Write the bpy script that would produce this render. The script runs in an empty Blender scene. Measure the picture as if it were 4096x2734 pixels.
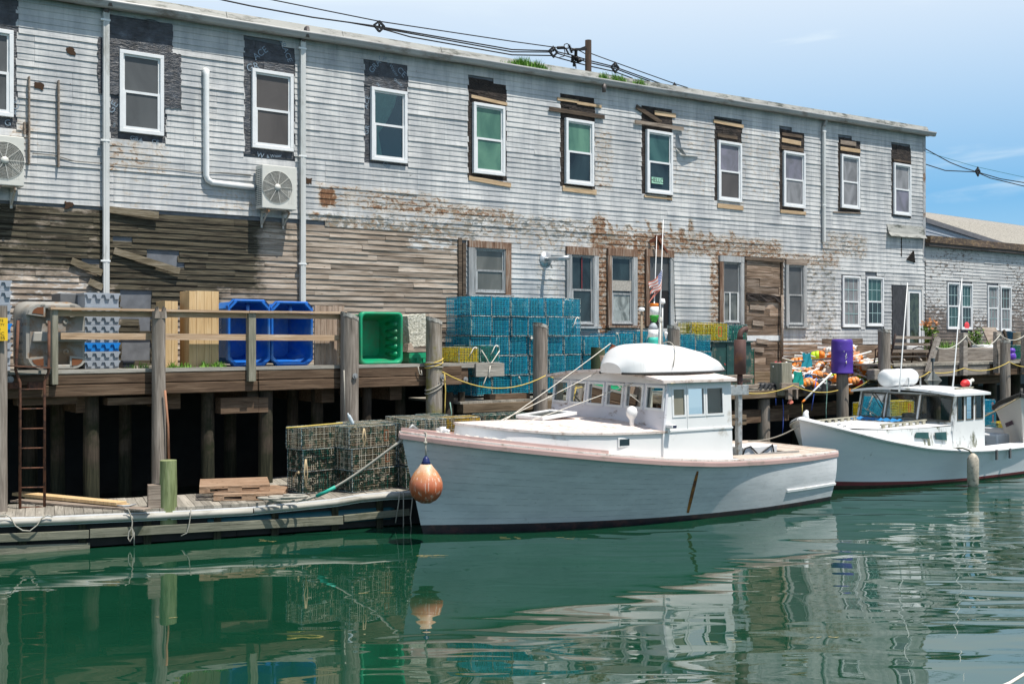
import bpy, math, random
from math import sin, cos, pi, radians, sqrt
from mathutils import Vector, Matrix, noise as mnoise
random.seed(7)
R = random.random
def U(a, b): return a + (b - a) * R()
SC = bpy.context.scene
COL = SC.collection
# ------------------------------------------------------------------ measuring frames
CAMH, FL, CX, HY = 3.45, 4359.0, 2048.0, 1343.0
class Fr:
    """a horizontal frame standing somewhere in the harbour: local x runs along, local y away from the water"""
    def __init__(s, ox, oy, deg):
        s.o = (ox, oy); s.d = deg; s.r = radians(deg)
        s.a = (cos(s.r), sin(s.r)); s.b = (-sin(s.r), cos(s.r))
    def world(s, p):
        return Vector((s.o[0] + s.a[0]*p[0] + s.b[0]*p[1], s.o[1] + s.a[1]*p[0] + s.b[1]*p[1], p[2]))
    def local(s, p):
        x, y = p[0]-s.o[0], p[1]-s.o[1]
        return Vector((x*s.a[0]+y*s.a[1], x*s.b[0]+y*s.b[1], p[2]))
    def Y(s, px, py, y):
        dx = (px-CX)/FL
        x = (dx*(s.o[1]+s.b[1]*y) - s.o[0]-s.b[0]*y) / (s.a[0]-s.a[1]*dx)
        D = s.o[1]+s.a[1]*x+s.b[1]*y
        return Vector((x, y, CAMH+(HY-py)/FL*D))
    def X(s, px, py, x):
        dx = (px-CX)/FL
        y = (s.o[0]+s.a[0]*x-dx*(s.o[1]+s.a[1]*x))/(dx*s.b[1]-s.b[0])
        D = s.o[1]+s.a[1]*x+s.b[1]*y
        return Vector((x, y, CAMH+(HY-py)/FL*D))
    def Z(s, px, py, z):
        D = (CAMH-z)*FL/(py-HY)
        return s.local(((px-CX)/FL*D, D, z))
GW = Fr(0, 0, 0)
W = Fr(-7.447, 21.8, 36.87)
B1 = Fr(-1.56, 18.99, 33.7)
B2 = Fr(6.65, 24.49, 36.9)
DK = Fr(-8.1, 17.2, 23.2)
# ------------------------------------------------------------------ materials
class NT:
    def __init__(s, name):
        s.m = bpy.data.materials.new(name); s.m.use_nodes = True
        s.t = s.m.node_tree; s.n = s.t.nodes; s.l = s.t.links
        s.bs = s.n['Principled BSDF']; s.out = s.n['Material Output']
    def add(s, t): return s.n.new(t)
    def put(s, sock, v):
        if v is None: return
        if isinstance(v, bpy.types.NodeSocket): s.l.new(v, sock)
        else:
            if sock.type == 'RGBA' and isinstance(v, (int, float)): v = (v, v, v, 1)
            elif sock.type == 'RGBA' and len(v) == 3: v = (*v, 1)
            sock.default_value = v
    def obj(s): return s.add('ShaderNodeTexCoord').outputs['Object']
    def pos(s): return s.add('ShaderNodeNewGeometry').outputs['Position']
    def island(s): return s.add('ShaderNodeNewGeometry').outputs['Random Per Island']
    def orand(s): return s.add('ShaderNodeObjectInfo').outputs['Random']
    def attr(s, n, o='Color'):
        a = s.add('ShaderNodeAttribute'); a.attribute_name = n; return a.outputs[o]
    def sep(s, v):
        q = s.add('ShaderNodeSeparateXYZ'); s.put(q.inputs[0], v); return q.outputs
    def map(s, v, sc=(1,1,1), loc=(0,0,0), rot=(0,0,0)):
        m = s.add('ShaderNodeMapping'); s.put(m.inputs['Vector'], v)
        s.put(m.inputs['Scale'], sc); s.put(m.inputs['Location'], loc); s.put(m.inputs['Rotation'], rot)
        return m.outputs[0]
    def noise(s, v, scale=5, det=4, rough=.55, dist=0):
        n = s.add('ShaderNodeTexNoise'); s.put(n.inputs['Vector'], v)
        n.inputs['Scale'].default_value = scale; n.inputs['Detail'].default_value = det
        n.inputs['Roughness'].default_value = rough; n.inputs['Distortion'].default_value = dist
        return n.outputs['Fac']
    def vor(s, v, scale=5, f='F1', o='Distance'):
        n = s.add('ShaderNodeTexVoronoi'); s.put(n.inputs['Vector'], v); n.feature = f
        n.inputs['Scale'].default_value = scale; return n.outputs[o]
    def ramp(s, f, stops, interp='LINEAR'):
        r = s.add('ShaderNodeValToRGB'); s.put(r.inputs[0], f); cr = r.color_ramp; cr.interpolation = interp
        while len(cr.elements) < len(stops): cr.elements.new(.5)
        for e, (p, c) in zip(cr.elements, stops):
            e.position = p; e.color = (c, c, c, 1) if isinstance(c, (int, float)) else (*c[:3], 1)
        return r.outputs[0]
    def mr(s, v, a, b, c=0, d=1, smooth=False):
        m = s.add('ShaderNodeMapRange'); m.interpolation_type = 'SMOOTHSTEP' if smooth else 'LINEAR'
        for k, x in zip((0,1,2,3,4), (v,a,b,c,d)): s.put(m.inputs[k], x)
        return m.outputs[0]
    def mix(s, f, a, b, mode='MIX'):
        m = s.add('ShaderNodeMix'); m.data_type = 'RGBA'; m.blend_type = mode
        s.put(m.inputs[0], f); s.put(m.inputs[6], a); s.put(m.inputs[7], b); return m.outputs[2]
    def ma(s, op, a, b=0., c=None, cl=False):
        m = s.add('ShaderNodeMath'); m.operation = op; m.use_clamp = cl
        s.put(m.inputs[0], a); s.put(m.inputs[1], b)
        if c is not None: s.put(m.inputs[2], c)
        return m.outputs[0]
    def vadd(s, a, b):
        m = s.add('ShaderNodeVectorMath'); s.put(m.inputs[0], a); s.put(m.inputs[1], b); return m.outputs[0]
    def comb(s, x=0., y=0., z=0.):
        m = s.add('ShaderNodeCombineXYZ')
        for i, v in enumerate((x, y, z)): s.put(m.inputs[i], v)
        return m.outputs[0]
    def bump(s, h, st=.3, dist=.02):
        b = s.add('ShaderNodeBump'); s.put(b.inputs['Height'], h)
        b.inputs['Strength'].default_value = st; b.inputs['Distance'].default_value = dist
        s.l.new(b.outputs[0], s.bs.inputs['Normal'])
    def fin(s, col=None, rough=.6, metal=0., spec=.5):
        s.put(s.bs.inputs['Base Color'], col); s.put(s.bs.inputs['Roughness'], rough)
        s.put(s.bs.inputs['Metallic'], metal); s.put(s.bs.inputs['Specular IOR Level'], spec)
        return s.m
MC = {}
def var(c, k): return tuple(min(1, max(0, x*k)) for x in c)
def plain(name, c, rough=.5, metal=0., amt=.18, scale=6, spec=.4, dirt=None, dirta=.0, bump=0., st=(1,1,1), objvar=0.):
    """colour with mottling, optional grime blotches"""
    if name in MC: return MC[name]
    t = NT(name); v = t.map(t.obj(), st)
    n = t.noise(v, scale, 5, .6)
    col = t.ramp(n, [(.3, var(c, 1-amt)), (.7, var(c, 1+amt))])
    if dirt:
        m = t.noise(t.vadd(v, (3.1, 7.7, 1.3)), scale*.7, 7, .68)
        f = t.mr(m, .62-dirta*.3, .72-dirta*.25)
        col = t.mix(f, col, dirt)
    if objvar:
        k = t.mr(t.orand(), 0, 1, 1-objvar, 1+objvar)
        col = t.mix(1., col, k, 'MULTIPLY')
    if bump: t.bump(t.noise(v, scale*4, 5, .65), bump, .01)
    r = t.mr(n, .3, .7, max(0, rough-.08), min(1, rough+.1))
    MC[name] = t.fin(col, r, metal, spec); return MC[name]
def wood(name, c1, c2, c3=None, axis=0, rough=.85, sc=1., moss=0., island=.25, bump=.5, mossc=(.05,.055,.02), tide=False):
    """weathered timber: grain stretched along an axis"""
    if name in MC: return MC[name]
    t = NT(name); o = t.obj()
    rnd = t.island()
    off = t.comb(t.ma('MULTIPLY', rnd, 37.), t.ma('MULTIPLY', rnd, 91.), t.ma('MULTIPLY', rnd, 53.))
    v = t.vadd(o, off)
    s3 = [14*sc]*3; s3[axis] = .9*sc
    g = t.noise(t.map(v, tuple(s3)), 1.6, 8, .62, .8)
    s4 = [2.2*sc]*3; s4[axis] = .7*sc
    b = t.noise(t.map(v, tuple(s4)), 1., 6, .62)
    f = t.ma('MULTIPLY_ADD', g, .65, t.ma('MULTIPLY', b, .35))
    stops = [(.33, c1), (.5, c2), (.66, c3 or var(c2, 1.35))]
    col = t.ramp(f, stops)
    k = t.mr(rnd, 0, 1, 1-island, 1+island)
    col = t.mix(1., col, k, 'MULTIPLY')
    crack = t.noise(t.map(v, tuple(x*2.3 if i != axis else x*.7 for i, x in enumerate(s3))), 2.2, 3, .5)
    cm = t.mr(crack, .66, .7)
    col = t.mix(cm, col, var(c1, .3))
    if moss:
        mm = t.mr(t.noise(v, 1.3*sc, 7, .7), .6-moss*.3, .75-moss*.3)
        col = t.mix(mm, col, mossc)
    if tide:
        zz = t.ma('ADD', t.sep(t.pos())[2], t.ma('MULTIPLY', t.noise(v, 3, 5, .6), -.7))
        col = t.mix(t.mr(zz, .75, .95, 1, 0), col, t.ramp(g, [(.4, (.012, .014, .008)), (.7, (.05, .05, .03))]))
    t.bump(t.ma('SUBTRACT', g, cm), bump, .02)
    MC[name] = t.fin(col, rough, 0, .25); return MC[name]
# ------------------------------------------------------------------ mesh builder
class MB:
    def __init__(s): s.v = []; s.f = []; s.mi = []; s.w = None; s.cm = 0
    def quad(s, a, b, c, d):
        i = len(s.v); s.v += [Vector(p) for p in (a, b, c, d)]; s.f.append((i, i+1, i+2, i+3)); s.mi.append(s.cm); return s
    def poly(s, pts):
        i = len(s.v); s.v += [Vector(p) for p in pts]; s.f.append(tuple(range(i, i+len(pts)))); s.mi.append(s.cm); return s
    def hexa(s, p):
        """p: 8 points, bottom 4 ccw then top 4"""
        i = len(s.v); s.v += [Vector(q) for q in p]
        for f in ((3,2,1,0),(4,5,6,7),(0,1,5,4),(1,2,6,5),(2,3,7,6),(3,0,4,7)):
            s.f.append(tuple(i+k for k in f)); s.mi.append(s.cm)
        return s
    def box(s, x0, x1, y0, y1, z0, z1, tp=0., j=0.):
        """tp tapers the top inward, j jitters the corners"""
        q = [(x0,y0,z0),(x1,y0,z0),(x1,y1,z0),(x0,y1,z0),(x0+tp,y0+tp,z1),(x1-tp,y0+tp,z1),(x1-tp,y1-tp,z1),(x0+tp,y1-tp,z1)]
        if j: q = [tuple(c+U(-j, j) for c in p) for p in q]
        return s.hexa(q)
    def beam(s, a, b, w, h, up=(0,0,1)):
        """bar of section w (sideways) x h from a to b"""
        a, b = Vector(a), Vector(b); d = (b-a).normalized(); up = Vector(up)
        if abs(d.dot(up)) > .98: up = Vector((0,1,0))
        sd = d.cross(up).normalized()*w/2; u = sd.cross(d).normalized()*h/2
        return s.hexa([a-sd-u, a+sd-u, b+sd-u, b-sd-u, a-sd+u, a+sd+u, b+sd+u, b-sd+u])
    def tube(s, pts, r, n=6, cap=True):
        pts = [Vector(p) for p in pts]; rs = r if isinstance(r, (list, tuple)) else [r]*len(pts)
        i0 = len(s.v); pu = None
        for k, p in enumerate(pts):
            d = (pts[min(k+1, len(pts)-1)]-pts[max(k-1, 0)])
            if d.length < 1e-9: d = Vector((0,0,1))
            d.normalize()
            if pu is None:
                u = d.orthogonal().normalized()
            else:
                u = pu-d*pu.dot(d)
                u = u.normalized() if u.length > 1e-6 else d.orthogonal().normalized()
            pu = u; w = d.cross(u)
            for q in range(n):
                an = 2*pi*q/n; s.v.append(p+(u*cos(an)+w*sin(an))*rs[k])
        for k in range(len(pts)-1):
            for q in range(n):
                a = i0+k*n+q; b = i0+k*n+(q+1) % n
                s.f.append((a, b, b+n, a+n)); s.mi.append(s.cm)
        if cap:
            s.f.append(tuple(i0+q for q in reversed(range(n)))); s.mi.append(s.cm)
            e = i0+(len(pts)-1)*n; s.f.append(tuple(e+q for q in range(n))); s.mi.append(s.cm)
        return s
    def lathe(s, prof, c=(0,0,0), n=20, ax=(0,0,1), wob=0.):
        """prof: list of (r, h) along axis ax from c"""
        ax = Vector(ax).normalized(); u = ax.orthogonal().normalized(); w = ax.cross(u); c = Vector(c)
        i0 = len(s.v)
        ph = U(0, 6)
        for r, h in prof:
            for q in range(n):
                an = 2*pi*q/n; rr = r*(1+wob*sin(3*an+ph)+wob*.6*sin(5*an+h*3))
                s.v.append(c+ax*h+(u*cos(an)+w*sin(an))*rr)
        for k in range(len(prof)-1):
            for q in range(n):
                a = i0+k*n+q; b = i0+k*n+(q+1) % n
                s.f.append((a, b, b+n, a+n)); s.mi.append(s.cm)
        s.f.append(tuple(i0+q for q in reversed(range(n)))); s.mi.append(s.cm)
        e = i0+(len(prof)-1)*n; s.f.append(tuple(e+q for q in range(n))); s.mi.append(s.cm)
        return s
    def prism(s, poly, vec):
        """extrude polygon (3D points) by vec"""
        p = [Vector(q) for q in poly]; v = Vector(vec); n = len(p); i = len(s.v)
        s.v += p+[q+v for q in p]
        s.f.append(tuple(i+k for k in range(n))); s.f.append(tuple(i+n+k for k in reversed(range(n))))
        s.mi += [s.cm]*2
        for k in range(n):
            a = i+k; b = i+(k+1) % n; s.f.append((b, a, a+n, b+n)); s.mi.append(s.cm)
        return s
    def grid(s, rows, close=False):
        """rows of equal length lists of points"""
        i = len(s.v); m = len(rows[0])
        for r in rows: s.v += [Vector(p) for p in r]
        for k in range(len(rows)-1):
            for q in range(m-1 if not close else m):
                a = i+k*m+q; b = i+k*m+(q+1) % m
                s.f.append((a, b, b+m, a+m)); s.mi.append(s.cm)
        return s
    def xf(s, M, i0=0):
        for k in range(i0, len(s.v)): s.v[k] = M @ s.v[k]
        return s
    def build(s, name, mats, parent=None, smooth=False, frame=None, base=None, bevel=0., attrs=None, fixn=True):
        bx = Vector(BASE[parent.name]) if parent is not None else Vector(base or (0,0,0))
        me = bpy.data.meshes.new(name)
        me.from_pydata([tuple(p-bx) for p in s.v], [], s.f)
        if not isinstance(mats, (list, tuple)): mats = [mats]
        for m in mats: me.materials.append(m)
        me.polygons.foreach_set('material_index', s.mi)
        if fixn:
            import bmesh
            bm = bmesh.new(); bm.from_mesh(me); bmesh.ops.recalc_face_normals(bm, faces=bm.faces); bm.to_mesh(me); bm.free()
        if smooth: me.polygons.foreach_set('use_smooth', [True]*len(s.f))
        if attrs:
            for an, vals in attrs.items():
                at = me.attributes.new(an, 'FLOAT_COLOR', 'POINT')
                fl = []
                for q in vals: fl += [q[0], q[1], q[2], 1.]
                at.data.foreach_set('color', fl)
        o = bpy.data.objects.new(name, me); COL.objects.link(o)
        if parent is not None: o.parent = parent; BASE[o.name] = tuple(bx); 
        else:
            fr = frame or GW; o.location = fr.world(bx); o.rotation_euler = (0, 0, fr.r); BASE[o.name] = tuple(bx)
        if smooth == 'auto' or bevel:
            pass
        if bevel:
            b = o.modifiers.new('bevel', 'BEVEL'); b.width = bevel; b.segments = 2; b.limit_method = 'ANGLE'; b.angle_limit = radians(40)
        return o
BASE = {}
def tag(o, label, cat=None, group=None, kind=None):
    if label: o['label'] = label
    if cat: o['category'] = cat
    if group: o['group'] = group
    if kind: o['kind'] = kind
    return o
def thing(name, label, cat, frame=GW, base=(0,0,0), group=None):
    o = bpy.data.objects.new(name, None); COL.objects.link(o); o.empty_display_size = .2
    o.location = frame.world(base); o.rotation_euler = (0, 0, frame.r)
    BASE[o.name] = tuple(base)
    return tag(o, label, cat, group)
def copy_tree(o, parent=None, mats=None):
    c = o.copy(); COL.objects.link(c); BASE[c.name] = BASE.get(o.name, (0,0,0))
    if parent is not None: c.parent = parent
    for ch in list(o.children):
        copy_tree(ch, c)
    return c
def arc(a, b, sag, n=12):
    a, b = Vector(a), Vector(b)
    return [a.lerp(b, k/n)+Vector((0,0,-sag*4*(k/n)*(1-k/n))) for k in range(n+1)]
def rope(name, label, cat, pts, r, m, frame=GW, group=None, n=6):
    mb = MB().tube(pts, r, n); b = pts[0]
    o = mb.build(name, m, None, True, frame, tuple(b)); return tag(o, label, cat, group)
_font = None
def text_mesh(name, s, size, m, parent, origin, xdir, updir, thick=.001, align='CENTER', sx=1.):
    """letters as real thin meshes lying in the plane of xdir / updir (frame coordinates)"""
    cu = bpy.data.curves.new(name, 'FONT'); cu.body = s; cu.size = size; cu.align_x = align; cu.align_y = 'CENTER'; cu.extrude = thick
    to = bpy.data.objects.new('tmp_text', cu); COL.objects.link(to)
    dg = bpy.context.evaluated_depsgraph_get()
    me = bpy.data.meshes.new_from_object(to.evaluated_get(dg)); bpy.data.objects.remove(to)
    x = Vector(xdir).normalized(); u = Vector(updir).normalized(); nrm = x.cross(u)
    M = Matrix((( x[0]*sx, u[0], nrm[0], 0), (x[1]*sx, u[1], nrm[1], 0), (x[2]*sx, u[2], nrm[2], 0), (0,0,0,1)))
    bx = Vector(BASE[parent.name]); M.translation = Vector(origin)-bx
    me.transform(M); me.materials.clear(); me.materials.append(m); me.name = name
    o = bpy.data.objects.new(name, me); COL.objects.link(o); o.parent = parent; BASE[o.name] = tuple(bx)
    return o
# ------------------------------------------------------------------ camera, sky, sun
cam = bpy.data.cameras.new('camera'); co = bpy.data.objects.new('camera', cam); COL.objects.link(co)
co.location = (0, 0, CAMH); co.rotation_euler = (radians(90), 0, 0)
cam.sensor_width = 36; cam.lens = FL/4096*36; cam.shift_y = -(1367-HY)/4096; cam.clip_end = 3000; cam.clip_start = .1
SC.camera = co
SUN_EL = 66.; SUN_H = Vector((.88, -.59)).normalized()
sd = Vector((SUN_H.x*cos(radians(SUN_EL)), SUN_H.y*cos(radians(SUN_EL)), sin(radians(SUN_EL))))
sl = bpy.data.lights.new('sun', 'SUN'); sl.energy = 5.; sl.angle = radians(.53); sl.color = (1., .94, .85)
so = bpy.data.objects.new('sun', sl); COL.objects.link(so); so.rotation_euler = sd.to_track_quat('Z', 'Y').to_euler()
so.location = (0, 0, 30)
wd = bpy.data.worlds.new('World'); SC.world = wd; wd.use_nodes = True
t = wd.node_tree; bg = t.nodes['Background']
sky = t.nodes.new('ShaderNodeTexSky'); sky.sky_type = 'NISHITA'; sky.sun_disc = False
sky.sun_elevation = radians(SUN_EL); sky.sun_rotation = math.atan2(SUN_H.x, SUN_H.y)
sky.air_density = 1.1; sky.dust_density = .3; sky.ozone_density = 1.2
def wn(tp, **k):
    n = t.nodes.new(tp)
    for a, b in k.items(): setattr(n, a, b)
    return n
tc = wn('ShaderNodeTexCoord')
# thin cirrus streaks in the direction of the sky, fading to white haze low down
mp = wn('ShaderNodeMapping'); t.links.new(tc.outputs['Generated'], mp.inputs[0])
mp.inputs['Scale'].default_value = (1.1, 1.1, 7.5); mp.inputs['Rotation'].default_value = (0, radians(-9), radians(14)); mp.inputs['Location'].default_value = (.3, .2, .35)
no = wn('ShaderNodeTexNoise'); t.links.new(mp.outputs[0], no.inputs['Vector']); no.inputs['Scale'].default_value = 3.2; no.inputs['Detail'].default_value = 7; no.inputs['Roughness'].default_value = .52; no.inputs['Distortion'].default_value = .6
cr = wn('ShaderNodeMapRange'); ad = wn('ShaderNodeMath', operation='MULTIPLY_ADD'); sx0 = wn('ShaderNodeSeparateXYZ'); t.links.new(tc.outputs['Generated'], sx0.inputs[0]); t.links.new(sx0.outputs[0], ad.inputs[0]); ad.inputs[1].default_value = -.13; t.links.new(no.outputs['Fac'], ad.inputs[2]); t.links.new(ad.outputs[0], cr.inputs[0]); cr.inputs[1].default_value = .51; cr.inputs[2].default_value = .72; cr.inputs[4].default_value = .65; cr.interpolation_type = 'SMOOTHSTEP'
sx = wn('ShaderNodeSeparateXYZ'); t.links.new(tc.outputs['Generated'], sx.inputs[0])
gr = wn('ShaderNodeValToRGB'); g2 = wn('ShaderNodeMapRange'); t.links.new(sx.outputs[2], g2.inputs[0]); g2.inputs[1].default_value = 0; g2.inputs[2].default_value = .4; t.links.new(g2.outputs[0], gr.inputs[0])
for _e, (_p, _c) in zip([gr.color_ramp.elements[0], gr.color_ramp.elements[1], gr.color_ramp.elements.new(.35)], ((0, (.46, .7, .86)), (.78, (.035, .2, .5)), (.3, (.17, .45, .76)))): _e.position = _p; _e.color = (*_c, 1)
gs = wn('ShaderNodeMix', data_type='RGBA', blend_type='MULTIPLY'); gs.inputs[0].default_value = 1; t.links.new(gr.outputs[0], gs.inputs[6]); gs.inputs[7].default_value = (8, 8, 8, 1)
hz = wn('ShaderNodeMapRange'); t.links.new(sx.outputs[2], hz.inputs[0]); hz.inputs[1].default_value = .32; hz.inputs[2].default_value = .6; hz.inputs[3].default_value = .92; hz.inputs[4].default_value = .0; hz.interpolation_type = 'SMOOTHSTEP'
mx0 = wn('ShaderNodeMix', data_type='RGBA'); t.links.new(hz.outputs[0], mx0.inputs[0]); t.links.new(sky.outputs[0], mx0.inputs[6]); t.links.new(gs.outputs[2], mx0.inputs[7])
mx = wn('ShaderNodeMix', data_type='RGBA'); t.links.new(cr.outputs[0], mx.inputs[0]); t.links.new(mx0.outputs[2], mx.inputs[6]); mx.inputs[7].default_value = (5.8, 6.7, 7.3, 1)
t.links.new(mx.outputs[2], bg.inputs[0]); bg.inputs[1].default_value = .115
SC.view_settings.view_transform = 'Standard'; SC.view_settings.look = 'None'; SC.view_settings.exposure = .28; SC.view_settings.gamma = 1
SC.cycles.max_bounces = 8; SC.cycles.transparent_max_bounces = 24; SC.cycles.caustics_reflective = False; SC.cycles.caustics_refractive = False
SC.cycles.sample_clamp_indirect = 6.
# ------------------------------------------------------------------ harbour water and sea bed
t = NT('harbour_water'); p = t.pos()
r = t.map(p, (.55, 1.0, 1), rot=(0, 0, radians(-12)))
big = t.noise(r, .5, 1, .4, .7)
mid = t.noise(t.map(p, (.32, 1.1, 1), loc=(3, 1, 0), rot=(0, 0, radians(8))), 2.1, 1, .4, .5)
fine = t.noise(t.map(p, (1.2, 2.2, 1)), 9., 3, .5)
calm = t.mr(t.noise(p, .16, 2, .5), .42, .6, .25, 1., True)
sxyz = t.sep(p)
east = t.mr(sxyz[0], -3., 5., .35, 1.5, True)
h = t.ma('ADD', big, t.ma('MULTIPLY', mid, t.ma('MULTIPLY', calm, .55)))
h = t.ma('ADD', h, t.ma('MULTIPLY', fine, .002))
h = t.ma('MULTIPLY', h, east)
t.bump(h, 1., .04)
sc_ = t.noise(p, .35, 4, .6)
col = t.ramp(sc_, [(.3, (.0035, .036, .018)), (.7, (.006, .048, .025))])
t.fin(col, .0, 0, .5); t.bs.inputs['IOR'].default_value = 2.15
t.put(t.bs.inputs['Specular IOR Level'], .5)
M_WATER = t.m
mb = MB(); 
mb.quad((-900, -60, 0), (900, -60, 0), (900, 1500, 0), (-900, 1500, 0))
o = mb.build('water', M_WATER); tag(o, 'calm dark green harbour water mirroring the wharf and the boats', kind='structure')
# sea bed below and the land under the building
mb = MB().box(-950, 950, -70, 1550, -4.2, -4.)
tag(mb.build('seabed', plain('mud', (.03,.035,.025), .9)), 'dark mud bottom of the harbour', kind='structure')
# ------------------------------------------------------------------ materials
M_METAL = None
def siding_mat(name, base, base2, rustc=((.055,.028,.02), (.2,.1,.05)), grime=(.1,.1,.085), under=(.2,.22,.22), streak=.35, island=.06, tidy=1.):
    t = NT(name); o = t.obj(); w = t.sep(t.attr('wear'))
    isl = t.island()
    v1 = t.map(o, (1.6, 1., .5))
    n1 = t.noise(v1, 1.1, 6, .62)
    st = t.noise(t.map(o, (9., 1., .55)), 1.2, 5, .62)
    col = t.mix(t.mr(n1, .4, .6), base, base2)
    col = t.mix(t.ma('MULTIPLY', t.mr(st, .5, .72), streak), col, var(base, .72))
    wsp = t.noise(t.map(o, (16., 1., 5.)), 1.3, 4, .6)
    col = t.mix(t.mr(wsp, .62, .7, 0, .35), col, var(base2, 1.18))
    k = t.mr(t.ma('MULTIPLY_ADD', isl, .4, t.ma('MULTIPLY', t.sep(t.attr('sheet'))[0], .6)), 0, 1, 1-island, 1+island); col = t.mix(1., col, k, 'MULTIPLY')
    # grime
    g = t.noise(t.map(o, (1.8, 1, 3.2), loc=(5, 0, 3)), 2., 7, .68)
    gm = t.mr(t.ma('ADD', t.ma('MULTIPLY', w[1], .62), t.ma('SUBTRACT', g, .5)), .3, .44)
    col = t.mix(gm, col, grime)
    # flaking paint to the grey beneath
    u = t.noise(t.map(o, (2.2, 1, 4.), loc=(1, 0, 9)), 2.3, 9, .76, .7)
    um = t.mr(t.ma('ADD', t.ma('MULTIPLY', w[2], .5), t.ma('SUBTRACT', u, .5)), .24, .27)
    col = t.mix(um, col, t.mix(t.mr(n1, .35, .65), under, var(under, .55)))
    # rust
    rn = t.noise(t.map(o, (2.2, 1, 3.6)), 2.6, 9, .76, .8)
    rr = t.ma('ADD', t.ma('MULTIPLY', w[0], .52), t.ma('SUBTRACT', rn, .5))
    rm = t.mr(rr, .255, .345)
    rc = t.ramp(t.noise(t.map(o, (9, 1, 3)), 2.2, 6, .7), [(.3, rustc[0]), (.55, rustc[1]), (.66, (.33, .24, .16)), (.72, (.48, .46, .42))])
    halo = t.mr(rr, .16, .29, 0, .45)
    col = t.mix(halo, col, (.42, .3, .16))
    col = t.mix(rm, col, rc)
    # small rust spots everywhere
    sp = t.vor(t.map(o, (1, 1, 1)), 3.3); spn = t.noise(o, 30, 3, .6)
    sm = t.mr(t.ma('ADD', sp, t.ma('MULTIPLY', spn, .06)), .055, .075, .85, 0)
    col = t.mix(sm, col, (.12, .06, .03))
    nz = t.noise(t.map(o, (1.5, 1, 9)), 1.4, 3, .5)
    t.bump(t.ma('ADD', nz, t.ma('MULTIPLY', rn, t.mr(w[0], 0, 1, .05, .5))), .4, .03)
    t.fin(col, t.mr(rm, 0, 1, .55, .9), 0, .35); return t.m
M_METAL = siding_mat('painted_metal_siding', (.36, .37, .378), (.53, .53, .52), streak=.5, island=.09)
M_EXT = siding_mat('peeling_board_siding', (.5, .5, .49), (.42, .42, .42), under=(.2, .165, .14), streak=.5, island=.14)
# weathered bare clapboards
t = NT('bare_clapboard'); o = t.obj(); w = t.sep(t.attr('wear')); isl = t.island()
off = t.comb(t.ma('MULTIPLY', isl, 31.), t.ma('MULTIPLY', isl, 11.), t.ma('MULTIPLY', isl, 7.))
v = t.vadd(o, off)
g = t.noise(t.map(v, (.8, 3, 16)), 1.6, 8, .62, .9)
b = t.noise(t.map(v, (.5, 1, 2.2)), 1.5, 5, .6)
col = t.ramp(t.ma('MULTIPLY_ADD', g, .6, t.ma('MULTIPLY', b, .4)), [(.34, (.11, .08, .058)), (.48, (.27, .22, .175)), (.64, (.47, .41, .35))])
col = t.mix(1., col, t.mr(isl, 0, 1, .68, 1.3), 'MULTIPLY')
pn = t.noise(t.map(o, (1.5, 1, 5), loc=(2, 0, 0)), 2., 8, .72)
pm = t.mr(t.ma('ADD', t.ma('MULTIPLY', w[2], .5), t.ma('SUBTRACT', pn, .5)), .27, .33)
col = t.mix(pm, col, (.5, .5, .49))
mn = t.noise(t.map(o, (1.2, 1, 2.6)), 1.5, 8, .7)
mm = t.mr(t.ma('ADD', t.ma('MULTIPLY', w[1], .6), t.ma('SUBTRACT', mn, .5)), .2, .42)
col = t.mix(mm, col, t.ramp(g, [(.4, (.025, .021, .015)), (.62, (.1, .088, .06)), (.75, (.2, .17, .13))]))
kn = t.vor(t.map(v, (1.3, 1, 4.5)), 2.4); col = t.mix(t.mr(kn, .05, .09, .9, 0), col, (.07, .04, .02))
t.bump(g, .55, .02); M_CLAP = t.fin(col, .88, 0, .2)
M_VINYL = plain('white_vinyl', (.72, .73, .735), .35, amt=.05)
M_TAR = None
t = NT('tar_membrane'); o = t.obj(); n = t.noise(o, 5, 6, .6); n2 = t.noise(t.map(o, (2, 1, 6)), 3, 5, .6, 1.)
col = t.ramp(n, [(.35, (.016, .018, .022)), (.62, (.055, .062, .075)), (.72, (.1,.115,.135))]); t.bump(n2, .7, .05); M_TAR = t.fin(col, .42, 0, .5)
t = NT('tar_paper_brown'); o = t.obj(); n = t.noise(o, 4, 7, .65); n2 = t.noise(t.map(o, (2, 1, 6)), 2.2, 5, .6, 1.2)
col = t.ramp(n, [(.35, (.012, .010, .009)), (.6, (.04, .03, .025)), (.74, (.11, .075, .05))]); t.bump(n2, .8, .06); M_TARB = t.fin(col, .75, 0, .3)
M_PLANK = wood('grey_plank', (.12,.095,.075), (.25,.2,.16), (.4,.34,.28))
M_PLANKD = wood('charred_plank', (.03,.024,.02), (.085,.062,.045), (.18,.13,.09))
M_PLANKL = wood('pale_plank', (.3,.2,.12), (.46,.33,.2), (.6,.47,.33))
M_GUT = plain('gutter_metal', (.33, .335, .33), .4, .1, .12, 3, dirt=(.16,.14,.12), dirta=.25, st=(.4,1,1))
M_COPING = plain('coping_metal', (.3, .3, .275), .55, 0, .2, 4, dirt=(.06,.065,.05), dirta=.4, st=(.5,1,2))
M_SOFFIT = plain('soffit_paint', (.3,.3,.3), .7, 0, .25, 3, dirt=(.1,.085,.07), dirta=.5, st=(.3,1,1))
M_BROWNM = plain('brown_metal', (.1,.085,.08), .45, 0, .2)
M_PIPE = plain('downspout_paint', (.55,.56,.545), .4, 0, .08, 3, dirt=(.3,.3,.27), dirta=.3, st=(1,1,.3))
M_PVC = plain('white_pvc', (.74,.75,.74), .35, 0, .05)
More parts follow.
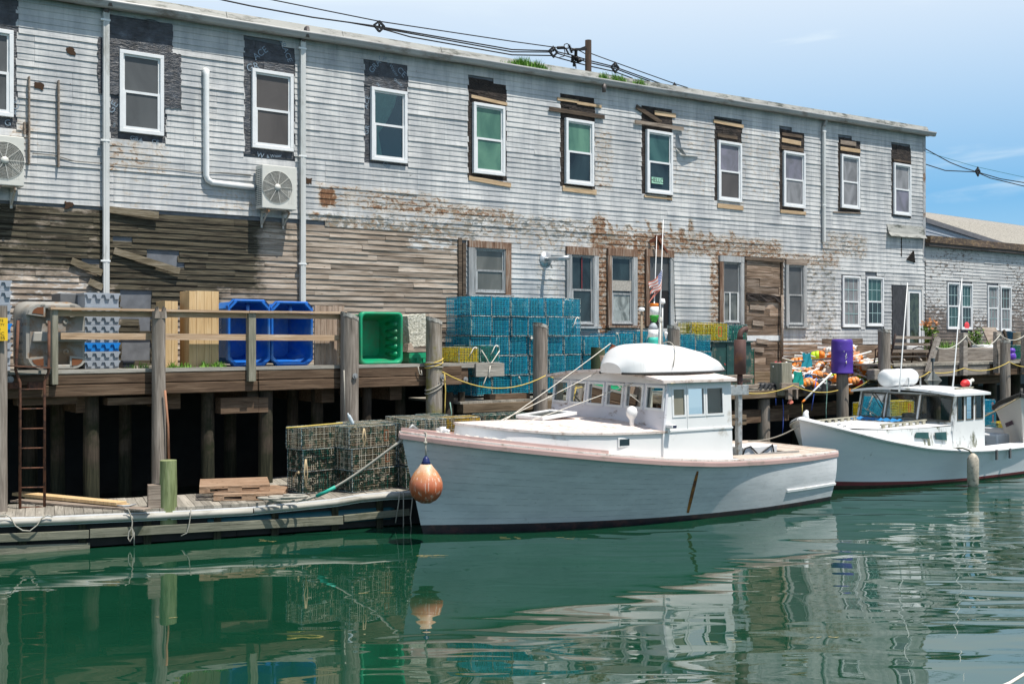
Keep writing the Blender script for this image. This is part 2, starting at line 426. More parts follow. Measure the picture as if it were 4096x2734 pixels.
def glassy(name, c1, c2, rough=.12, sc=1.2, spec=.5):
    t = NT(name); o = t.obj(); n = t.noise(t.vadd(t.map(o, (1,1,.6)), t.comb(t.ma('MULTIPLY', t.orand(), 50.), 0, 0)), sc, 4, .55, 1.2)
    return t.fin(t.ramp(n, [(.35, c1), (.65, c2)]), rough, 0, spec)
M_SCREEN = glassy('window_screen', (.055,.058,.06), (.085,.09,.092), .5)
M_SCRBR = glassy('window_screen_brown', (.055,.048,.045), (.085,.075,.07), .5)
M_SCRPUR = glassy('window_screen_purple', (.12,.12,.135), (.2,.19,.24), .45, 2.)
M_SCRLT = glassy('window_screen_light', (.15,.15,.155), (.26,.26,.27), .5, 2.5)
M_GDARK = glassy('dark_window_glass', (.008,.012,.015), (.03,.05,.055), .06)
M_GGREEN = glassy('green_curtain_glass', (.05,.13,.095), (.12,.25,.17), .15)
M_GTEAL = glassy('teal_window_glass', (.015,.05,.05), (.05,.12,.11), .08)
M_GRIMG = glassy('grimy_window_glass', (.05,.055,.052), (.16,.165,.15), .25, 2.)
M_PLAST = glassy('torn_plastic_sheet', (.12,.13,.12), (.36,.38,.36), .3, 4.)
M_CURT = plain('pale_green_curtain', (.3,.5,.42), .8, 0, .15)
t = NT('clear_glass'); gl = t.add('ShaderNodeBsdfGlossy'); gl.inputs['Roughness'].default_value = .02; tr = t.add('ShaderNodeBsdfTransparent'); tr.inputs[0].default_value = (.78,.86,.84,1)
fz = t.add('ShaderNodeFresnel'); fz.inputs[0].default_value = 1.5; ms = t.add('ShaderNodeMixShader')
f2 = t.ma('MULTIPLY_ADD', fz.outputs[0], 1.2, .02, True); t.l.new(f2, ms.inputs[0]); t.l.new(tr.outputs[0], ms.inputs[1]); t.l.new(gl.outputs[0], ms.inputs[2]); t.l.new(ms.outputs[0], t.out.inputs[0]); M_GLASS = t.m
# ------------------------------------------------------------------ the long white warehouse
def wz(px, py, n=0.): return W.Y(px, py, -n)
sC = wz(3697, 700).x                       # right corner
zT0, zT1 = wz(436, 40).z, wz(3697, 545).z  # top of the siding
s_t0 = wz(436, 40).x
def ztop(s): return zT0+(zT1-zT0)*(s-s_t0)/(sC-s_t0)
def fan(s, z): return z+max(0, z-4.5)*(ztop(s)-zT0)/(zT0-4.5)
wh = thing('warehouse', 'long weathered two-storey wharf building in flaking white siding over bare clapboards', 'building', W, (0, 0, 2.7))
sw1 = wz(1852, 1100).x                     # where the bare clapboards stop
bpts = [wz(x, y) for x, y in ((-200, 808), (0, 812), (240, 825), (420, 838), (1000, 868), (1210, 882), (1500, 920), (1852, 958))]
def zb(s):
    if s <= bpts[0].x: return bpts[0].z
    for p, q in zip(bpts, bpts[1:]):
        if s <= q.x: return p.z+(q.z-p.z)*(s-p.x)/(q.x-p.x)
    return bpts[-1].z
def pxbox(x0, y0, x1, y1, n=0.):
    a, b = wz(x0, (y0), n), wz(x1, y1, n); return (a.x, b.x, min(a.z, b.z), max(a.z, b.z))
# wear boxes: (x0,y0,x1,y1, rust, grime, flake) measured on the wall
wb = []
def wear(x0, y0, x1, y1, r=0, g=0, b=0, f=.25):
    s0, s1, z0, z1 = pxbox(x0, y0, x1, y1); wb.append((s0, s1, z0, z1, r, g, b, f))
wear(1270, 745, 1800, 850, .46, .1, .3); wear(1280, 755, 1330, 815, .95, f=.08)
wear(1480, 800, 2050, 880, .55, 0, .45); wear(1240, 860, 1900, 960, .45, .1, .55)
wear(1850, 850, 2400, 960, .38, .05, .5); wear(1900, 940, 2320, 1000, .4, 0, .3)
wear(2370, 920, 2620, 1010, .6, .1, .5); wear(2380, 860, 2420, 1290, .6, .2, .3, f=.12)
wear(2150, 950, 2500, 1180, .3, .1, .35); wear(2390, 1020, 2440, 1330, .66, .3, .5, f=.12); wear(2530, 1000, 2590, 1310, .66, .3, .5, f=.15)
wear(2600, 930, 3120, 1035, .55, .1, .5); wear(2690, 1290, 2870, 1340, .35); wear(2840, 1020, 2875, 1300, .6, f=.1)
wear(2380, 520, 2440, 760, .42, .2); wear(2690, 480, 3130, 800, .3, .3, f=.6); wear(2700, 560, 2860, 760, .25, .3)
wear(3290, 930, 3460, 1030, .42, .1, .45); wear(2960, 1000, 3350, 1070, .5, .1, .4)
wear(3210, 1040, 3340, 1500, .3, .5, .3); wear(0, 0, 3700, 700, 0, .13, .1); wear(1240, 700, 3700, 900, .12, .22, .22); wear(3120, 1330, 3330, 1460, .15, .3, .2)
wear(500, 560, 660, 700, .4, .1); wear(440, 560, 510, 700, .45, f=.1); wear(480, 720, 1010, 860, .25, .2); wear(850, 730, 1010, 850, .35)
wear(60, 480, 130, 560, .45); wear(0, 790, 700, 830, .3, .2, f=.1); wear(3100, 480, 3700, 640, .18, .25)
wear(3330, 1040, 3620, 1330, .0, .1, .3); wear(2000, 1000, 2260, 1320, .12, .1, .3); wear(2700, 1030, 2870, 1300, .1, .1, .2); wear(3500, 900, 3700, 1130, 0, .2, .25)
# ghost of old painted letters, now rust shaped strokes
for x0, x1, y0, y1 in ((240,290,210,670),(325,380,210,540),(440,500,275,345),(440,500,390,500),(545,580,285,345),(545,580,460,500),(650,735,290,390),(650,690,410,510),(805,858,280,345),(770,890,455,530),(1090,1160,270,400),(1250,1310,290,550),(1390,1450,350,550),(1520,1585,250,450),(1520,1590,490,560),(1660,1705,400,520),(1790,1820,380,470),(2070,2130,440,500)):
    wear(2300+x0*.298, 800+y0*.298, 2300+x1*.298, 800+y1*.298, .62, .12, .55, .03)
for k in range(9):
    a = k/8; wear(2300+(935+95*a)*.298, 800+(260+230*a)*.298, 2300+(1000+60*a)*.298, 800+(300+240*a)*.298, .62, .1, .5, .03)
def wt(s, z):
    r = g = b = 0.
    for s0, s1, z0, z1, rr, gg, bb, f in wb:
        if s0-f < s < s1+f and z0-f < z < z1+f:
            k = min(1, max(0, 1-max(s0-s, s-s1, z0-z, z-z1, 0)/f))
            r = max(r, rr*k); g = max(g, gg*k); b = max(b, bb*k)
    top = max(0, 1-(ztop(s)-z)/.5); g = max(g, .12*top)
    return (r, g, b)
openings = []
def jclip(ivs, z0, z1, ops, jit):
    for (a, b, c, d) in ops:
        if z1 <= c+.02 or z0 >= d-.02: continue
        a2, b2 = a+U(-jit, jit), b+U(-jit, jit); out = []
        for p, q in ivs:
            if b2 <= p or a2 >= q: out.append((p, q)); continue
            if a2 > p: out.append((p, a2))
            if b2 < q: out.append((b2, q))
        ivs = out
    return [(p, q) for p, q in ivs if q-p > .03]
SH = {}
def siding(name, parent, mat, s0, s1, zl, zh, expo, lip, inside, wfn, ops=(), seg=(1.8, 4.), step=.12, jit=.012, fanf=None, sag=.0, lj=.2, ybase=0.):
    mb = MB(); ws = []; shv = []; z = zl; k = 0; metal = mat is M_METAL
    while z < zh:
        zt = z+expo
        runs = []; cur = None; s = s0
        while s <= s1+1e-6:
            zz = fanf(s, (z+zt)/2) if fanf else (z+zt)/2
            if inside(s, zz):
                if cur is None: cur = s
            elif cur is not None: runs.append((cur, s)); cur = None
            s += .1
        if cur is not None: runs.append((cur, s1))
        zc = fanf((s0+s1)/2, z) if fanf else z
        for (a, b) in runs:
            joints = [a]
            if metal:
                g = k//5
                if g not in SH:
                    SH[g] = []; x = s0-U(0, 3)
                    while x < s1+4: x += U(*seg); SH[g].append(x)
                joints += [x for x in SH[g] if a+.1 < x < b-.1]
            else:
                x = a+U(.2, seg[1])
                while x < b-.4: joints.append(x); x += U(*seg)
            joints.append(b)
            for ja, jb in zip(joints, joints[1:]):
                zf = (fanf((ja+jb)/2, z), fanf((ja+jb)/2, zt)) if fanf else (z, zt)
                rv = mnoise.noise(Vector((k//5*7.3+.5, int((ja+jb)/2/1.7)*3.1+.5, .5)))*1.6+.5 if metal else R()
                dl = lip*(1+U(-lj, lj))*(1.55 if metal and k % 5 == 0 else 1); tz = U(-sag, sag); tz2 = U(-sag, sag); dl2 = lip*(1+U(-lj, lj))*(1.55 if metal and k % 5 == 0 else 1)
                for (p, q) in jclip([(ja, jb)], zf[0], zf[1], ops, jit):
                    n = max(1, int((q-p)/step)); ph = U(0, 99)
                    i0 = len(mb.v)
                    for m in range(n+1):
                        s = p+(q-p)*m/n+(0 if 0 < m < n else (.0015 if m == 0 else -.0015)); f = m/n
                        fz = (lambda u: fanf(s, u)) if fanf else (lambda u: u)
                        wv = mnoise.noise(Vector((s*.9+ph, z*3, 0)))
                        L = (dl*(1-f)+dl2*f)*(1+(.35 if sag > 0 else .45)*wv); dz = (tz*(1-f)+tz2*f)+.6*sag*wv
                        zb_, zt_ = fz(z)+dz-.006, fz(zt)+dz*.3+.008
                        pts = ((s, ybase-.002, zt_), (s, ybase-L, zb_), (s, ybase+.004, zb_))
                        for q3 in pts: mb.v.append(Vector(q3)); ws.append(wfn(s, q3[2])); shv.append((rv, 0, 0))
                    for m in range(n):
                        a0 = i0+m*3
                        mb.f.append((a0, a0+1, a0+4, a0+3)); mb.f.append((a0+1, a0+2, a0+5, a0+4)); mb.mi += [0, 0]
                    mb.f.append((i0, i0+2, i0+1)); e = i0+n*3; mb.f.append((e, e+1, e+2)); mb.mi += [0, 0]
        z = zt; k += 1
    return mb.build(name, mat, parent, False, attrs={'wear': ws, 'sheet': shv}, fixn=False)
# ---- openings (frame corners measured on the photograph)
up = {2: (475, 652, 198, 226, 525, 548), 3: (1005, 1170, 275, 298, 588, 611), 4: (1480, 1623, 348, 370, 640, 657), 5: (1888, 2014, 410, 428, 692, 707),
      6: (2257, 2369, 472, 490, 734, 749), 7: (2581, 2684, 519, 533, 772, 782), 8: (2869, 2962, 561, 575, 801, 812), 9: (3130, 3216, 604, 614, 826, 835),
      10: (3361, 3434, 617, 627, 831, 839), 11: (3571, 3639, 651, 661, 858, 865), 1: (-125, 52, 100, 125, 450, 473)}
tarp = {1: (-150, -60, 66, 520), 2: (438, 190, 664, 575), 3: (976, 160, 1177, 636), 4: (1456, 238, 1629, 672), 5: (1871, 312, 2024, 722), 6: (2240, 375, 2377, 757),
        7: (2565, 427, 2687, 789), 8: (2857, 472, 2965, 814), 9: (3116, 517, 3214, 845), 10: (3351, 549, 3439, 850), 11: (3564, 578, 3642, 866)}
tar_rect = {k: pxbox(*v) for k, v in tarp.items()}
# the pixel boxes mix two columns, so take heights at each side and average
def rect(x0, x1, yt0, yt1, yb0, yb1, n=0.):
    a, b, c, d = wz(x0, yt0, n), wz(x1, yt1, n), wz(x0, yb0, n), wz(x1, yb1, n)
    return (a.x, b.x, (c.z+d.z)/2, (a.z+b.z)/2)
low = {'a': (1895, 2016, 989, 998, 1173, 1171), 'b': (2279, 2369, 1018, 1022, 1297, 1299), 'c': (2440, 2525, 1023, 1027, 1295, 1296), 'd': (2592, 2674, 1026, 1030, 1300, 1300),
       'e': (2887, 2956, 1046, 1050, 1291, 1291), 'f': (3147, 3208, 1058, 1062, 1299, 1299), 'g': (3367, 3437, 1101, 1106, 1309, 1309), 'h': (3463, 3530, 1105, 1109, 1305, 1305)}
ops = list(tar_rect.values())+[(a-.06, b+.06, c-.06, d+.06) for a, b, c, d in (rect(*v) for v in low.values())]
door_s = (wz(3565, 1200).x, wz(3688, 1200).x); door_zt = wz(3600, 1144).z
ops.append((door_s[0], door_s[1], 2.4, door_zt))
rot_r = pxbox(2983, 1035, 3118, 1480); ops.append((rot_r[0]-.12, rot_r[1]+.14, 1.5, wz(2983, 1035).z+.03))
sb1 = wz(3125, 1450); sb2 = wz(3330, 1450); sb3 = wz(3560, 1400)
def in_metal(s, z):
    if z > ztop(s): return False
    if s < sw1: return z > zb(s)
    if s > wz(3330, 1400).x: return z > wz(3450, 1370).z
    if s > wz(3118, 1400).x: return z > wz(3220, 1458).z
    return z > 2.45
siding('metal_siding', wh, M_METAL, -9., sC, 2.45, zT0+.02, .122, .017, in_metal, wt, ops, (2.2, 3.4), .12, .02, fan, .0, .2, -.006)
# a few loose sheet edges (wider laps) run along the wall
holes = [pxbox(449, 943, 525, 958), pxbox(590, 1014, 714, 1040), pxbox(620, 1045, 742, 1068), pxbox(330, 1040, 404, 1062), pxbox(484, 1175, 606, 1270), pxbox(484, 1360, 600, 1425), pxbox(560, 1280, 606, 1325)]
ww = []
for a in ((-100, 820, 560, 1060, 0, .75, 0, .5), (430, 850, 1000, 1120, 0, .95, .1, .6), (480, 1060, 850, 1190, 0, .9, 0, .4), (0, 900, 400, 1100, 0, .5, .2, .5), (420, 830, 640, 1000, 0, 1.1, 0, .4), (-300, 1100, 420, 1400, 0, .25, .5, .6), (1640, 945, 1850, 1000, 0, .2, .6, .3), (1800, 1000, 1850, 1400, 0, .35, .2, .1), (1000, 880, 1230, 960, 0, .35, 0, .4), (1240, 900, 1850, 1400, 0, .08, .12, .3), (480, 1180, 620, 1460, 0, .9, 0, .2)):
    s0, s1, z0, z1 = pxbox(*a[:4]); ww.append((s0, s1, z0, z1)+a[4:])
def wt2(s, z):
    g = b = 0.
    for s0, s1, z0, z1, r, gg, bb, f in ww:
        if s0-f < s < s1+f and z0-f < z < z1+f:
            k = min(1, max(0, 1-max(s0-s, s-s1, z0-z, z-z1, 0)/f)); g = max(g, gg*k); b = max(b, bb*k)
    return (0, g, b)
siding('clapboards', wh, M_CLAP, -9., sw1-.16, 2.6, 5.9, .118, .027, lambda s, z: z < zb(s)+.15, wt2, holes, (.9, 3.6), .15, .03, None, .009, .35, .01)
# ---- backing wall, end wall, floor, roof
M_BACK = plain('tarred_sheathing', (.14,.15,.165), .8, 0, .3, 3)
mb = MB(); zr = lambda s: ztop(s)+.12
mb.hexa([(-9, .02, 2.5), (sC, .02, 2.1), (sC, .25, 2.1), (-9, .25, 2.5), (-9, .02, zr(-9)), (sC, .02, zr(sC)), (sC, .25, zr(sC)), (-9, .25, zr(-9))])
mb.hexa([(sC-.2, .25, 2.1), (sC, .25, 2.1), (sC, 12, 2.1), (sC-.2, 12, 2.1), (sC-.2, .25, zr(sC)), (sC, .25, zr(sC)), (sC, 12, zr(sC)), (sC-.2, 12, zr(sC))])
mb.box(-9, sC-.2, .25, 12, 2.55, 2.7)
mb.build('wall', M_BACK, wh)
mb = MB().hexa([(-9, .1, zr(-9)+.03), (sC-.02, .1, zr(sC)+.03), (sC-.02, 12, zr(sC)+.03), (-9, 12, zr(-9)+.03), (-9, .1, zr(-9)+.15), (sC-.02, .1, zr(sC)+.15), (sC-.02, 12, zr(sC)+.15), (-9, 12, zr(-9)+.15)])
mb.build('roof', plain('roof_felt', (.12,.12,.11), .9), wh)
# corner board
mb = MB().box(sC-.11, sC+.045, -.03, .25, wz(3697, 1045).z, ztop(sC)+.02); mb.build('corner_board', plain('corner_board_paint', (.33,.34,.35), .6, 0, .25, 4, dirt=(.17,.09,.04), dirta=.3), wh)
# end wall siding
mb = MB().box(sC+.001, sC+.02, .25, 12, 3, zr(sC)); mb.build('end_wall', M_SOFFIT, wh)
# gutter, soffit and coping run the whole length
def run(prof, s0, s1, dz, n=24):
    rows = []
    for k in range(n+1):
        s = s0+(s1-s0)*k/n; rows.append([(s, -p, ztop(s)+q+dz+.006*sin(s*1.7)) for p, q in prof])
    return rows
ge = sC+.3
mb = MB().grid(run([(.0, -.0), (.17, .0), (.17, .05), (.0, .05)], -9, ge-.1, .0), True); mb.build('soffit', M_SOFFIT, wh)
gp = [(.17, -.02), (.245, -.02), (.27, .02), (.275, .06), (.295, .085), (.3, .125), (.285, .125), (.275, .09), (.19, .0), (.18, .125), (.17, .125)]
mb = MB().grid(run(gp, -9, ge, .0, 30), True)
for k in range(12):
    s = -8+k*3.05; mb.grid([[(s+d, -p*1.0-(.006 if p > .18 else 0), ztop(s)+q+.002) for p, q in gp[:7]] for d in (0, .05)])
mb.build('gutter', M_GUT, wh, True)
mb = MB(); s = -9.
while s < sC+.1:
    e = min(s+U(2.6, 3.2), sC+.12); j = U(-.008, .008)
    a, b = s, e-.012
    q = []
    for ss in (a, b):
        z = ztop(ss)+.125+j; q.append([(ss, -.16, z-.04), (ss, -.13, z+.01), (ss, -.045, z+.2), (ss, .1, z+.23), (ss, .1, z-.04)])
    mb.grid(q); mb.poly(q[0]); mb.poly(list(reversed(q[1]))); s = e
mb.build('roof_edge_coping', M_COPING, wh)
# ---- downspouts
def spout(px, y0, y1, w, n=.09, mat=M_PIPE, elbow=None, gut=True):
    a = wz(px, y0, n); b = wz(px, y1, n); 
    mb = MB()
    mb.box(a.x-w/2, a.x+w/2, -n-w*.35, -n+w*.35, b.z, a.z)
    mb.box(a.x-w*.18, a.x+w*.18, -n-w*.35-.006, -n-w*.35, b.z, a.z)
    o = mb.build('downspout', mat, wh, bevel=.012)
    z = a.z-.15
    while z > b.z: MB().box(a.x-w*.95, a.x+w*.62, -n-w*.45, -n+w*.1, z-.035, z).build('strap', M_PVC, o); z -= 2.35
    if elbow:
        e = MB().tube([(a.x, -n, a.z-.02), (a.x, -n, a.z+.04), (a.x+.02, -.15, a.z+.16), (a.x+.03, -.22, a.z+.26), (a.x+.03, -.23, ztop(a.x)+.0)], w*.55, 8)
        e.build('elbow', elbow, o, True)
spout(424, 48, 1250, .115, elbow=M_BROWNM); spout(1211, 165, 1300, .115, elbow=M_BROWNM)
spout(3296, 505, 968, .1, elbow=M_GUT)
st = wz(2414, 360, .2); MB().tube([(st.x, -.22, st.z-.06), (st.x, -.22, ztop(st.x))], [.052, .06], 10).build('gutter_outlet', M_BROWNM, wh, True)
# plastic line cover
a, b = wz(825, 283, .08), wz(825, 722, .08); c = wz(1008, 738, .08)
MB().tube([(a.x, -.02, a.z), (a.x, -.07, a.z-.01), (a.x, -.08, a.z-.1), (a.x, -.08, b.z+.1), (a.x+.03, -.08, b.z+.02), (a.x+.12, -.08, b.z-.03), (c.x+.05, -.08, b.z-.06)], [.075]*2+[.062]*5, 12).build('line_cover', M_PVC, wh, True)
# sagging cable along the siding
pts = [wz(x, y, .04) for x, y in ((130, 613), (215, 620), (300, 645), (430, 655), (560, 668), (690, 676), (790, 690), (900, 690), (1005, 700))]
MB().tube([(p.x, -.04, p.z) for p in pts], .009, 5).build('wall_cable', plain('grey_cable', (.2,.19,.17), .6), wh, True)
# ---- windows
def frame_bars(mb, s0, s1, z0, z1, w, y0, y1):
    mb.box(s0, s1, y0, y1, z1-w, z1); mb.box(s0, s1, y0, y1, z0, z0+w)
    mb.box(s0, s0+w, y0, y1, z0+w, z1-w); mb.box(s1-w, s1, y0, y1, z0+w, z1-w)
def window(r, pane=M_SCREEN, pane2=None, n=.05, fw=.075, mat=M_VINYL, muntin=None, mtw=.05, glass=False, parent=None, mid=.0, screen_low=True):
    s0, s1, z0, z1 = r; pr = parent or wh
    mb = MB(); frame_bars(mb, s0, s1, z0, z1, fw, -n, .012); 
    f = mb.build('window', mat, pr, bevel=.006)
    zm = (z0+z1)/2+mid
    sh = MB(); a, b, c, d = s0+fw, s1-fw, z0+fw, z1-fw
    frame_bars(sh, a, b, zm-.02, d, .035, -n+.045, -n+.075)
    frame_bars(sh, a+.0, b-.0, c, zm+.022, mtw, -n+.02, -n+.044)
    sh.build('sash', mat, f)
    if muntin:
        mm = MB()
        for k in (1, 2):
            x = a+(b-a)*k/3; mm.box(x-.009, x+.009, -n+.052, -n+.06, zm, d); mm.box(x-.009, x+.009, -n+.028, -n+.036, c, zm)
        for zz, yy in (((zm+d)/2, .052), ((c+zm)/2, .028)): mm.box(a, b, -n+yy, -n+yy+.008, zz-.009, zz+.009)
        mm.build('muntin', muntin, f)
    p1 = MB().box(a, b, -n+.062, -n+.066, zm, d); p2 = MB().box(a, b, -n+.04, -n+.0435, c, zm)
    p1.build('pane', M_GLASS if glass else pane, f); p2.build('pane', M_GLASS if glass else (pane2 or pane), f)
    return f
ur = {k: rect(*v) for k, v in up.items()}
# interiors seen through the clear panes
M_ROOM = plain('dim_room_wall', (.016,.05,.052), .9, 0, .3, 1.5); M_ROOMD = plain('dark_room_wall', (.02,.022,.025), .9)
M_TRIMB = None
specs = {1: (M_SCREEN, None, False), 2: (M_SCREEN, None, False), 3: (M_SCRBR, None, False), 4: (M_GTEAL, M_GTEAL, True), 5: (M_GGREEN, M_GGREEN, False), 6: (M_GGREEN, M_GDARK, False), 7: (M_GTEAL, M_GDARK, False),
         8: (M_SCRPUR, M_SCRBR, False), 9: (M_SCRPUR, M_SCRLT, False), 10: (M_SCRLT, M_SCRLT, False), 11: (M_SCRLT, M_SCRPUR, False)}
wf = {}
for k, r in ur.items():
    a, b, g = specs[k]; wf[k] = window(r, a, b, .09 if k in (4, 5, 6, 7) else .07, glass=g)
# window 4: curtain drawn aside in front of a dim room
s0, s1, z0, z1 = ur[4]
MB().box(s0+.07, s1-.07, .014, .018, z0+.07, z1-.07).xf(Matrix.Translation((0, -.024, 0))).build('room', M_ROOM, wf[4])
cu = []
for k in range(25):
    f = k/24; zz = z1-.09-(z1-z0-.16)*f
    wdt = .62*(1-.78*min(1, f/.62)**1.6) if f < .62 else .13+.12*((f-.62)/.38)
    cu.append([(s0+.08+wdt*(j/18), -.018+.006*cos(j*2.1), zz) for j in range(19)])
MB().grid(cu).build('curtain', M_CURT, wf[4], True)
# window 7: paper note in the lower pane
s0, s1, z0, z1 = ur[7]; q = wz(2628, 722, .08); M_NOTE = plain('green_paper', (.3,.55,.42), .7, 0, .05)
MB().box(q.x-.21, q.x+.23, -.083, -.081, q.z-.09, q.z+.085).build('paper_note', M_NOTE, wf[7])
text_mesh('lettering', 'HELLO', .17, plain('ink', (.01,.015,.012), .6), wf[7], (q.x+.01, -.0845, q.z), (1, 0, 0), (0, 0, 1), .0008)
# membrane / tar paper round each upper window
def ragged(r, y0, y1, mat, name='tar_patch', amp=.02, n=14, parent=None):
    s0, s1, z0, z1 = r; mb = MB(); P = []
    def edge(a, b):
        for k in range(n):
            f = k/n; x = a[0]+(b[0]-a[0])*f; z = a[1]+(b[1]-a[1])*f
            P.append((x+U(-amp, amp), z+U(-amp, amp)))
    edge((s0, z0), (s1, z0)); edge((s1, z0), (s1, z1)); edge((s1, z1), (s0, z1)); edge((s0, z1), (s0, z0))
    mb.prism([(x, y1, z) for x, z in P], (0, y0-y1, 0)); return mb.build(name, mat, parent or wh)
M_LET = plain('membrane_print', (.2,.26,.32), .5, 0, .05)
patches = {}
for k, r in tar_rect.items():
    v = tarp[k]; a = rect(v[0], v[2], v[1], v[1]+ (v[2]-v[0])*.16, v[3]-(v[2]-v[0])*.12, v[3])
    a = (a[0]-.03, a[1]+.03, a[2]-.02, a[3]+.02)
    if k in (1, 3, 4): a2 = a
    patches[k] = ragged(a, .016-.001*0, -.004, M_TAR if k in (1, 2, 3, 4) else M_TARB, amp=.012)
    # wrinkles: overlapping strips of membrane above the window
    w_ = ur[k]; top = a[3]; bot = w_[3]+.01
    if top-bot > .25:
        z = top-.02; i = 0
        while z > bot+.1 and i < 6:
            h = U(.12, .3); x0 = a[0]+U(.01, .04) if i % 2 else a[0]+U(.05, (a[1]-a[0])*.5); x1 = a[1]-U(.01, .04) if i % 3 else a[1]-U(.1, .4)
            if x1-x0 > .2: ragged((x0, x1, max(bot, z-h), z), -.005, -.013-.004*(i % 2), M_TAR if k in (1, 2, 3, 4) else M_TARB, 'tar_strip', .01, 8, patches[k])
            z -= h*.8; i += 1
# black felt flaps around window 2
for (x0, y0, x1, y1, yy, mt) in ((437, 60, 688, 178, .03, M_TAR), (390, 150, 486, 372, .034, M_TAR), (486, 178, 660, 214, .032, M_TAR), (648, 208, 722, 428, .036, M_TAR)):
    r = rect(x0, x1, y0, y0+(x1-x0)*.13, y1, y1+(x1-x0)*.12); ragged(r, -.02, -yy, mt, 'felt_flap', .02, 10)
for k, px, py, s_, sz, ang in ((3, 1040, 215, 'ACE', .2, 40), (3, 1140, 200, 'GRACE', .17, -65), (3, 1010, 270, 'GR', .22, 20), (3, 1095, 625, '& Water', .1, 10), (3, 1040, 622, 'W', .16, -10),
        (4, 1560, 262, 'Ice & Water', .12, -50), (4, 1505, 258, 'GRAC', .19, 50), (4, 1605, 290, 'CE', .2, -40), (4, 1590, 330, 'Shield', .1, -30), (4, 1466, 410, 'ACE', .16, 78), (4, 1466, 520, 'GR', .16, 78), (4, 1545, 662, 'GR', .16, -35), (4, 1520, 350, 'Water', .1, -35),
        (2, 450, 430, 'GE', .2, 60), (2, 545, 558, 'GRA', .13, -8), (2, 620, 568, 'CE', .12, -8), (1, 62, 430, 'ACE', .16, 80), (1, 30, 493, 'G', .16, 10), (2, 455, 500, 'ice', .08, 80)):
    p = wz(px, py); c, s_2 = cos(radians(ang)), sin(radians(ang)); yy = -.021
    text_mesh('lettering', s_, sz, M_LET, patches[k], (p.x, yy, p.z), (c, 0, s_2), (-s_2, 0, c), .0005)
# planks nailed above and below the windows
def plankpx(x0, y0, x1, y1, h, mat, n=.035, name='nailed_plank'):
    a, b = wz(x0, y0), wz(x1, y1)
    MB().beam((a.x, -n, a.z), (b.x, -n, b.z), .024, h, (0, 0, 1)).build(name, mat, wh)
for a in ((1882, 386, 2025, 418, .075, M_PLANKL), (2226, 396, 2310, 408, .08, M_PLANKL), (2305, 412, 2402, 428, .08, M_PLANKL), (2192, 437, 2412, 470, .1, M_PLANKD, .06), (2540, 427, 2640, 492, .12, M_PLANKD, .05),
          (2615, 452, 2699, 464, .12, M_PLANKL), (2533, 488, 2727, 517, .1, M_PLANK, .07), (2851, 485, 2970, 507, .1, M_PLANKL), (2866, 540, 2945, 552, .1, M_PLANKD), (3124, 536, 3205, 548, .09, M_PLANKD), (3124, 560, 3200, 575, .13, M_PLANKL, .03), (3122, 590, 3210, 602, .1, M_PLANKD),
          (3358, 568, 3420, 578, .14, M_PLANK), (3358, 594, 3437, 606, .12, M_PLANKL), (3570, 640, 3640, 650, .06, M_PLANKD),
          (1872, 712, 2040, 742, .11, M_PLANKL), (2247, 753, 2382, 770, .14, M_PLANKL), (2574, 784, 2684, 795, .07, M_PLANKL), (2867, 822, 2969, 833, .13, M_PLANKL), (3118, 845, 3220, 854, .1, M_PLANKL), (3330, 848, 3440, 853, .04, M_PLANK)):
    plankpx(*a)
plankpx(112, 310, 112, 660, .11, M_PLANK, .07); plankpx(230, 325, 230, 670, .12, M_PLANK, .06); plankpx(95, 490, 95, 538, .13, M_PLANK, .03)
# a torn lap of metal by window 7
a = wz(2700, 520); b = wz(2750, 600)
MB().grid([[(a.x-.02, -.03, a.z-.1), (a.x+.03, -.12, a.z-.14)], [(a.x, -.03, a.z-.5), (a.x+.1, -.16, a.z-.52)], [(a.x+.25, -.03, a.z-.66), (a.x+.3, -.15, a.z-.7)], [(b.x+.4, -.03, b.z-.12), (b.x+.4, -.06, b.z-.14)]]).build('torn_siding', plain('grey_sheet', (.3,.32,.34), .5, 0, .2), wh)
# torn siding hood near the corner and the curled scrap over the door
a, b = wz(3545, 945), wz(3692, 955)
MB().grid([[(a.x, -.02, a.z+.42), (b.x, -.02, b.z+.42)], [(a.x, -.1, a.z+.12), (b.x, -.09, b.z+.12)], [(a.x, -.2, a.z), (b.x, -.17, b.z)]]).build('loose_siding', M_COPING, wh)
MB().box(wz(3603, 990).x-.02, wz(3603, 990).x+.02, -.035, -.02, wz(3603, 1025).z, wz(3603, 950).z).build('dark_seam', M_TARB, wh)
a = wz(3640, 1035); MB().prism([(a.x-.25, -.05, a.z-.05), (a.x+.0, -.16, a.z+.28), (a.x+.25, -.05, a.z-.12)], (0, .04, 0)).build('curled_scrap', M_TARB, wh)
# ---- lower windows with old timber casings
M_CASE = siding_mat('flaking_casing', (.42, .45, .48), (.5, .52, .54)); 
def wattr(mb, w): return {'wear': [w]*len(mb.v)}
M_CASEB = wood('brown_casing', (.07,.04,.022), (.17,.11,.07), (.36,.33,.3))
def casing(r, wl, wr, wt_, sill=True, mat=None, mr_=None, n=.085, mt=None):
    s0, s1, z0, z1 = r; mb = MB()
    mb.box(s0-wl, s0, -n, .015, z0-.04, z1); mb.box(s0-wl*.3, s0, -n+.012, .016, z0, z1)
    ob = []
    c = mb.build('window_casing', mat or M_PLANK, wh, bevel=.006)
    MB().box(s1, s1+wr, -n, .015, z0-.04, z1).build('side_casing', mr_ or mat or M_PLANK, c)
    MB().box(s0-wl, s1+wr, -n-.004, .015, z1, z1+wt_).build('head_casing', mt or mr_ or mat or M_PLANK, c)
    if sill: MB().box(s0-wl-.04, s1+wr+.04, -n-.07, .015, z0-.1, z0-.04).build('sill', mat or M_PLANK, c)
    return c
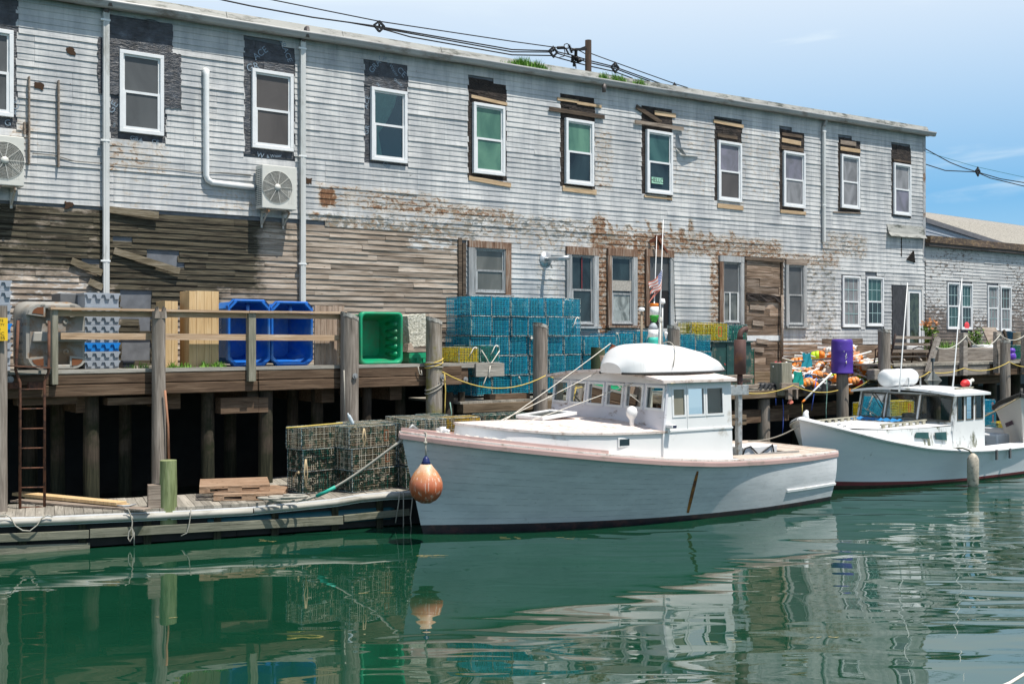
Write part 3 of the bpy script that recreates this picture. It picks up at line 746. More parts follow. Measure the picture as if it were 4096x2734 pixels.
M_GREYT = wood('grey_painted_trim', (.18,.18,.18), (.32,.33,.33), (.46,.46,.46), axis=2)
M_RUSTT = wood('rust_trim', (.06,.03,.018), (.2,.12,.08), (.42,.36,.3), axis=2)
L = {k: rect(*v) for k, v in low.items()}
M_BRGL = glassy('brown_window_glass', (.06,.062,.055), (.14,.14,.125), .25, 1.)
casing(L['a'], .2, .17, .16, True, M_GREYT, M_RUSTT); window(L['a'], M_BRGL, M_BRGL, .065, .035, M_GREYT)
casing(L['b'], .16, .16, .2, True, M_GREYT, M_GREYT, mt=M_RUSTT); wb_ = window(L['b'], M_GDARK, M_GDARK, .065, .035, M_GREYT)
s0, s1, z0, z1 = L['b']; MB().box((s0+s1)/2-.015, (s0+s1)/2+.01, -.035, -.03, z0+.9, z1-.05).build('red_stripe', plain('red_cloth', (.2,.015,.02), .8), wb_)
casing(L['c'], .14, .16, .2, True, M_RUSTT, M_GREYT, mt=M_RUSTT); wc = window(L['c'], M_GDARK, M_PLAST, .065, .035, M_GREYT, mid=-.1)
s0, s1, z0, z1 = L['c']; zm = (z0+z1)/2; MB().box(s0+.04, s1-.04, -.045, -.035, zm-.02, zm+.26).build('board_panel', plain('chipboard', (.36,.33,.29), .8, 0, .3, 30), wc)
casing(L['d'], .14, .14, .2, False, M_RUSTT, M_GREYT, mt=M_RUSTT); s0, s1, z0, z1 = L['d']
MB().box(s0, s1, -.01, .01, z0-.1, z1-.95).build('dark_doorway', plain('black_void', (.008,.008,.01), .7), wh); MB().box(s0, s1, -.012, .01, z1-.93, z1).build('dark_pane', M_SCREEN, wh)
casing(L['e'], .16, .14, .17, False, M_RUSTT, M_GREYT); we = window(L['e'], M_SCREEN, M_GRIMG, .065, .03, M_GREYT)
s0, s1, z0, z1 = L['e']; MB().box(s0+.28, s0+.32, -.05, -.04, z0+.03, (z0+z1)/2).box(s1-.12, s1-.08, -.05, -.04, z0+.03, (z0+z1)/2).build('white_stick', M_PVC, we)
casing(L['f'], .12, .14, .17, True, M_GREYT, M_GREYT, mt=M_PLANK); window(L['f'], M_SCREEN, M_SCREEN, .065, .03, M_GREYT)
M_MUNT = plain('pale_muntin', (.35,.5,.5), .5)
window(L['g'], M_SCRLT, M_SCRLT, .06, .06, muntin=M_MUNT); window(L['h'], M_GTEAL, M_GDARK, .06, .06, muntin=M_MUNT)
# old corner timber where the clapboards stop
a = wz(1842, 955); MB().box(sw1-.16, sw1-.06, -.05, .02, 2.6, a.z+.02).box(sw1-.04, sw1+.05, -.055, .02, 2.6, a.z-.1).build('corner_timber', M_PLANKD, wh)
# rotten boarded doorway
z = 1.9; s0, s1 = rot_r[0], rot_r[1]; zt = wz(2983, 1040).z; mb = MB()
while z < zt:
    h = U(.16, .27); x = s0-.02
    while x < s1:
        e = min(s1+.02, x+U(.6, 1.6)); mb.box(x, e-.006, -.012-U(0, .02), .018, z, z+h-.006, j=.004); x = e
    z += h
MROT = wood('rotten_board', (.03,.02,.014), (.19,.135,.095), (.42,.34,.28), sc=.7, island=.35)
dr = mb.build('boarded_doorway', MROT, wh)
mb = MB().box(s0-.12, s0-.02, -.06, .02, 1.9, zt+.03).box(s1+.02, s1+.1, -.07, .02, 1.9, zt).box(s0-.12, s1+.1, -.09, .02, zt, zt+.07)
mb.build('door_post', M_PLANKD, dr)
q = wz(3050, 1180); MB().grid([[(s0-.05, -.06, q.z+.06*sin(k*2)) if j == 0 else (s0-.05+(s1-s0+.1)*k/9, -.04-.06*abs(sin(j*2+k)), q.z+.08-.09*j-.03*sin(k*1.7)) for j in range(4)] for k in range(10)]).build('torn_felt', M_TARB, dr)
q = wz(2983, 1343); MB().box(s0, s1, -.045, -.03, wz(3050, 1362).z, wz(3050, 1341).z).build('white_board', plain('white_board_paint', (.6,.62,.63), .6, 0, .1), dr)
for x0, y0, x1, y1 in ((2994, 1228, 3055, 1232), (3005, 1290, 3050, 1295), (3020, 1362, 3068, 1368), (3000, 1395, 3050, 1400)):
    a, b = wz(x0, y0), wz(x1, y1); MB().beam((a.x, -.05, a.z), (b.x, -.05, b.z), .02, .14).build('patch_board', M_PLANK, dr)
p0, p1 = wz(3115, 1180), wz(3112, 1440); MB().tube([(p0.x+.02, -.12, p0.z), (p1.x+.02, -.12, p1.z)], .045, 8).build('old_pipe', M_PLANK, wh, True)
# brown boards below the right part of the siding
mb = MB(); z = 1.7
while z < wz(3450, 1370).z:
    h = U(.18, .28); x = wz(3118, 1500).x
    while x < door_s[0]:
        e = min(door_s[0], x+U(.7, 2.2)); mb.box(x, e-.008, -.005-U(0, .03), .018, z, z+h-.008, j=.006); x = e
    z += h
mb.build('skirt_board', MROT, wh)
# door beside the corner
s0, s1 = door_s; sm = wz(3621, 1200).x; zd = wz(3600, 1381).z
MB().box(s0+.01, sm-.02, -.04, -.02, zd-.1, door_zt).build('screen_door', glassy('black_mesh', (.02,.02,.022), (.05,.05,.055), .6, 6.), wh)
mb = MB(); frame_bars(mb, sm, s1, zd-.15, door_zt, .1, -.06, .015); df = mb.build('door', wood('door_trim', (.3,.29,.27), (.46,.46,.45), (.6,.6,.6), axis=2), wh)
mb = MB(); frame_bars(mb, sm+.1, s1-.1, zd-.05, door_zt-.1, .12, -.03, .01); mb.build('door_leaf', M_VINYL, df); MB().box(sm+.22, s1-.22, -.012, -.006, zd+.07, door_zt-.22).build('door_glass', glassy('door_glass_green', (.01,.015,.012), (.06,.08,.05), .08, 5.), df)
# ---- exhaust vent on the wall (between lower windows)
a = wz(2180, 1037); MB().tube([(a.x, 0, a.z), (a.x, -.35, a.z), (a.x+.12, -.8, a.z+.0)], .055, 10).lathe([(.2, 0), (.2, .02)], (a.x, -.02, a.z), 12, (0, -1, 0)).build('vent_pipe', plain('galvanised', (.45,.47,.48), .35, .6, .15), wh, True)
# small torn holes in the siding
for px, py in ((283, 205), (155, 345), (1232, 722), (275, 820)):
    p = wz(px, py); ragged((p.x-.07, p.x+.07, p.z-.06, p.z+.06), -.028, -.034, plain('rust_hole', (.05,.025,.012), .9), 'rust_hole', .025, 4)
# hanging loose clapboards
for x0, y0, x1, y1 in ((452, 1003, 712, 1085), (282, 1043, 403, 1092), (430, 838, 628, 862), (352, 1125, 405, 1150)):
    a, b = wz(x0, y0), wz(x1, y1); MB().beam((a.x, -.06, a.z), (b.x, -.1, b.z), .02, .13).build('loose_clapboard', wood('mossy_board', (.06,.05,.03), (.16,.13,.085), (.3,.26,.2)), wh)
# grass growing on the roof edge
t = NT('roof_grass'); M_GRASS = t.fin(t.ramp(t.noise(t.obj(), 20, 2), [(.3, (.07,.2,.015)), (.7, (.2,.4,.04))]), .6)
def grass(name, frame, cells, label, n, hh, mat=M_GRASS):
    mb = MB()
    for (c, rx, ry) in cells:
        for _ in range(n):
            x, y = c[0]+random.gauss(0, rx), c[1]+random.gauss(0, ry); h = hh*U(.4, 1.15)*max(.3, 1-abs(x-c[0])/(rx*3)); an = U(0, 6.28); l = h*U(.2, .8)
            dx, dy = cos(an)*.009, sin(an)*.009; tx, ty = cos(an+1.5)*l, sin(an+1.5)*l
            i = len(mb.v); z = c[2]
            mb.v += [Vector((x-dx, y-dy, z)), Vector((x+dx, y+dy, z)), Vector((x+dx*.7+tx*.4, y+dy*.7+ty*.4, z+h*.6)), Vector((x-dx*.7+tx*.4, y-dy*.7+ty*.4, z+h*.6)), Vector((x+tx, y+ty, z+h))]
            mb.f += [(i, i+1, i+2, i+3), (i+3, i+2, i+4)]; mb.mi += [0, 0]
    o = mb.build(name, mat, None, False, frame, tuple(cells[0][0]), fixn=False)
    return tag(o, label, kind='stuff')
def roofpt(px, py): 
    p = wz(px, py, .15); return (p.x, -.14, ztop(p.x)+.12)
grass('grass', W, [(roofpt(2110, 250), .35, .04), (roofpt(2085, 245), .2, .04), (roofpt(2150, 255), .2, .04)], 'bright green grass tuft growing along the roof edge left of the utility pole', 260, .28)
grass('grass', W, [(roofpt(2413, 300), .1, .03), (roofpt(2455, 305), .18, .04), (roofpt(2485, 310), .12, .04), (roofpt(2560, 325), .18, .03)], 'bright green grass tufts growing along the roof edge right of the utility pole', 130, .26)
# ------------------------------------------------------------------ low wing on the right
ex = thing('wing_building', 'low weathered clapboard wing with paired white windows at the far right of the wharf', 'building', W, (sC+.05, 0, 2.7))
zE0, zE1 = wz(3705, 985).z, wz(4096, 1022).z; eE = sC+12
def wt3(s, z):
    n = mnoise.noise(Vector((s*.35, z*.7, 3.3)))
    low_ = max(0, min(1, (4.6-z)/1.6))
    return (.0, .1+.2*max(0, n)+.25*low_, .4+.35*n+.25*low_)
eops = []
EW = [(3786, 3835, 1128, 1132, 1316, 1318), (3841, 3886, 1133, 1137, 1318, 1319), (3947, 3991, 1140, 1144, 1321, 1322), (3998, 4041, 1144, 1148, 1323, 1325)]
ER = [rect(*v) for v in EW]
siding('clapboards', ex, M_EXT, sC+.06, eE, 2.85, zE0, .118, .02, lambda s, z: True, wt3, [(a-.02, b+.02, c-.02, d+.02) for a, b, c, d in ER], (.7, 2.6), .2, .01, None, .004, .3)
MB().box(sC+.05, eE, .02, .2, 1.6, zE0+.1).box(sC+.05, eE, .2, 8, 2., 2.4).box(eE-.2, eE, .2, 8, 1.6, zE0+.1).box(sC+.05, eE, .2, 8, zE0-.05, zE0+.08).build('wall', M_BACK, ex)
MB().box(sC+.0, eE, -.2, .1, zE0+.0, zE0+.11, j=.0).build('eave_board', plain('eave_dark', (.07,.06,.055), .8, 0, .4), ex)
mb = MB(); s = sC
PEEL = siding_mat('peeling_fascia', (.42,.4,.37), (.5,.5,.48), under=(.1,.065,.045))
while s < eE:
    e = s+U(1.5, 3); mb.box(s, e-.01, -.24, .0, zE0+.112, zE0+.36, j=.008); s = e
mb.build('fascia', PEEL, ex, attrs={'wear': [(.35, .35, 1.0)]*len(mb.v)})
for r, pn in zip(ER, ((M_GDARK, M_GTEAL), (M_GTEAL, M_GDARK), (M_SCRLT, M_SCRLT), (M_SCREEN, M_SCRLT))):
    window(r, pn[0], pn[1], .06, .055, muntin=M_MUNT, parent=ex)
q = wz(3864, 1305, .0); 
b = MB().lathe([(.001, -.16), (.1, -.13), (.16, -.05), (.17, .04), (.12, .13), (.001, .17)], (q.x, -.02-.0, q.z), 14)
for v in b.v: v.y = -.035+(v.y+.02)*.08
o = b.build('red_buoy', plain('red_plastic', (.75,.06,.07), .4), None, True, W, (q.x, -.02, q.z)); tag(o, 'round pink-red buoy behind the glass of the second small window of the low wing', 'buoy')
# grey gabled building behind the wing
gb = thing('gabled_shed', 'shingle-roofed grey building rising behind the low wing at far right', 'building', W, (sC+.5, 2, 3))
A = W.Y(3700, 868, 2.); Bp = W.Y(4110, 1000, 2.); C_ = W.Y(3700, 848, 7.); D_ = W.Y(4110, 905, 7.); 
M_SH = plain('roof_shingles', (.3,.28,.24), .9, 0, .35, 14, dirt=(.12,.11,.1), dirta=.3, st=(1,1,3))
def ext(p, q, f): return p+(q-p)*f
D2, B2_ = ext(C_, D_, 2.), ext(A, Bp, 1.8)
MB().grid([[A, B2_], [C_, D2]]).grid([[(A.x, A.y, A.z-.08), (B2_.x, B2_.y, B2_.z-.08)], [A, B2_]]).build('roof', M_SH, gb)
MB().beam((A.x, 1.97, A.z-.12), (B2_.x, 1.97, B2_.z-.12), .06, .18).build('rake_board', plain('rake_paint', (.13,.13,.14), .7), gb)
mb = MB(); z = 6.4
while z < A.z:
    mb.grid([[(A.x, 2.04, z+.16), (B2_.x, 2.04, z+.16)], [(A.x, 2.015, z), (B2_.x, 2.015, z)]]); z += .155
# trim the gable siding to the rake line
for v in mb.v:
    zr_ = A.z+(B2_.z-A.z)*(v.x-A.x)/(B2_.x-A.x)-.1
    v.z = min(v.z, zr_)
mb.build('gable_siding', plain('blue_grey_siding', (.27,.3,.34), .6, 0, .08), gb)
MB().box(A.x, B2_.x, 2.1, 7, 2.4, 6.6).build('wall', M_BACK, gb)
# ------------------------------------------------------------------ pier
NE = 2.2
DZ = W.Y(700, 1473, -NE).z; sA = W.Y(1790, 1480, -NE).x
PZ = W.Y(3000, 1556, -NE).z; sB = W.Y(3408, 1560, -NE).x
RZ = W.Y(3860, 1450, -3.5).z
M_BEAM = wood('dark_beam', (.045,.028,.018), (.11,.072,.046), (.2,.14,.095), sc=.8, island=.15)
M_DECKP = wood('grey_deck_board', (.17,.155,.13), (.27,.25,.21), (.38,.35,.3), axis=1)
M_DECKE = wood('deck_edge_board', (.2,.19,.165), (.3,.285,.25), (.42,.4,.36))
M_PILE = wood('grey_pile', (.1,.085,.07), (.22,.19,.16), (.36,.32,.28), axis=2, sc=.8)
M_PILED = wood('wet_pile', (.018,.014,.011), (.05,.04,.03), (.1,.08,.06), axis=2, moss=.4, mossc=(.018,.022,.01), tide=True)  # pile wood darkened to carry the under-pier shade, plus moss and tide growth
M_PILEM = wood('mossy_pile', (.12,.1,.075), (.24,.21,.17), (.36,.33,.29), axis=2, moss=.38, mossc=(.2,.18,.03), tide=True)
M_CAPM = plain('pile_cap_metal', (.38,.37,.33), .6, 0, .25, 14, dirt=(.12,.1,.08), dirta=.4)
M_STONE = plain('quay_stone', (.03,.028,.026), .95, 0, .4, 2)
qw = MB().box(-14, 48, 2.6, 3.4, -4, 2.9).build('quay_wall', M_STONE, None, False, W, (0, 2.6, 0)); tag(qw, 'dark stone quay wall hidden in the shade behind the piles', 'wall')  # unseen wall added to stop light leaking in behind the piles
pier = thing('pier', 'timber pier deck with heavy brown edge beam running in front of the bare clapboards', 'pier', W, (0, -1, DZ))
mb = MB(); s = -9.
while s < sA:
    e = s+.24; mb.box(s, min(e, sA)-.008, -NE, -.0 if s < 99 else 0, DZ-.06, DZ+U(-.004, .004)); s = e
mb.build('deck_board', M_DECKP, pier)
MB().box(-9, W.Y(880, 1473, -NE).x-.003, -NE-.05, -NE+.12, DZ-.055, DZ+.012).box(W.Y(880, 1473, -NE).x, sA, -NE-.05, -NE+.12, DZ-.055, DZ+.008).build('edge_board', M_DECKE, pier)
b0 = W.Y(20, 1590, -NE-.03).x; bz = DZ-.46
for a, b in ((b0, W.Y(1030, 1584, -NE).x), (W.Y(1031, 1584, -NE).x, sA+.35)):
    MB().box(a, b-.006, -NE-.04, -NE+.28, DZ-.25, DZ-.058, j=.006).box(a, b-.006, -NE-.045, -NE+.28, bz, DZ-.256, j=.006).build('edge_beam', M_BEAM, pier, bevel=.015)
MB().box(-9, b0-.02, -NE-.02, -NE+.28, bz, DZ-.06).build('edge_beam', M_BEAM, pier, bevel=.015)
for k in range(14):  # joists and pile caps in the shade
    s = -8+k*1.6
    if s > sA: break
    MB().box(s-.14, s+.14, -NE+.3, .4, bz-.3, bz-.01).build('cap_beam', M_BEAM, pier)
for x0, x1, y0, y1 in ((871, 1022, 1590, 1646), (1023, 1060, 1588, 1645), (60, 300, 1592, 1612), (420, 600, 1590, 1612)):
    a, b = W.Y(x0, y0, -NE+.25), W.Y(x1, y1, -NE+.25); MB().box(a.x, b.x, -NE+.1, -NE+.4, b.z, a.z).build('cross_timber', M_BEAM, pier)
# finger of deck that carries the yellow and green traps
f1 = W.Y(2005, 1480, -NE).x
MB().box(sA, f1, -NE-.03, -NE+.75, DZ-.1, DZ-.0).build('deck_plank', M_DECKE, pier); MB().box(sA+.01, f1-.9, -NE, -NE+.5, DZ-.46, DZ-.105).build('edge_beam', M_BEAM, pier, bevel=.01)
MB().box(f1-.75, f1+.02, -NE-.09, -NE-.033, DZ-.3, DZ-.01).build('end_plank', M_DECKE, pier)
def pile_mb(c, r, z0, z1, slant=0., n=16, wob=.05, lean=(0,0), tp=.9):
    mb = MB(); rows = []
    m = 9
    for k in range(m+1):
        f = k/m; z = z0+(z1-z0)*f; rr = r*(1+(tp-1)*f)*(1+U(-.02, .02)); ring = []
        for q in range(n):
            an = 2*pi*q/n; w_ = 1+wob*mnoise.noise(Vector((cos(an)*1.3+c[0], sin(an)*1.3+c[1], z*.8)))
            x, y = cos(an)*rr*w_, sin(an)*rr*w_
            ring.append((c[0]+lean[0]*f+x, c[1]+lean[1]*f+y, z-(slant*x if k == m else 0)))
        rows.append(ring)
    mb.grid(rows, True); mb.poly(list(reversed(rows[0]))); mb.poly(rows[-1]); return mb, rows[-1]
UNDER = ((365, 1.85, .15), (635, 1.9, .15), (830, 1.8, .14), (1062, 1.95, .155), (1268, 1.5, .14), (1468, 1.9, .11), (1600, 1.2, .13), (1170, .8, .13), (500, .9, .13), (230, 1., .14), (120, .3, .14), (920, .5, .14))
for px, n_, r_ in UNDER:
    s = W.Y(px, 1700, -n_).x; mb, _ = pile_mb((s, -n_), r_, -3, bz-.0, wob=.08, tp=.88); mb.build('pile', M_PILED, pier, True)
def piling(x0, x1, ytop, n, label, z0=-3., slant=.35, cap=True, mat=M_PILE, lean=0., name='piling', frame=W, ztopv=None, group='tall timber pilings along the pier edge'):
    m0 = frame.Y((x0+x1)/2, ytop, -n); r = (x1-x0)/2/FL*frame.world(m0).y*.98; c = (m0.x, -n)
    zt = ztopv or m0.z
    o = thing(name, label, 'piling', frame, (c[0], c[1], 0), group)
    mb, ring = pile_mb(c, r*1.06, z0, zt, slant, lean=(0, 0), tp=.95); mb.build('post', mat, o, True)
    if cap:
        m2 = MB(); up_ = [(p[0]*1.04-c[0]*.04, p[1]*1.04-c[1]*.04, p[2]+.02) for p in ring]; dn = [(p[0], p[1], p[2]-.07-.02*(i % 2)) for i, p in enumerate(up_)]
        m2.grid([dn, up_], True); m2.poly(up_); m2.build('pile_cap', M_CAPM, o)
        m3 = MB()
        for i, p in enumerate(up_):
            m3.box(p[0]-.008, p[0]+.008, p[1]-.012, p[1]+.008, p[2]-.055, p[2]-.038)
    return o, c, r, zt
p1_, *_ = piling(608, 662, 1246, 2.42, 'splintered grey piling standing in front of the pale lumber bundles', cap=False, slant=.1)
p0_, c0, r0, zt0 = piling(-30, 27, 1222, 2.6, 'grey piling with a yellow sign at the left edge of the photo', cap=False, slant=.0, mat=M_PILE)
P2o = piling(1362, 1434, 1262, 2.42, 'thick grey capped piling between the brown board panel and the green tub')
P3o = piling(1703, 1769, 1280, 2.42, 'capped piling streaked with yellow lichen and wrapped in rope', mat=M_PILEM)
P4o = piling(2132, 2190, 1300, 2.25, 'capped grey piling in front of the tall stack of blue traps', slant=.3)
P5o = piling(2669, 2719, 1308, 2.25, 'capped grey piling rising behind the upturned dinghy', slant=.25)
P7o = piling(3346, 3394, 1480, 2.5, 'grey piling with the purple barrel turned over its top', cap=False)
P8o = piling(3512, 3562, 1322, 3.3, 'broad plain piling with slanted top left of the bench', cap=True, slant=.2)
P9o = piling(4001, 4040, 1362, 3.9, 'capped grey piling rising beside the roped posts near the small white bow', slant=0.)
# jagged splinters on top of the splintered pile
b = W.Y(635, 1246, -2.42); m = MB()
for k in range(7): x = b.x+U(-.12, .1); m.prism([(x-.03, b.y-.12, b.z-.12), (x+.035, b.y-.12, b.z-.12), (x+U(-.01, .02), b.y-.11, b.z+U(.02, .1))], (0, .1, 0))
m.build('splinter', M_PILE, p1_)
# yellow sign nailed to the left piling
M_YEL = plain('yellow_sign', (.78,.5,.02), .45, 0, .06); M_INK = plain('sign_ink', (.12,.08,.01), .6)
a, b = W.Y(-62, 1270, -2.8), W.Y(31, 1362, -2.8)
sg = thing('sign', 'yellow notice nailed to the piling at the left edge, forbidding public access', 'sign', W, ((a.x+b.x)/2, -2.8, b.z))
MB().box(a.x, b.x, -2.8, -2.79, b.z, a.z).build('sign_panel', M_YEL, sg)
hh = a.z-b.z
for i, (tx, sz) in enumerate((('PRIVATE', .058), ('PROPERTY', .052), ('NO', .085), ('PUBLIC', .075), ('ACCESS', .075))):
    text_mesh('lettering', tx, sz, M_INK, sg, ((a.x+b.x)/2+.0, -2.803, a.z-hh*(.12+.185*i+.02*(i > 1))), (1, 0, 0), (0, 0, 1), .0006)
# ---- rail
rl = thing('railing', 'unpainted timber railing along the left pier edge', 'railing', W, (W.Y(600, 1470, -2.3).x, -2.3, DZ))
M_RAIL = wood('new_rail_timber', (.3,.19,.11), (.45,.32,.21), (.58,.47,.36), sc=.8)
M_RPOST = wood('grey_green_post', (.15,.15,.11), (.26,.25,.19), (.36,.34,.28), axis=2)
for x0, x1, yt, yb in ((205, 243, 1236, 1537), (990, 1033, 1252, 1524)):
    a, b = W.Y(x0, yt, -2.28), W.Y(x1-14, yb, -2.28)
    MB().box(a.x, b.x, -2.345, -2.2, b.z, a.z).build('post', M_RPOST, rl, bevel=.006)
a, b, c = W.Y(198, 1233, -2.3), W.Y(990, 1247, -2.3), W.Y(1380, 1254, -2.3)
MB().beam((a.x, -2.3, a.z), (b.x, -2.3, b.z), .17, .04).beam((b.x+.01, -2.3, b.z+.003), (c.x, -2.3, c.z+.02), .17, .04).build('top_rail', M_RAIL, rl)
MB().beam((a.x+.1, -2.24, a.z-.08), (c.x, -2.24, c.z-.06), .035, .1).build('under_rail', M_RAIL, rl)
a, b, c = W.Y(246, 1343, -2.3), W.Y(990, 1345, -2.3), W.Y(1360, 1351, -2.3)
MB().beam((a.x, -2.24, a.z), (c.x, -2.24, c.z), .035, .115).build('middle_rail', M_RAIL, rl)
a, b = W.Y(1355, 1262, -2.2), W.Y(1372, 1470, -2.2); MB().box(a.x, a.x+.09, -2.22, -2.12, DZ, a.z).build('post', M_RAIL, rl)
# ---- rusty ladder
M_RUST = plain('rusty_steel', (.14,.065,.04), .8, .2, .35, 12, dirt=(.05,.03,.025), dirta=.4)
ld = thing('ladder', 'rusty steel ladder fixed to the pier edge at far left', 'ladder', W, (W.Y(128, 2030, -2.5).x, -2.5, .5))
def P(px, py, n): p = W.Y(px, py, -n); return (p.x, p.y, p.z)
for pts in ([(73, 1281), (68, 1400), (62, 1478), (70, 1500), (80, 1530), (80, 2040)], [(196, 1283), (196, 1420), (194, 1488), (186, 1505), (178, 1530), (178, 2036)]):
    MB().tube([P(x, y, 2.5) for x, y in pts], .024, 8).build('side_rail', M_RUST, ld, True)
for y in (1557, 1635, 1714, 1792, 1871, 1949, 2028): MB().tube([P(82, y, 2.5), P(176, y-2, 2.5)], .012, 6).build('rung', M_RUST, ld, True)
a, b = P(40, 1462, 2.45), P(196, 1470, 2.45); MB().beam(a, b, .3, .02).build('top_step', M_RUST, ld)
a, b = P(38, 1542, 2.4), P(85, 1542, 2.4); MB().box(a[0], b[0], -2.4, -2.3, a[2]-.05, a[2]+.05).build('bracket', M_RUST, ld)
a, b = P(115, 1542, 2.4), P(180, 1542, 2.4); MB().box(a[0], b[0], -2.4, -2.3, a[2]-.05, a[2]+.05).build('bracket', M_RUST, ld)
# bolts on the beam and piles
M_BOLT = plain('bolt_steel', (.3,.31,.31), .5, .4)
for px, py, n_, par in ((40, 1517, 2.3, pier), (1420, 1503, 2.62, P2o[0]), (1770, 1506, 2.6, P3o[0]), (1862, 1517, 2.24, pier)):
    p = P(px, py, n_); MB().lathe([(.06, 0), (.06, .012), (.03, .014), (.03, .04)], p, 10, (0, -1, 0)).build('bolt', M_BOLT, par)
# ---- lower platform carrying trap stack and buoys
pl = thing('platform', 'low timber platform along the wharf carrying blue traps and the buoy heap', 'pier', W, ((sA+sB)/2, -1, PZ))
mb = MB(); s = sA+.35
while s < sB: mb.box(s, min(s+.22, sB)-.006, -NE+.02, -.02, PZ-.05, PZ+U(-.004, .004)); s += .22
mb.build('deck_board', M_DECKP, pl)
M_PB = wood('tan_beam', (.07,.05,.03), (.17,.125,.08), (.28,.22,.16), sc=.8)
a = W.Y(2905, 1560, -NE).x
for u, v in ((sA+.4, a-.02), (a, W.Y(3180, 1560, -NE).x-.01), (W.Y(3180, 1560, -NE).x, sB)):
    MB().box(u, v, -NE-.02, -NE+.25, W.Y(3000, 1594, -NE).z, PZ-.05, j=.005).build('edge_beam', M_PB, pl, bevel=.01)
for x0, x1, y0, y1, n_ in ((2380, 2600, 1700, 1730, 1.), (2905, 3155, 1645, 1680, 2.), (2905, 2986, 1663, 1697, 2.3), (3090, 3375, 1622, 1655, 1.8), (2010, 2280, 1600, 1660, 1.6), (1960, 2120, 1578, 1592, 2.05)):
    p, q = W.Y(x0, y0, -n_), W.Y(x1, y1, -n_); MB().box(p.x, q.x, -n_, -n_+.25, q.z, p.z).build('brace_beam', M_BEAM if n_ != 2.3 else M_PB, pl)
for px, n_, r_ in ((1790, 1.9, .14), (1845, 2., .09), (2050, 1.4, .14), (2250, 1.6, .14), (2450, 1.5, .15), (2630, 1.6, .15), (2800, 1.5, .15), (3055, 1.95, .19), (3280, 1.4, .2), (2930, 1.2, .15), (3180, .8, .15)):
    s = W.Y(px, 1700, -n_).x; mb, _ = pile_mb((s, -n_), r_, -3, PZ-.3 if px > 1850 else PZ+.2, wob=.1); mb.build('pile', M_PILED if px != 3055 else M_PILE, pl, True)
# square posts and blocks standing at the platform edge
o = thing('timber_post', 'squat grey-green square timber post left of the buoy heap', 'post', W, (W.Y(3147, 1550, -2.3).x, -2.3, PZ))
a, b = P(3122, 1450, 2.35), P(3164, 1550, 2.35); MB().box(a[0], b[0], -2.4, -1.98, b[2]-.2, a[2], j=.01).build('post', M_RPOST, o, bevel=.01)
a, b = P(3122, 1533, 2.46), P(3192, 1556, 2.46); MB().box(a[0], b[0], -2.5, -2.41, b[2], a[2], j=.005).build('cleat_board', M_PLANK, o)
for x0, x1 in ((3151, 3167), (3184, 3190)): a, b = P(x0, 1557, 2.5), P(x1, 1596, 2.5); MB().box(a[0], b[0], -2.52, -2.42, b[2], a[2]-.003).build('short_board', M_PLANK, o)
# ---- right pier
rp = thing('right_pier', 'weathered pier deck at far right carrying the bench and roped posts', 'pier', W, (W.Y(3860, 1450, -3.5).x, -2, RZ))
rp['label'] = 'weathered timber pier deck at far right carrying the bench and roped posts'
s0 = W.Y(3564, 1440, -3.4).x
mb = MB(); s = s0
while s < s0+14: mb.box(s, s+.21, -3.5, 0, RZ-.06, RZ+U(-.004, .004)); s += .217
mb.build('deck_board', M_DECKP, rp)
M_GBEAM = wood('grey_beam', (.12,.1,.085), (.25,.22,.19), (.38,.35,.31), sc=.8)
MB().box(s0+.6, s0+5.2, -3.46, -3.15, RZ-.4, RZ-.065, j=.01).build('edge_beam', M_GBEAM, rp, bevel=.02)
MB().box(s0+5.21, s0+14, -3.42, -3.15, RZ-.44, RZ-.07, j=.01).build('edge_beam', M_BEAM, rp, bevel=.02)
MB().box(s0-.6, s0+.55, -3.3, -3.0, RZ-.45, RZ-.12, j=.02).build('log_end', M_GBEAM, rp, bevel=.04)
for px, n_, r_ in ((3680, 3., .2), (3740, 2.9, .18), (3620, 2., .2), (3805, 3.1, .1), (3860, 3.1, .12), (3960, 2.6, .24), (4060, 2.4, .2), (3890, 1.5, .2)):
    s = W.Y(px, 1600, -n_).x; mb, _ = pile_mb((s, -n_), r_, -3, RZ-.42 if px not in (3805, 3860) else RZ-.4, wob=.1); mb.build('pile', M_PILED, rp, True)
a, b = P(3850, 1488, 3.), P(4010, 1530, 3.); MB().box(a[0], b[0], -3.0, -2.7, b[2], a[2]).build('cap_beam', M_BEAM, rp)
# heavy timber curb and raised bed
cb = MB().box(W.Y(3755, 1400, -2.2).x, W.Y(4015, 1400, -2.2).x, -2.2, -1.85, RZ, RZ+.42, j=.02).build('timber_curb', M_GBEAM, None, False, W, (W.Y(3850, 1400, -2.2).x, -2, RZ), bevel=.03)
tag(cb, 'heavy mossy timber curb lying along the right pier in front of the weeds', 'timber')
o = MB().box(W.Y(3700, 1400, -1.8).x, W.Y(4300, 1400, -1.8).x, -1.84, -.03, RZ, RZ+.3).build('soil', plain('soil', (.08,.06,.04), .95), None, False, W, (W.Y(3850, 1400, -2.2).x, -1, RZ)); tag(o, 'raised strip of soil between the timber curb and the low wing', kind='structure')
def gp(px, n_, z): q = W.Y(px, 1400, -n_); return (q.x, -n_, z)
M_WEED = None
t = NT('weed_leaf'); M_WEED = t.fin(t.ramp(t.ma('ADD', t.ma('MULTIPLY', t.noise(t.obj(), 3, 2), .5), t.ma('MULTIPLY', t.island(), .5)), [(.3, (.04,.11,.01)), (.6, (.14,.26,.03)), (.8, (.3,.34,.05))]), .55)
grass('grass', W, [(gp(3790, 1.6, RZ+.3), .5, .15), (gp(3770, 1.5, RZ+.3), .3, .15), (gp(3960, 1.7, RZ+.3), .3, .1)], 'yellow-green grass growing behind the timber curb on the right pier', 170, .42)
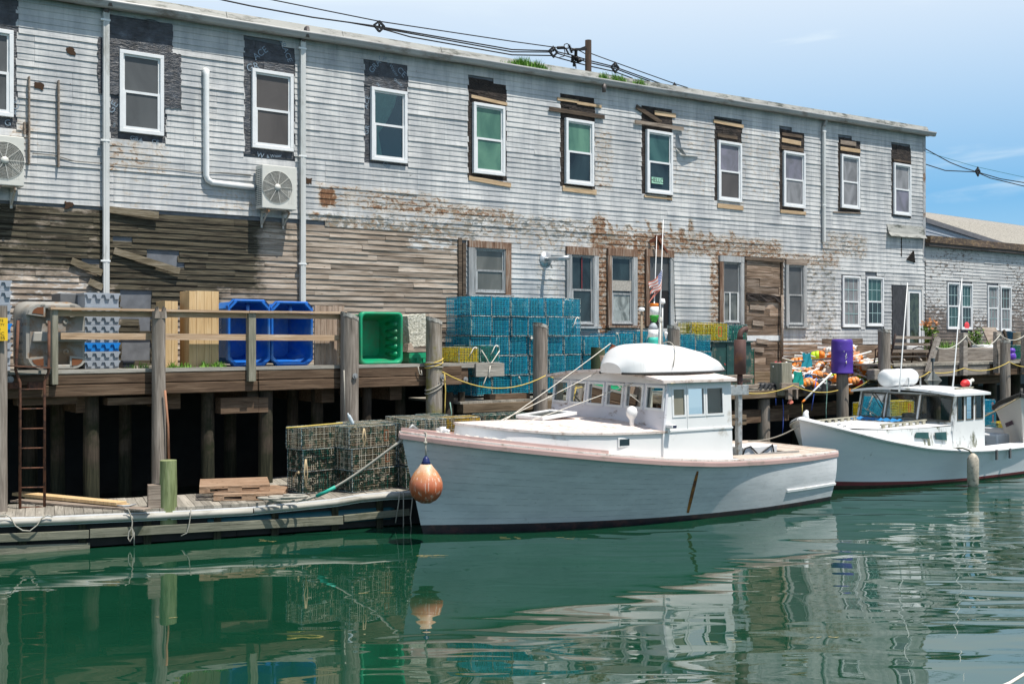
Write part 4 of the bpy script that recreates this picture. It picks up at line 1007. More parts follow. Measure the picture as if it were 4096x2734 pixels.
grass('grass', W, [(P(560, 1467, 1.9)[:2]+(DZ,), .16, .08), (P(690, 1467, 2.1)[:2]+(DZ,), .05, .04), (P(740, 1467, 2.1)[:2]+(DZ,), .09, .05), (P(820, 1467, 2.1)[:2]+(DZ,), .05, .04), (P(862, 1467, 2.1)[:2]+(DZ,), .06, .04), (P(888, 1467, 2.1)[:2]+(DZ,), .04, .04)], 'small green grass tufts sprouting from the pier deck by the lumber bundles', 55, .16)
def leafy(name, label, base, h, spread, nl, mats, red=False, frame=W, ls=.09):
    o = thing(name, label, 'plant', frame, base, 'weeds on the right pier')
    st = MB(); lf = MB(); rd = MB()
    for k in range(5):
        tx, ty = U(-spread, spread)*.6, U(-spread, spread)*.6; pts = [(base[0]+tx*f+.03*sin(f*6+k), base[1]+ty*f, base[2]+h*f*U(.85, 1.)) for f in (0, .3, .6, .9)]
        st.tube(pts, .008, 4)
        for _ in range(nl):
            f = U(.15, 1); c = Vector((base[0]+tx*f, base[1]+ty*f, base[2]+h*f))+Vector((U(-1, 1), U(-1, 1), U(-.6, .6)))*spread*.35
            d = Vector((U(-1, 1), U(-1, 1), U(-.4, .7))).normalized(); u = d.cross(Vector((U(-1, 1), U(-1, 1), U(-1, 1)))).normalized(); l = ls*U(.6, 1.2)
            (rd if red and f > .82 else lf).poly([c, c+d*l*.35+u*l*.33, c+d*l*.75+u*l*.28, c+d*l, c+d*l*.75-u*l*.28, c+d*l*.35-u*l*.33])
    st.build('stem', plain('stem', (.12,.1,.04), .7), o); lf.build('foliage', M_WEED, o, fixn=False)
    if red: rd.build('young_leaves', plain('red_leaf', (.4,.16,.05), .6), o, fixn=False)
leafy('shrub', 'young leafy shrub with reddish tips behind the bench end', gp(3718, 1.5, RZ+.25), 1.05, .3, 60, None, True, ls=.11)
leafy('shrub', 'light green bushy weed by the leaning board right of the middle roped post', gp(3905, 1.6, RZ+.28), .75, .3, 45, None)
leafy('shrub', 'small light green weed left of the white bin lid', gp(3875, 1.3, RZ+.28), .6, .2, 30, None)
# roped posts
M_ROPEW = plain('pale_rope', (.5,.48,.42), .85, 0, .15, 40)
M_ROPEY = plain('yellow_rope', (.58,.43,.1), .7, 0, .15, 40)
pp = []
for i, (x0, x1, yt, yb, lab) in enumerate(((3844, 3862, 1330, 1500, 'square roped post standing between the two antennas of the second boat'), (3978, 3997, 1326, 1490, 'square roped post just left of the capped piling'), (4089, 4106, 1325, 1490, 'square roped post at the right edge of the photo'))):
    a, b = P(x0, yt, 3.56), P(x1, yb, 3.56); o = MB().box(a[0], b[0], -3.64, -3.51, b[2], a[2], j=.008).build('rope_post', M_GBEAM, None, False, W, (a[0], -3.5, b[2])); tag(o, lab, 'post', 'square posts carrying the sagging white rope'); pp.append(((a[0]+b[0])/2, a[2]))
a, b = P(3752, 1350, 3.6), P(3710, 1490, 3.6); o = MB().beam(b, a, .13, .13).build('rope_post', M_GBEAM, None, False, W, b); tag(o, 'leaning square post at the left end of the white rope by the bench', 'post', 'square posts carrying the sagging white rope')
la = P(3745, 1388, 3.68)
for (u, v, lab, sg_) in ((la, (pp[0][0], -3.66, pp[0][1]-.1), 'sagging white rope from the leaning post to the first upright post', .18), ((pp[0][0], -3.66, pp[0][1]-.1), (pp[1][0], -3.66, pp[1][1]-.1), 'sagging white rope between the two middle posts of the right pier', .36), ((pp[1][0], -3.66, pp[1][1]-.1), (pp[2][0], -3.66, pp[2][1]-.05), 'sagging white rope from the capped piling to the right edge', .2)):
    rope('barrier_rope', lab, 'rope', arc(u, v, sg_), .016, M_ROPEW, W, 'sagging white ropes between posts')
for i, (x, z) in enumerate(pp): MB().lathe([(.1, -.02), (.115, 0), (.1, .02)], (x, -3.575, z-.1), 10).build('rope_wrap', M_ROPEW, None, True, W, (x, -3.575, z-.1)); o = bpy.data.objects[-1] if False else None
for ob in [o for o in bpy.data.objects if o.name.startswith('rope_wrap')]:
    i = 0 if ob.name == 'rope_wrap' else int(ob.name[-3:]); tag(ob, 'white rope lashing round the '+('first', 'second', 'third')[i]+' upright square post', 'rope')
# bench
M_SLAT = wood('bench_slat', (.1,.075,.06), (.2,.16,.13), (.3,.26,.22)); M_IRON = plain('dark_iron', (.04,.025,.022), .6, .3)
s_0, s_1 = P(3572, 1400, 2.9)[0], P(3722, 1400, 2.9)[0]
bn = thing('bench', 'old slatted bench with curled iron ends seen from behind on the right pier', 'bench', W, ((s_0+s_1)/2, -2.7, RZ))
zt = P(3650, 1343, 2.9)[2]
for k in range(3): z = zt-.04-k*.2; MB().beam((s_0, -2.95+.05*k, z), (s_1, -2.95+.05*k, z-.02), .025, .085).build('back_slat', M_SLAT, bn)
for k in range(4): MB().beam((s_0, -2.75+.11*k, zt-.62), (s_1, -2.75+.11*k, zt-.63), .09, .025, (0,0,1)).build('seat_slat', M_SLAT, bn)
for s in (s_0, s_1):
    MB().tube([(s, -2.98, zt+.06), (s, -2.9, zt-.35), (s, -2.8, zt-.62), (s, -2.9, RZ)], .03, 6).build('end_frame', M_IRON, bn, True)
    MB().tube([(s, -2.8, zt-.62), (s, -2.3, zt-.62), (s, -2.25, RZ)], .028, 6).tube([(s, -2.85, zt-.4), (s, -2.5, zt-.33), (s, -2.3, zt-.4), (s, -2.3, zt-.6)], .02, 6).build('arm_frame', M_IRON, bn, True)
# picnic table behind it
pt = thing('picnic_table', 'low grey picnic table standing behind the bench', 'table', W, ((s_0+s_1)/2, -1.8, RZ))
a, b = P(3590, 1398, 2.)[0], P(3700, 1398, 2.)[0]; zt2 = P(3650, 1403, 2.)[2]
MB().box(a, b, -2.1, -1.3, zt2-.05, zt2).build('tabletop', M_GBEAM, pt)
for s in (a+.3, b-.3):
    MB().beam((s, -2.05, RZ), (s+.1, -1.7, zt2-.05), .05, .12).build('leg', M_GBEAM, pt); MB().beam((s, -1.3, RZ), (s+.1, -1.7, zt2-.05), .05, .12).build('leg', M_GBEAM, pt)
# leaning boards, bins at far right
a, b = P(3958, 1308, 1.2), P(4015, 1400, 1.2); o = MB().hexa([(a[0], -1.3, RZ+.3), (b[0], -1.3, RZ+.3), (b[0], -1.25, RZ+.3), (a[0], -1.25, RZ+.3), (a[0]+.05, -.9, a[2]-.02), (b[0], -.9, a[2]), (b[0], -.85, a[2]), (a[0]+.05, -.85, a[2])]).build('plywood_sheet', M_PLANK, None, False, W, (a[0], -1.2, RZ+.3)); tag(o, 'grey plywood sheet leaning in front of the rightmost pair of windows', 'board')
a, b = P(3866, 1340, 1.5), P(3892, 1398, 1.5); o = MB().beam(a, b, .03, .12).build('loose_plank', M_PLANK, None, False, W, b); tag(o, 'short pale plank leaning against the clapboards among the weeds', 'plank')
a, b = P(4015, 1320, 1.8), P(4045, 1420, 1.8); o = MB().beam(b, a, .06, .1).build('loose_plank', M_PLANKD, None, False, W, b); tag(o, 'dark plank leaning beside the blue barrel at far right', 'plank')
a, b = P(3928, 1378, 1.9), P(3972, 1398, 1.9); o = MB().box(a[0], b[0], -2.0, -1.4, RZ+.3, a[2], tp=.04).build('white_lid', M_VINYL, None, False, W, (a[0], -1.7, RZ+.3), bevel=.03); tag(o, 'low white plastic bin lid lying among the weeds right of the shrubs', 'lid')
M_BBLUE = plain('blue_barrel', (.015,.09,.16), .45, 0, .12); M_TANB = plain('tan_barrel', (.5,.4,.27), .5, 0, .12, 3, dirt=(.35,.2,.1), dirta=.3)
def barrel(name, label, px0, px1, yt, yb, n_, mat, hz=None):
    a, b = P((px0+px1)/2, yt, n_), P((px0+px1)/2, yb, n_); r = (px1-px0)/2/FL*W.world(a).y; c = (a[0], -n_, b[2]); h = a[2]-b[2]
    o = MB().lathe([(r*.9, 0), (r*.95, .02), (r*.97, h*.3), (r, h*.33), (r*.97, h*.36), (r*.97, h*.63), (r, h*.66), (r*.97, h*.69), (r*.94, h-.03), (r*.96, h-.015), (r*.96, h), (r*.88, h), (r*.86, h-.02)], c, 24).build(name, mat, None, True, W, c); return tag(o, label, 'barrel')
barrel('barrel', 'dark blue plastic barrel half hidden behind the tan one at far right', 4026, 4062, 1326, 1428, 1.6, M_BBLUE)
barrel('barrel', 'tan stained plastic barrel at the right edge of the photo', 4052, 4110, 1329, 1396, 1.9, M_TANB)
# ------------------------------------------------------------------ goods on the pier deck
def corner(x0, x1, yt, n_, zb_=None): a, b = P(x0, yt, n_), P(x1, yt, n_); return a[0], b[0], (a[2]+b[2])/2
# pale lumber bundles standing on end
M_LUM = wood('new_lumber', (.48,.31,.15), (.6,.42,.22), (.68,.52,.31), axis=2, island=.1, bump=.2)
for (x0, x1, yt, n_, d, nb, lab) in ((757, 876, 1163, 1.95, .5, 4, 'taller bundle of pale new lumber standing on end'), (660, 712, 1203, 1.75, .5, 2, 'shorter bundle of pale new lumber standing behind the splintered piling')):
    a, b, zt = corner(x0, x1, yt, n_); o = thing('lumber_bundle', lab, 'lumber', W, (a, -n_, DZ), 'bundles of new lumber on the pier'); o['category'] = 'lumber'
    for k in range(nb):
        u, v = a+(b-a)*k/nb, a+(b-a)*(k+1)/nb
        for j in range(3): MB().box(u, v-.004, -n_+d*j/3, -n_+d*(j+1)/3-.004, DZ+.005, zt-U(0, .012)).build('board', M_LUM, o, bevel=.003)
# blue insulated tubs lying on their sides
M_BLUE = plain('blue_plastic', (.01,.13,.5), .42, 0, .14, 2, spec=.4, dirt=(.08,.2,.45), dirta=.35)
M_HOLE = plain('dark_hole', (.01,.02,.06), .7)
def octo(x0, x1, z0, z1, c, y): return [(x0+c, y, z0), (x1-c, y, z0), (x1, y, z0+c), (x1, y, z1-c), (x1-c, y, z1), (x0+c, y, z1), (x0, y, z1-c), (x0, y, z0+c)]
def open_tub(name, lab, x0, x1, yt, n_, depth, mat, c=.13, zb_=None, ribs=False, rnd=False):
    a, b, zt = corner(x0, x1, yt, n_); z0 = DZ+.005 if zb_ is None else zb_
    o = thing(name, lab, 'tub', W, ((a+b)/2, -n_, z0), 'big plastic tubs on their sides on the pier')
    def ring(i, y, cc=None):
        if not rnd: return octo(a+i, b-i, z0+i, zt-i, (cc if cc is not None else c), y)
        pts = []; cc = cc or .1; X0, X1, Z0, Z1 = a+i, b-i, z0+i, zt-i
        for (cx_, cz_, a0) in ((X1-cc, Z0+cc, -90), (X1-cc, Z1-cc, 0), (X0+cc, Z1-cc, 90), (X0+cc, Z0+cc, 180)):
            for q in range(5): an = radians(a0+22.5*q); pts.append((cx_+cc*cos(an), y, cz_+cc*sin(an)))
        return pts
    mb = MB().grid([ring(.11, -n_+depth, c*.8), ring(.05, -n_+depth-.1), ring(.045, -n_+.13), ring(.0, -n_+.12), ring(.0, -n_+.02), ring(.015, -n_), ring(.045, -n_), ring(.06, -n_+.03), ring(.08, -n_+.25, c*.8), ring(.17, -n_+depth-.13, c*.7)], True)
    mb.poly(ring(.17, -n_+depth-.13, c*.7)); mb.poly(ring(.11, -n_+depth, c*.8)); mb.build('body', mat, o, smooth=rnd, bevel=.012 if not rnd else 0)
    if not rnd:
        for sx, sz, dx, dz in ((a, z0, 1, 1), (b, z0, -1, 1), (a, zt, 1, -1), (b, zt, -1, -1)):
            p1, p2 = Vector((sx+dx*.03, -n_-.004, sz+dz*.115)), Vector((sx+dx*.115, -n_-.004, sz+dz*.03))
            MB().beam(p1, p2, .006, .028, (0, 1, 0)).build('hand_slot', M_HOLE, o)
            sx2, sz2 = sx+dx*.13, sz+dz*.13
            MB().prism([(sx+dx*.02, -n_+.012, sz+dz*.12), (sx+dx*.12, -n_+.012, sz+dz*.02), (sx+dx*.19, -n_+.012, sz+dz*.05), (sx+dx*.05, -n_+.012, sz+dz*.19)], (0, -.014, 0)).build('corner_web', mat, o)
        MB().tube([((a+b)/2+.08, -n_+.3, zt-.07), ((a+b)/2+.02, -n_+.12, zt-.24)], [.05, .025], 10).build('drain_spout', plain('pale_blue_plastic', (.1,.28,.7), .4), o, True)
    if ribs:
        for k in range(5): z = z0+.16+k*(zt-z0-.3)/5; MB().lathe([(.001, 0), (.05, .02), (.05, depth*.5), (.001, depth*.52)], (b-.09, -n_+.1, z+.05), 8, (0, 1, 0)).build('rib', mat, o, True)
        MB().box(a+.36, a+.42, -n_+depth-.17, -n_+depth-.12, z0+.15, zt-.15).build('rib', mat, o)
    return o, a, b, zt
tb1 = open_tub('insulated_tub', 'left blue octagonal tub lying open side out beside the lumber', 912, 1083, 1196, 2., .95, M_BLUE)
tb2 = open_tub('insulated_tub', 'right blue octagonal tub lying open side out beside the brown board panel', 1085, 1254, 1204, 2., .95, M_BLUE)
text_mesh('lettering', "Nova's", .15, plain('white_stencil', (.4,.5,.75), .6), tb1[0], (tb1[1]+.04, -1.55, DZ+.85), (0, 0, -1), (0, -1, 0), .001)
M_GREEN = plain('green_plastic', (.008,.3,.14), .4, 0, .16, 2, dirt=(.05,.22,.11), dirta=.4)
open_tub('green_tub', 'big green plastic tub lying on its side right of the capped piling', 1442, 1613, 1247, 2.05, .85, M_GREEN, rnd=True, ribs=True)
# board panel
a, b, zt = corner(1258, 1378, 1221, 1.95); o = thing('board_panel', 'upright panel of brownish boards between the blue tubs and the capped piling', 'panel', W, (a, -1.95, DZ))
M_PAN = wood('brown_grey_board', (.2,.14,.1), (.33,.25,.19), (.45,.37,.3), axis=2)
for k in range(5): u = a+(b-a)*k/5; MB().box(u+.003, u+(b-a)/5-.003, -1.95, -1.92, DZ+.01, zt-U(0, .02)).build('board', M_PAN, o)
# grey tub lying on its side, bottom outwards
M_GTUB = plain('grey_plastic', (.3,.29,.26), .5, 0, .12, 3, dirt=(.26,.15,.07), dirta=.25)
M_GST = plain('stained_grey_plastic', (.27,.26,.24), .6, 0, .2, 3, dirt=(.22,.14,.08), dirta=.45)
a, b, zt = corner(104, 348, 1212, 2.05); z0 = DZ+.01
gt = thing('grey_tub', 'big grey moulded tub on its side showing its rust stained underside', 'tub', W, ((a+b)/2, -2, z0), 'big plastic tubs on their sides on the pier')
def rring(i, y, cc=.2):
    pts = []; X0, X1, Z0, Z1 = a+i, b-i, z0+i, zt-i
    for (cx_, cz_, a0) in ((X1-cc, Z0+cc, -90), (X1-cc, Z1-cc, 0), (X0+cc, Z1-cc, 90), (X0+cc, Z0+cc, 180)):
        for q in range(7): an = radians(a0+15*q); pts.append((cx_+cc*cos(an), y, cz_+cc*sin(an)))
    return pts
mb = MB().grid([rring(-.02, -1.25), rring(-.04, -1.3), rring(-.04, -1.4), rring(0, -1.42), rring(0, -1.9), rring(.02, -1.97)], True); mb.poly(rring(-.02, -1.25)); mb.poly(rring(.02, -1.97)); mb.build('body', M_GTUB, gt, True)
MB().box(a+.08, b-.06, -1.985, -1.965, z0+.1, zt-.1).build('underside', M_GST, gt)
MB().box(a+.1, b-.02, -2.1, -1.98, z0+(zt-z0)*.42, z0+(zt-z0)*.57, tp=.02).build('skid', M_GTUB, gt, bevel=.02)
MB().box(a+.2, b-.2, -2.1, -1.98, zt-.1, zt-.02).build('skid', M_GTUB, gt, bevel=.02); MB().box(a+.2, b-.2, -2.1, -1.98, z0+.01, z0+.09).build('skid', M_GTUB, gt, bevel=.02)
for sx, sz, dx, dz in ((a, z0, 1, 1), (b, z0, -1, 1), (a, zt, 1, -1), (b, zt, -1, -1)):
    pts = [(sx+dx*.3, -2.1, sz+dz*.02), (sx+dx*.3, -2.1, sz+dz*.24)]+[(sx+dx*(.24-.22*sin(radians(q))), -2.1, sz+dz*(.24-.22*cos(radians(q)))) for q in (80, 60, 40, 20, 0)]
    MB().prism(pts, (0, .14, 0)).build('foot', M_GTUB, gt)
    pts2 = [(sx+dx*.27, -2.108, sz+dz*.07), (sx+dx*.27, -2.108, sz+dz*.2)]+[(sx+dx*(.22-.14*sin(radians(q))), -2.108, sz+dz*(.2-.13*cos(radians(q)))) for q in (80, 50, 20)]
    MB().prism(pts2, (0, .006, 0)).build('foam_core', plain('brown_foam', (.16,.06,.025), .9), gt)
for fx in (.38, .66):
    for fz in (.27, .73): MB().lathe([(.045, 0), (.05, .02), (.02, .022), (.018, .005)], (a+(b-a)*fx, -1.985, z0+(zt-z0)*fz), 12, (0, -1, 0)).build('moulded_boss', M_GTUB, gt)
for k in range(5): z = z0+.2+k*.15; MB().box(a-.012, a+.01, -1.85, -1.5, z, z+.1).build('side_rib', M_GTUB, gt, bevel=.004)
# nested totes
M_TOTE = plain('tote_grey', (.3,.33,.37), .45, 0, .08); M_TOTEB = plain('tote_blue', (.01,.2,.6), .4, 0, .08)
def tote(frame, x0, x1, y0, y1, z, h, mat, label, group, teeth=4):
    o = thing('storage_tote', label, 'tote', frame, ((x0+x1)/2, (y0+y1)/2, z), group)
    MB().box(x0+.02, x1-.02, y0+.02, y1-.02, z, z+h-.02).build('body', mat, o)
    rb = MB().box(x0-.005, x1+.005, y0-.005, y1, z+h-.035, z+h-.002)
    rb.build('rim', mat, o)
    for k in range(teeth):
        x = x0+(x1-x0)*(k+.6)/teeth; w_ = .05
        MB().prism([(x-w_, y0-.016, z+h-.036), (x+w_, y0-.016, z+h-.036), (x+w_*.6, y0-.016, z+h-.11), (x-w_*.6, y0-.016, z+h-.11)], (0, .035, 0)).build('latch_tab', mat, o)
    return o
a, b = P(337, 1400, 1.7)[0], P(480, 1400, 1.7)[0]; zz = [P(400, y, 1.7)[2] for y in (1464, 1440, 1404, 1369, 1334, 1298, 1262, 1228, 1170)]
zz[0] = DZ+.01; names = ('bottom', 'second', 'third', 'fourth', 'fifth', 'sixth', 'seventh', 'top')
for i in range(8):
    tote(W, a, b, -1.7, -1.1, zz[i], zz[i+1]-zz[i]-.003, M_TOTEB if i == 2 else M_TOTE, ('blue tote, the only blue one' if i == 2 else 'grey tote, %s' % names[i])+' in the stack behind the grey tub', 'nested totes stacked behind the grey tub')
a2, b2 = P(240, 1170, 1.2)[0], P(338, 1170, 1.2)[0]; o = MB().box(a2, b2, -1.2, -.6, DZ+.01, P(300, 1172, 1.2)[2]).build('dark_tote', plain('dark_grey_plastic', (.12,.125,.13), .5), None, False, W, (a2, -1, DZ+.01), bevel=.02); tag(o, 'dark grey bin standing just left of the tote stack by the downspout', 'bin')
a, b = P(-110, 1300, 1.9)[0], P(47, 1300, 1.9)[0]; zz = [DZ+.01]+[P(20, y, 1.9)[2] for y in (1404, 1369, 1331, 1292, 1256, 1218, 1162, 1120)]
for i in range(8):
    tote(W, a, b, -1.9, -1.3, zz[i], zz[i+1]-zz[i]-.003, M_TOTEB if i == 3 else M_TOTE, ('blue tote, the only blue one' if i == 3 else 'grey tote, %s' % names[i])+' in the stack at the left photo edge', 'nested totes stacked at the left photo edge')
# foam block, small totes by the green tub
t = NT('rough_foam'); nn = t.noise(t.obj(), 22, 4, .7); t.bump(nn, 1., .05); M_FOAM = t.fin(t.ramp(nn, [(.35, (.35,.34,.26)), (.6, (.68,.67,.58))]), .9)
a, b = P(1618, 1258, 1.5), P(1690, 1385, 1.5); c = Vector(((a[0]+b[0])/2, -1.4, (a[2]+b[2])/2))
mb = MB(); n = 9; hx, hy, hz_ = (b[0]-a[0])/2, .28, (a[2]-b[2])/2
for ax in range(3):
    for sg_ in (-1, 1):
        rows = []
        for i in range(n+1):
            rr_ = []
            for j in range(n+1):
                u, v = i/n*2-1, j/n*2-1; p = [0, 0, 0]; p[ax] = sg_; p[(ax+1) % 3] = u; p[(ax+2) % 3] = v
                q = Vector((p[0]*hx, p[1]*hy, p[2]*hz_)); q += Vector((1, 1, 1))*mnoise.noise(q*14)*.018; q.rotate(Matrix.Rotation(radians(-6), 3, 'Y')); rr_.append(c+q)
            rows.append(rr_)
        mb.grid(rows)
o = mb.build('foam_block', M_FOAM, None, False, W, (c.x, c.y, b[2])); tag(o, 'rough cream foam block standing behind the small green tote', 'block')
a, b = P(1618, 1385, 1.75), P(1690, 1385, 1.75); zt = P(1650, 1410, 1.9)[2]
o = thing('green_tote', 'small green ribbed tote under the foam block', 'tote', W, (a[0], -1.9, DZ)); MB().box(a[0]+.03, b[0]-.03, -1.9, -1.4, DZ+.01, zt-.12, tp=-.02).build('body', M_GREEN, o)
MB().box(a[0], b[0], -1.94, -1.36, zt-.12, zt, j=.004).build('rim', M_GREEN, o, bevel=.008)
for k in range(3): x = a[0]+.07+k*(b[0]-a[0]-.14)/2; MB().box(x-.03, x+.03, -1.935, -1.905, DZ+.03, zt-.12).build('rib', M_GREEN, o)
MB().beam((a[0]-.05, -1.7, zt+.02), (b[0]+.1, -1.7, zt+.035), .5, .02).build('lid_board', M_PLANK, o)
a, b = P(1690, 1408, 1.7), P(1735, 1465, 1.7); o = thing('black_tote', 'black fish tote with white lettering beside the lichened piling', 'tote', W, (a[0], -1.7, DZ)); MB().box(a[0], b[0]+.05, -1.7, -1.2, DZ+.01, a[2]).build('body', plain('black_plastic', (.02,.022,.03), .4), o)
MP = plain('white_print', (.5,.5,.52), .6)
for k, tx in enumerate(('NOTRE DAME', 'SEAFOODS')): text_mesh('lettering', tx, .055, MP, o, (a[0]+.18, -1.703, a[2]-.1-.06*k), (1, 0, 0), (0, 0, 1), .0008)
a, b = P(1630, 1390, 1.8), P(1650, 1400, 1.8); o = MB().box(a[0], a[0]+.18, -1.8, -1.55, zt+.04, zt+.2, tp=.04, j=.01).build('wood_offcut', M_PLANK, None, False, W, (a[0], -1.7, zt)); tag(o, 'grey wedge of wood lying on the lid of the small green tote', 'offcut')
a = P(486, 1446, 1.5); o = thing('black_toolbox', 'small black lidded case on the deck right of the tote stack', 'box', W, (a[0], -1.5, DZ)); MB().box(a[0], a[0]+.2, -1.6, -1.3, DZ+.005, a[2]-.03).build('body', plain('black_plastic', 0), o, bevel=.01); MB().box(a[0]-.01, a[0]+.21, -1.62, -1.28, a[2]-.027, a[2]+.02).build('lid', plain('black_plastic', 0), o, bevel=.01)
# ------------------------------------------------------------------ air conditioners
M_AC = plain('ac_cream', (.6,.59,.54), .4, 0, .04); M_ACD = plain('ac_dark', (.05,.07,.08), .6); M_BRK = plain('ac_bracket', (.42,.4,.36), .5, 0, .15, 5, dirt=(.25,.12,.05), dirta=.2)
def ac(x0, x1, yt, yb, label):
    a, b = wz(x0, yt, .42), wz(x1, yb, .42); zt = (wz(x0, yt, .42).z+wz(x1, yt+18, .42).z)/2; z0 = (wz(x0, yb-22, .42).z+wz(x1, yb, .42).z)/2
    o = thing('air_conditioner', label, 'air conditioner', W, ((a.x+b.x)/2, -.3, z0), 'cream air conditioners on the upper wall')
    x0, x1 = a.x, b.x
    MB().box(x0, x1, -.62, -.27, z0, zt).build('housing', M_AC, o, bevel=.015)
    cx_, cz_, r = x0+(x1-x0)*.43, z0+(zt-z0)*.5, (zt-z0)*.37
    MB().lathe([(r, 0), (r, .006), (r*.97, .008), (r*.97, 0)], (cx_, -.62, cz_), 32, (0, -1, 0)).build('fan_recess', plain('ac_shade', (.3,.3,.28), .6), o)
    g = MB()
    for k in range(11): rr = r*(.2+.8*k/10); g.tube([(cx_+rr*cos(q*pi/14), -.632, cz_+rr*sin(q*pi/14)) for q in range(29)], .0035, 4, False)
    for k in range(9): an = k*2*pi/9; g.tube([(cx_, -.636, cz_), (cx_+r*cos(an), -.636, cz_+r*sin(an))], .006, 4)
    g.build('fan_grille', M_AC, o); MB().lathe([(.001, .02), (r*.2, .018), (r*.2, 0)][::-1], (cx_, -.63, cz_), 18, (0, -1, 0)).build('fan_hub', M_AC, o, True)
    s = MB()
    for k in range(19):
        z = z0+.07+k*(zt-z0-.14)/19
        for j in range(3): s.box(x0-.003, x0+.001, -.58+j*.1, -.5+j*.1, z, z+.017)
    s.build('side_louvre', M_ACD, o)
    for k in range(4): MB().box(x1-.2+k*.035, x1-.19+k*.035, -.624, -.618, z0+.12, z0+.45).build('pressed_rib', M_AC, o)
    for ch in o.children: ch.location.y += .2
    for x in (x0+.14, x1-.16):
        MB().box(x, x+.04, -.4, .0, z0-.07, z0-.03).beam((x+.02, -.02, z0-.32), (x+.02, -.34, z0-.07), .03, .03).box(x, x+.04, -.04, -.0, z0-.38, z0+.1).box(x-.03, x+.07, -.38, -.3, z0-.029, z0).build('wall_bracket', M_BRK, o)
    return o
ac(1049, 1188, 654, 847, 'cream air conditioner on brackets right beside the second downspout')
ac(-42, 97, 533, 752, 'cream air conditioner cut off by the left edge of the photo')
p = wz(1000, 735, .3); 
# ------------------------------------------------------------------ floating dock
DT = .58
dk = thing('floating_dock', 'low floating work dock of grey boards with white pipe bumper and timber walers', 'dock', DK, (3, 1, .3))
DL = DK.Z(1660, 2106, 0).x
mb = MB(); s = -4.
while s < DL+.3: mb.box(s, s+.14, U(-.03, .0), 1.5 if s < 3.7 else 3.3, DT-.05, DT+U(-.006, .006)+.0); s += .146
mb.build('deck_board', M_DECKP, dk)
MB().box(-4, 3.69, .04, 1.45, .02, DT-.055).box(3.7, DL+.3, .04, 3.2, .02, DT-.055).build('float', plain('float_black', (.012,.014,.014), .8), dk)
bp = [DK.Y(x, y, -.07) for x, y in ((-400, 2108), (-200, 2100), (0, 2089), (260, 2080), (528, 2068), (760, 2057), (1010, 2043), (1016, 2042), (1180, 2026), (1346, 2009), (1450, 1992), (1560, 1982), (1650, 1979))]
M_BUMP = plain('chalky_pipe', (.4,.385,.34), .6, 0, .15, 5, dirt=(.2,.19,.15), dirta=.35, st=(.3,1,1))
MB().tube([(p.x, p.y, p.z) for p in bp[:7]], .055, 10).build('bumper_pipe', M_BUMP, dk, True); MB().tube([(p.x, p.y, p.z) for p in bp[7:]], .052, 10).build('bumper_pipe', M_BUMP, dk, True)
mb = MB()
for p, q in zip(bp, bp[1:]): mb.beam((p.x, -.02, p.z+.055), (q.x, -.02, q.z+.055), .03, .03).beam((p.x, -.03, p.z-.06), (q.x, -.03, q.z-.06), .03, .025)
mb.build('bumper_flange', M_VINYL, dk)
M_WAL = wood('green_waler', (.11,.115,.085), (.2,.2,.15), (.3,.29,.22), moss=.2, mossc=(.08,.085,.05))
def waler(x0, y0, x1, y1, h, yy=-.05, nm='waler'):
    a, b = DK.Y(x0, y0, yy), DK.Y(x1, y1, yy); MB().beam((a.x, yy, a.z), (b.x-.01, yy, b.z), .06, h).build(nm, M_WAL, dk, bevel=.008)
waler(-400, 2168, 358, 2134, .135); waler(359, 2132, 1374, 2078, .15, -.055); waler(1375, 2072, 1640, 2046, .12); waler(-400, 2215, 362, 2190, .17, -.01)
for px in (90, 330, 590, 870, 1100, 1340, 1520): 
    p = DK.Y(px, 2100, -.01); MB().box(p.x-.06, p.x+.06, -.02, .05, -.25, DT-.06).build('dock_post', M_PILED, dk)
a, b = DK.Y(830, 2085, .02), DK.Y(1410, 2050, .02); MB().lathe([(.13, 0), (.14, .05), (.14, 3.2), (.12, 3.3)], (a.x, .12, .24), 16, (1, 0, 0)).build('blue_float_drum', plain('teal_drum', (.01,.08,.1), .5), dk, True)
# on the dock: planks, post stubs, pallets, cleat ropes
def dp(px, py, z): p = DK.Z(px, py, z); return p
a, b = dp(80, 2002, DT+.06), dp(485, 2026, DT+.06)
for k, (x0, y0, x1, y1, z, h, nm) in enumerate(((70, 1972, 486, 2012, .05, .05, 'uppermost pale board of the pile lying behind the ladder'), (120, 1985, 500, 2022, .0, .05, 'lower pale board sticking out farthest behind the ladder'), (60, 2000, 590, 2036, -.0, .03, 'long grey plank lying in front of the pale boards'))):
    p, q = dp(x0, y0, DT+z+h/2+.01), dp(x1, y1, DT+z+h/2+.01); q.z += 0
    o = MB().beam(p, q, .22, h).build('loose_board', M_LUM if k < 2 else M_PLANK, None, False, DK, tuple(q)); tag(o, nm+' on the dock', 'board', 'loose boards lying on the dock')
M_STUBG = wood('green_treated_post', (.1,.12,.05), (.2,.24,.11), (.3,.32,.18), axis=2, bump=.3)
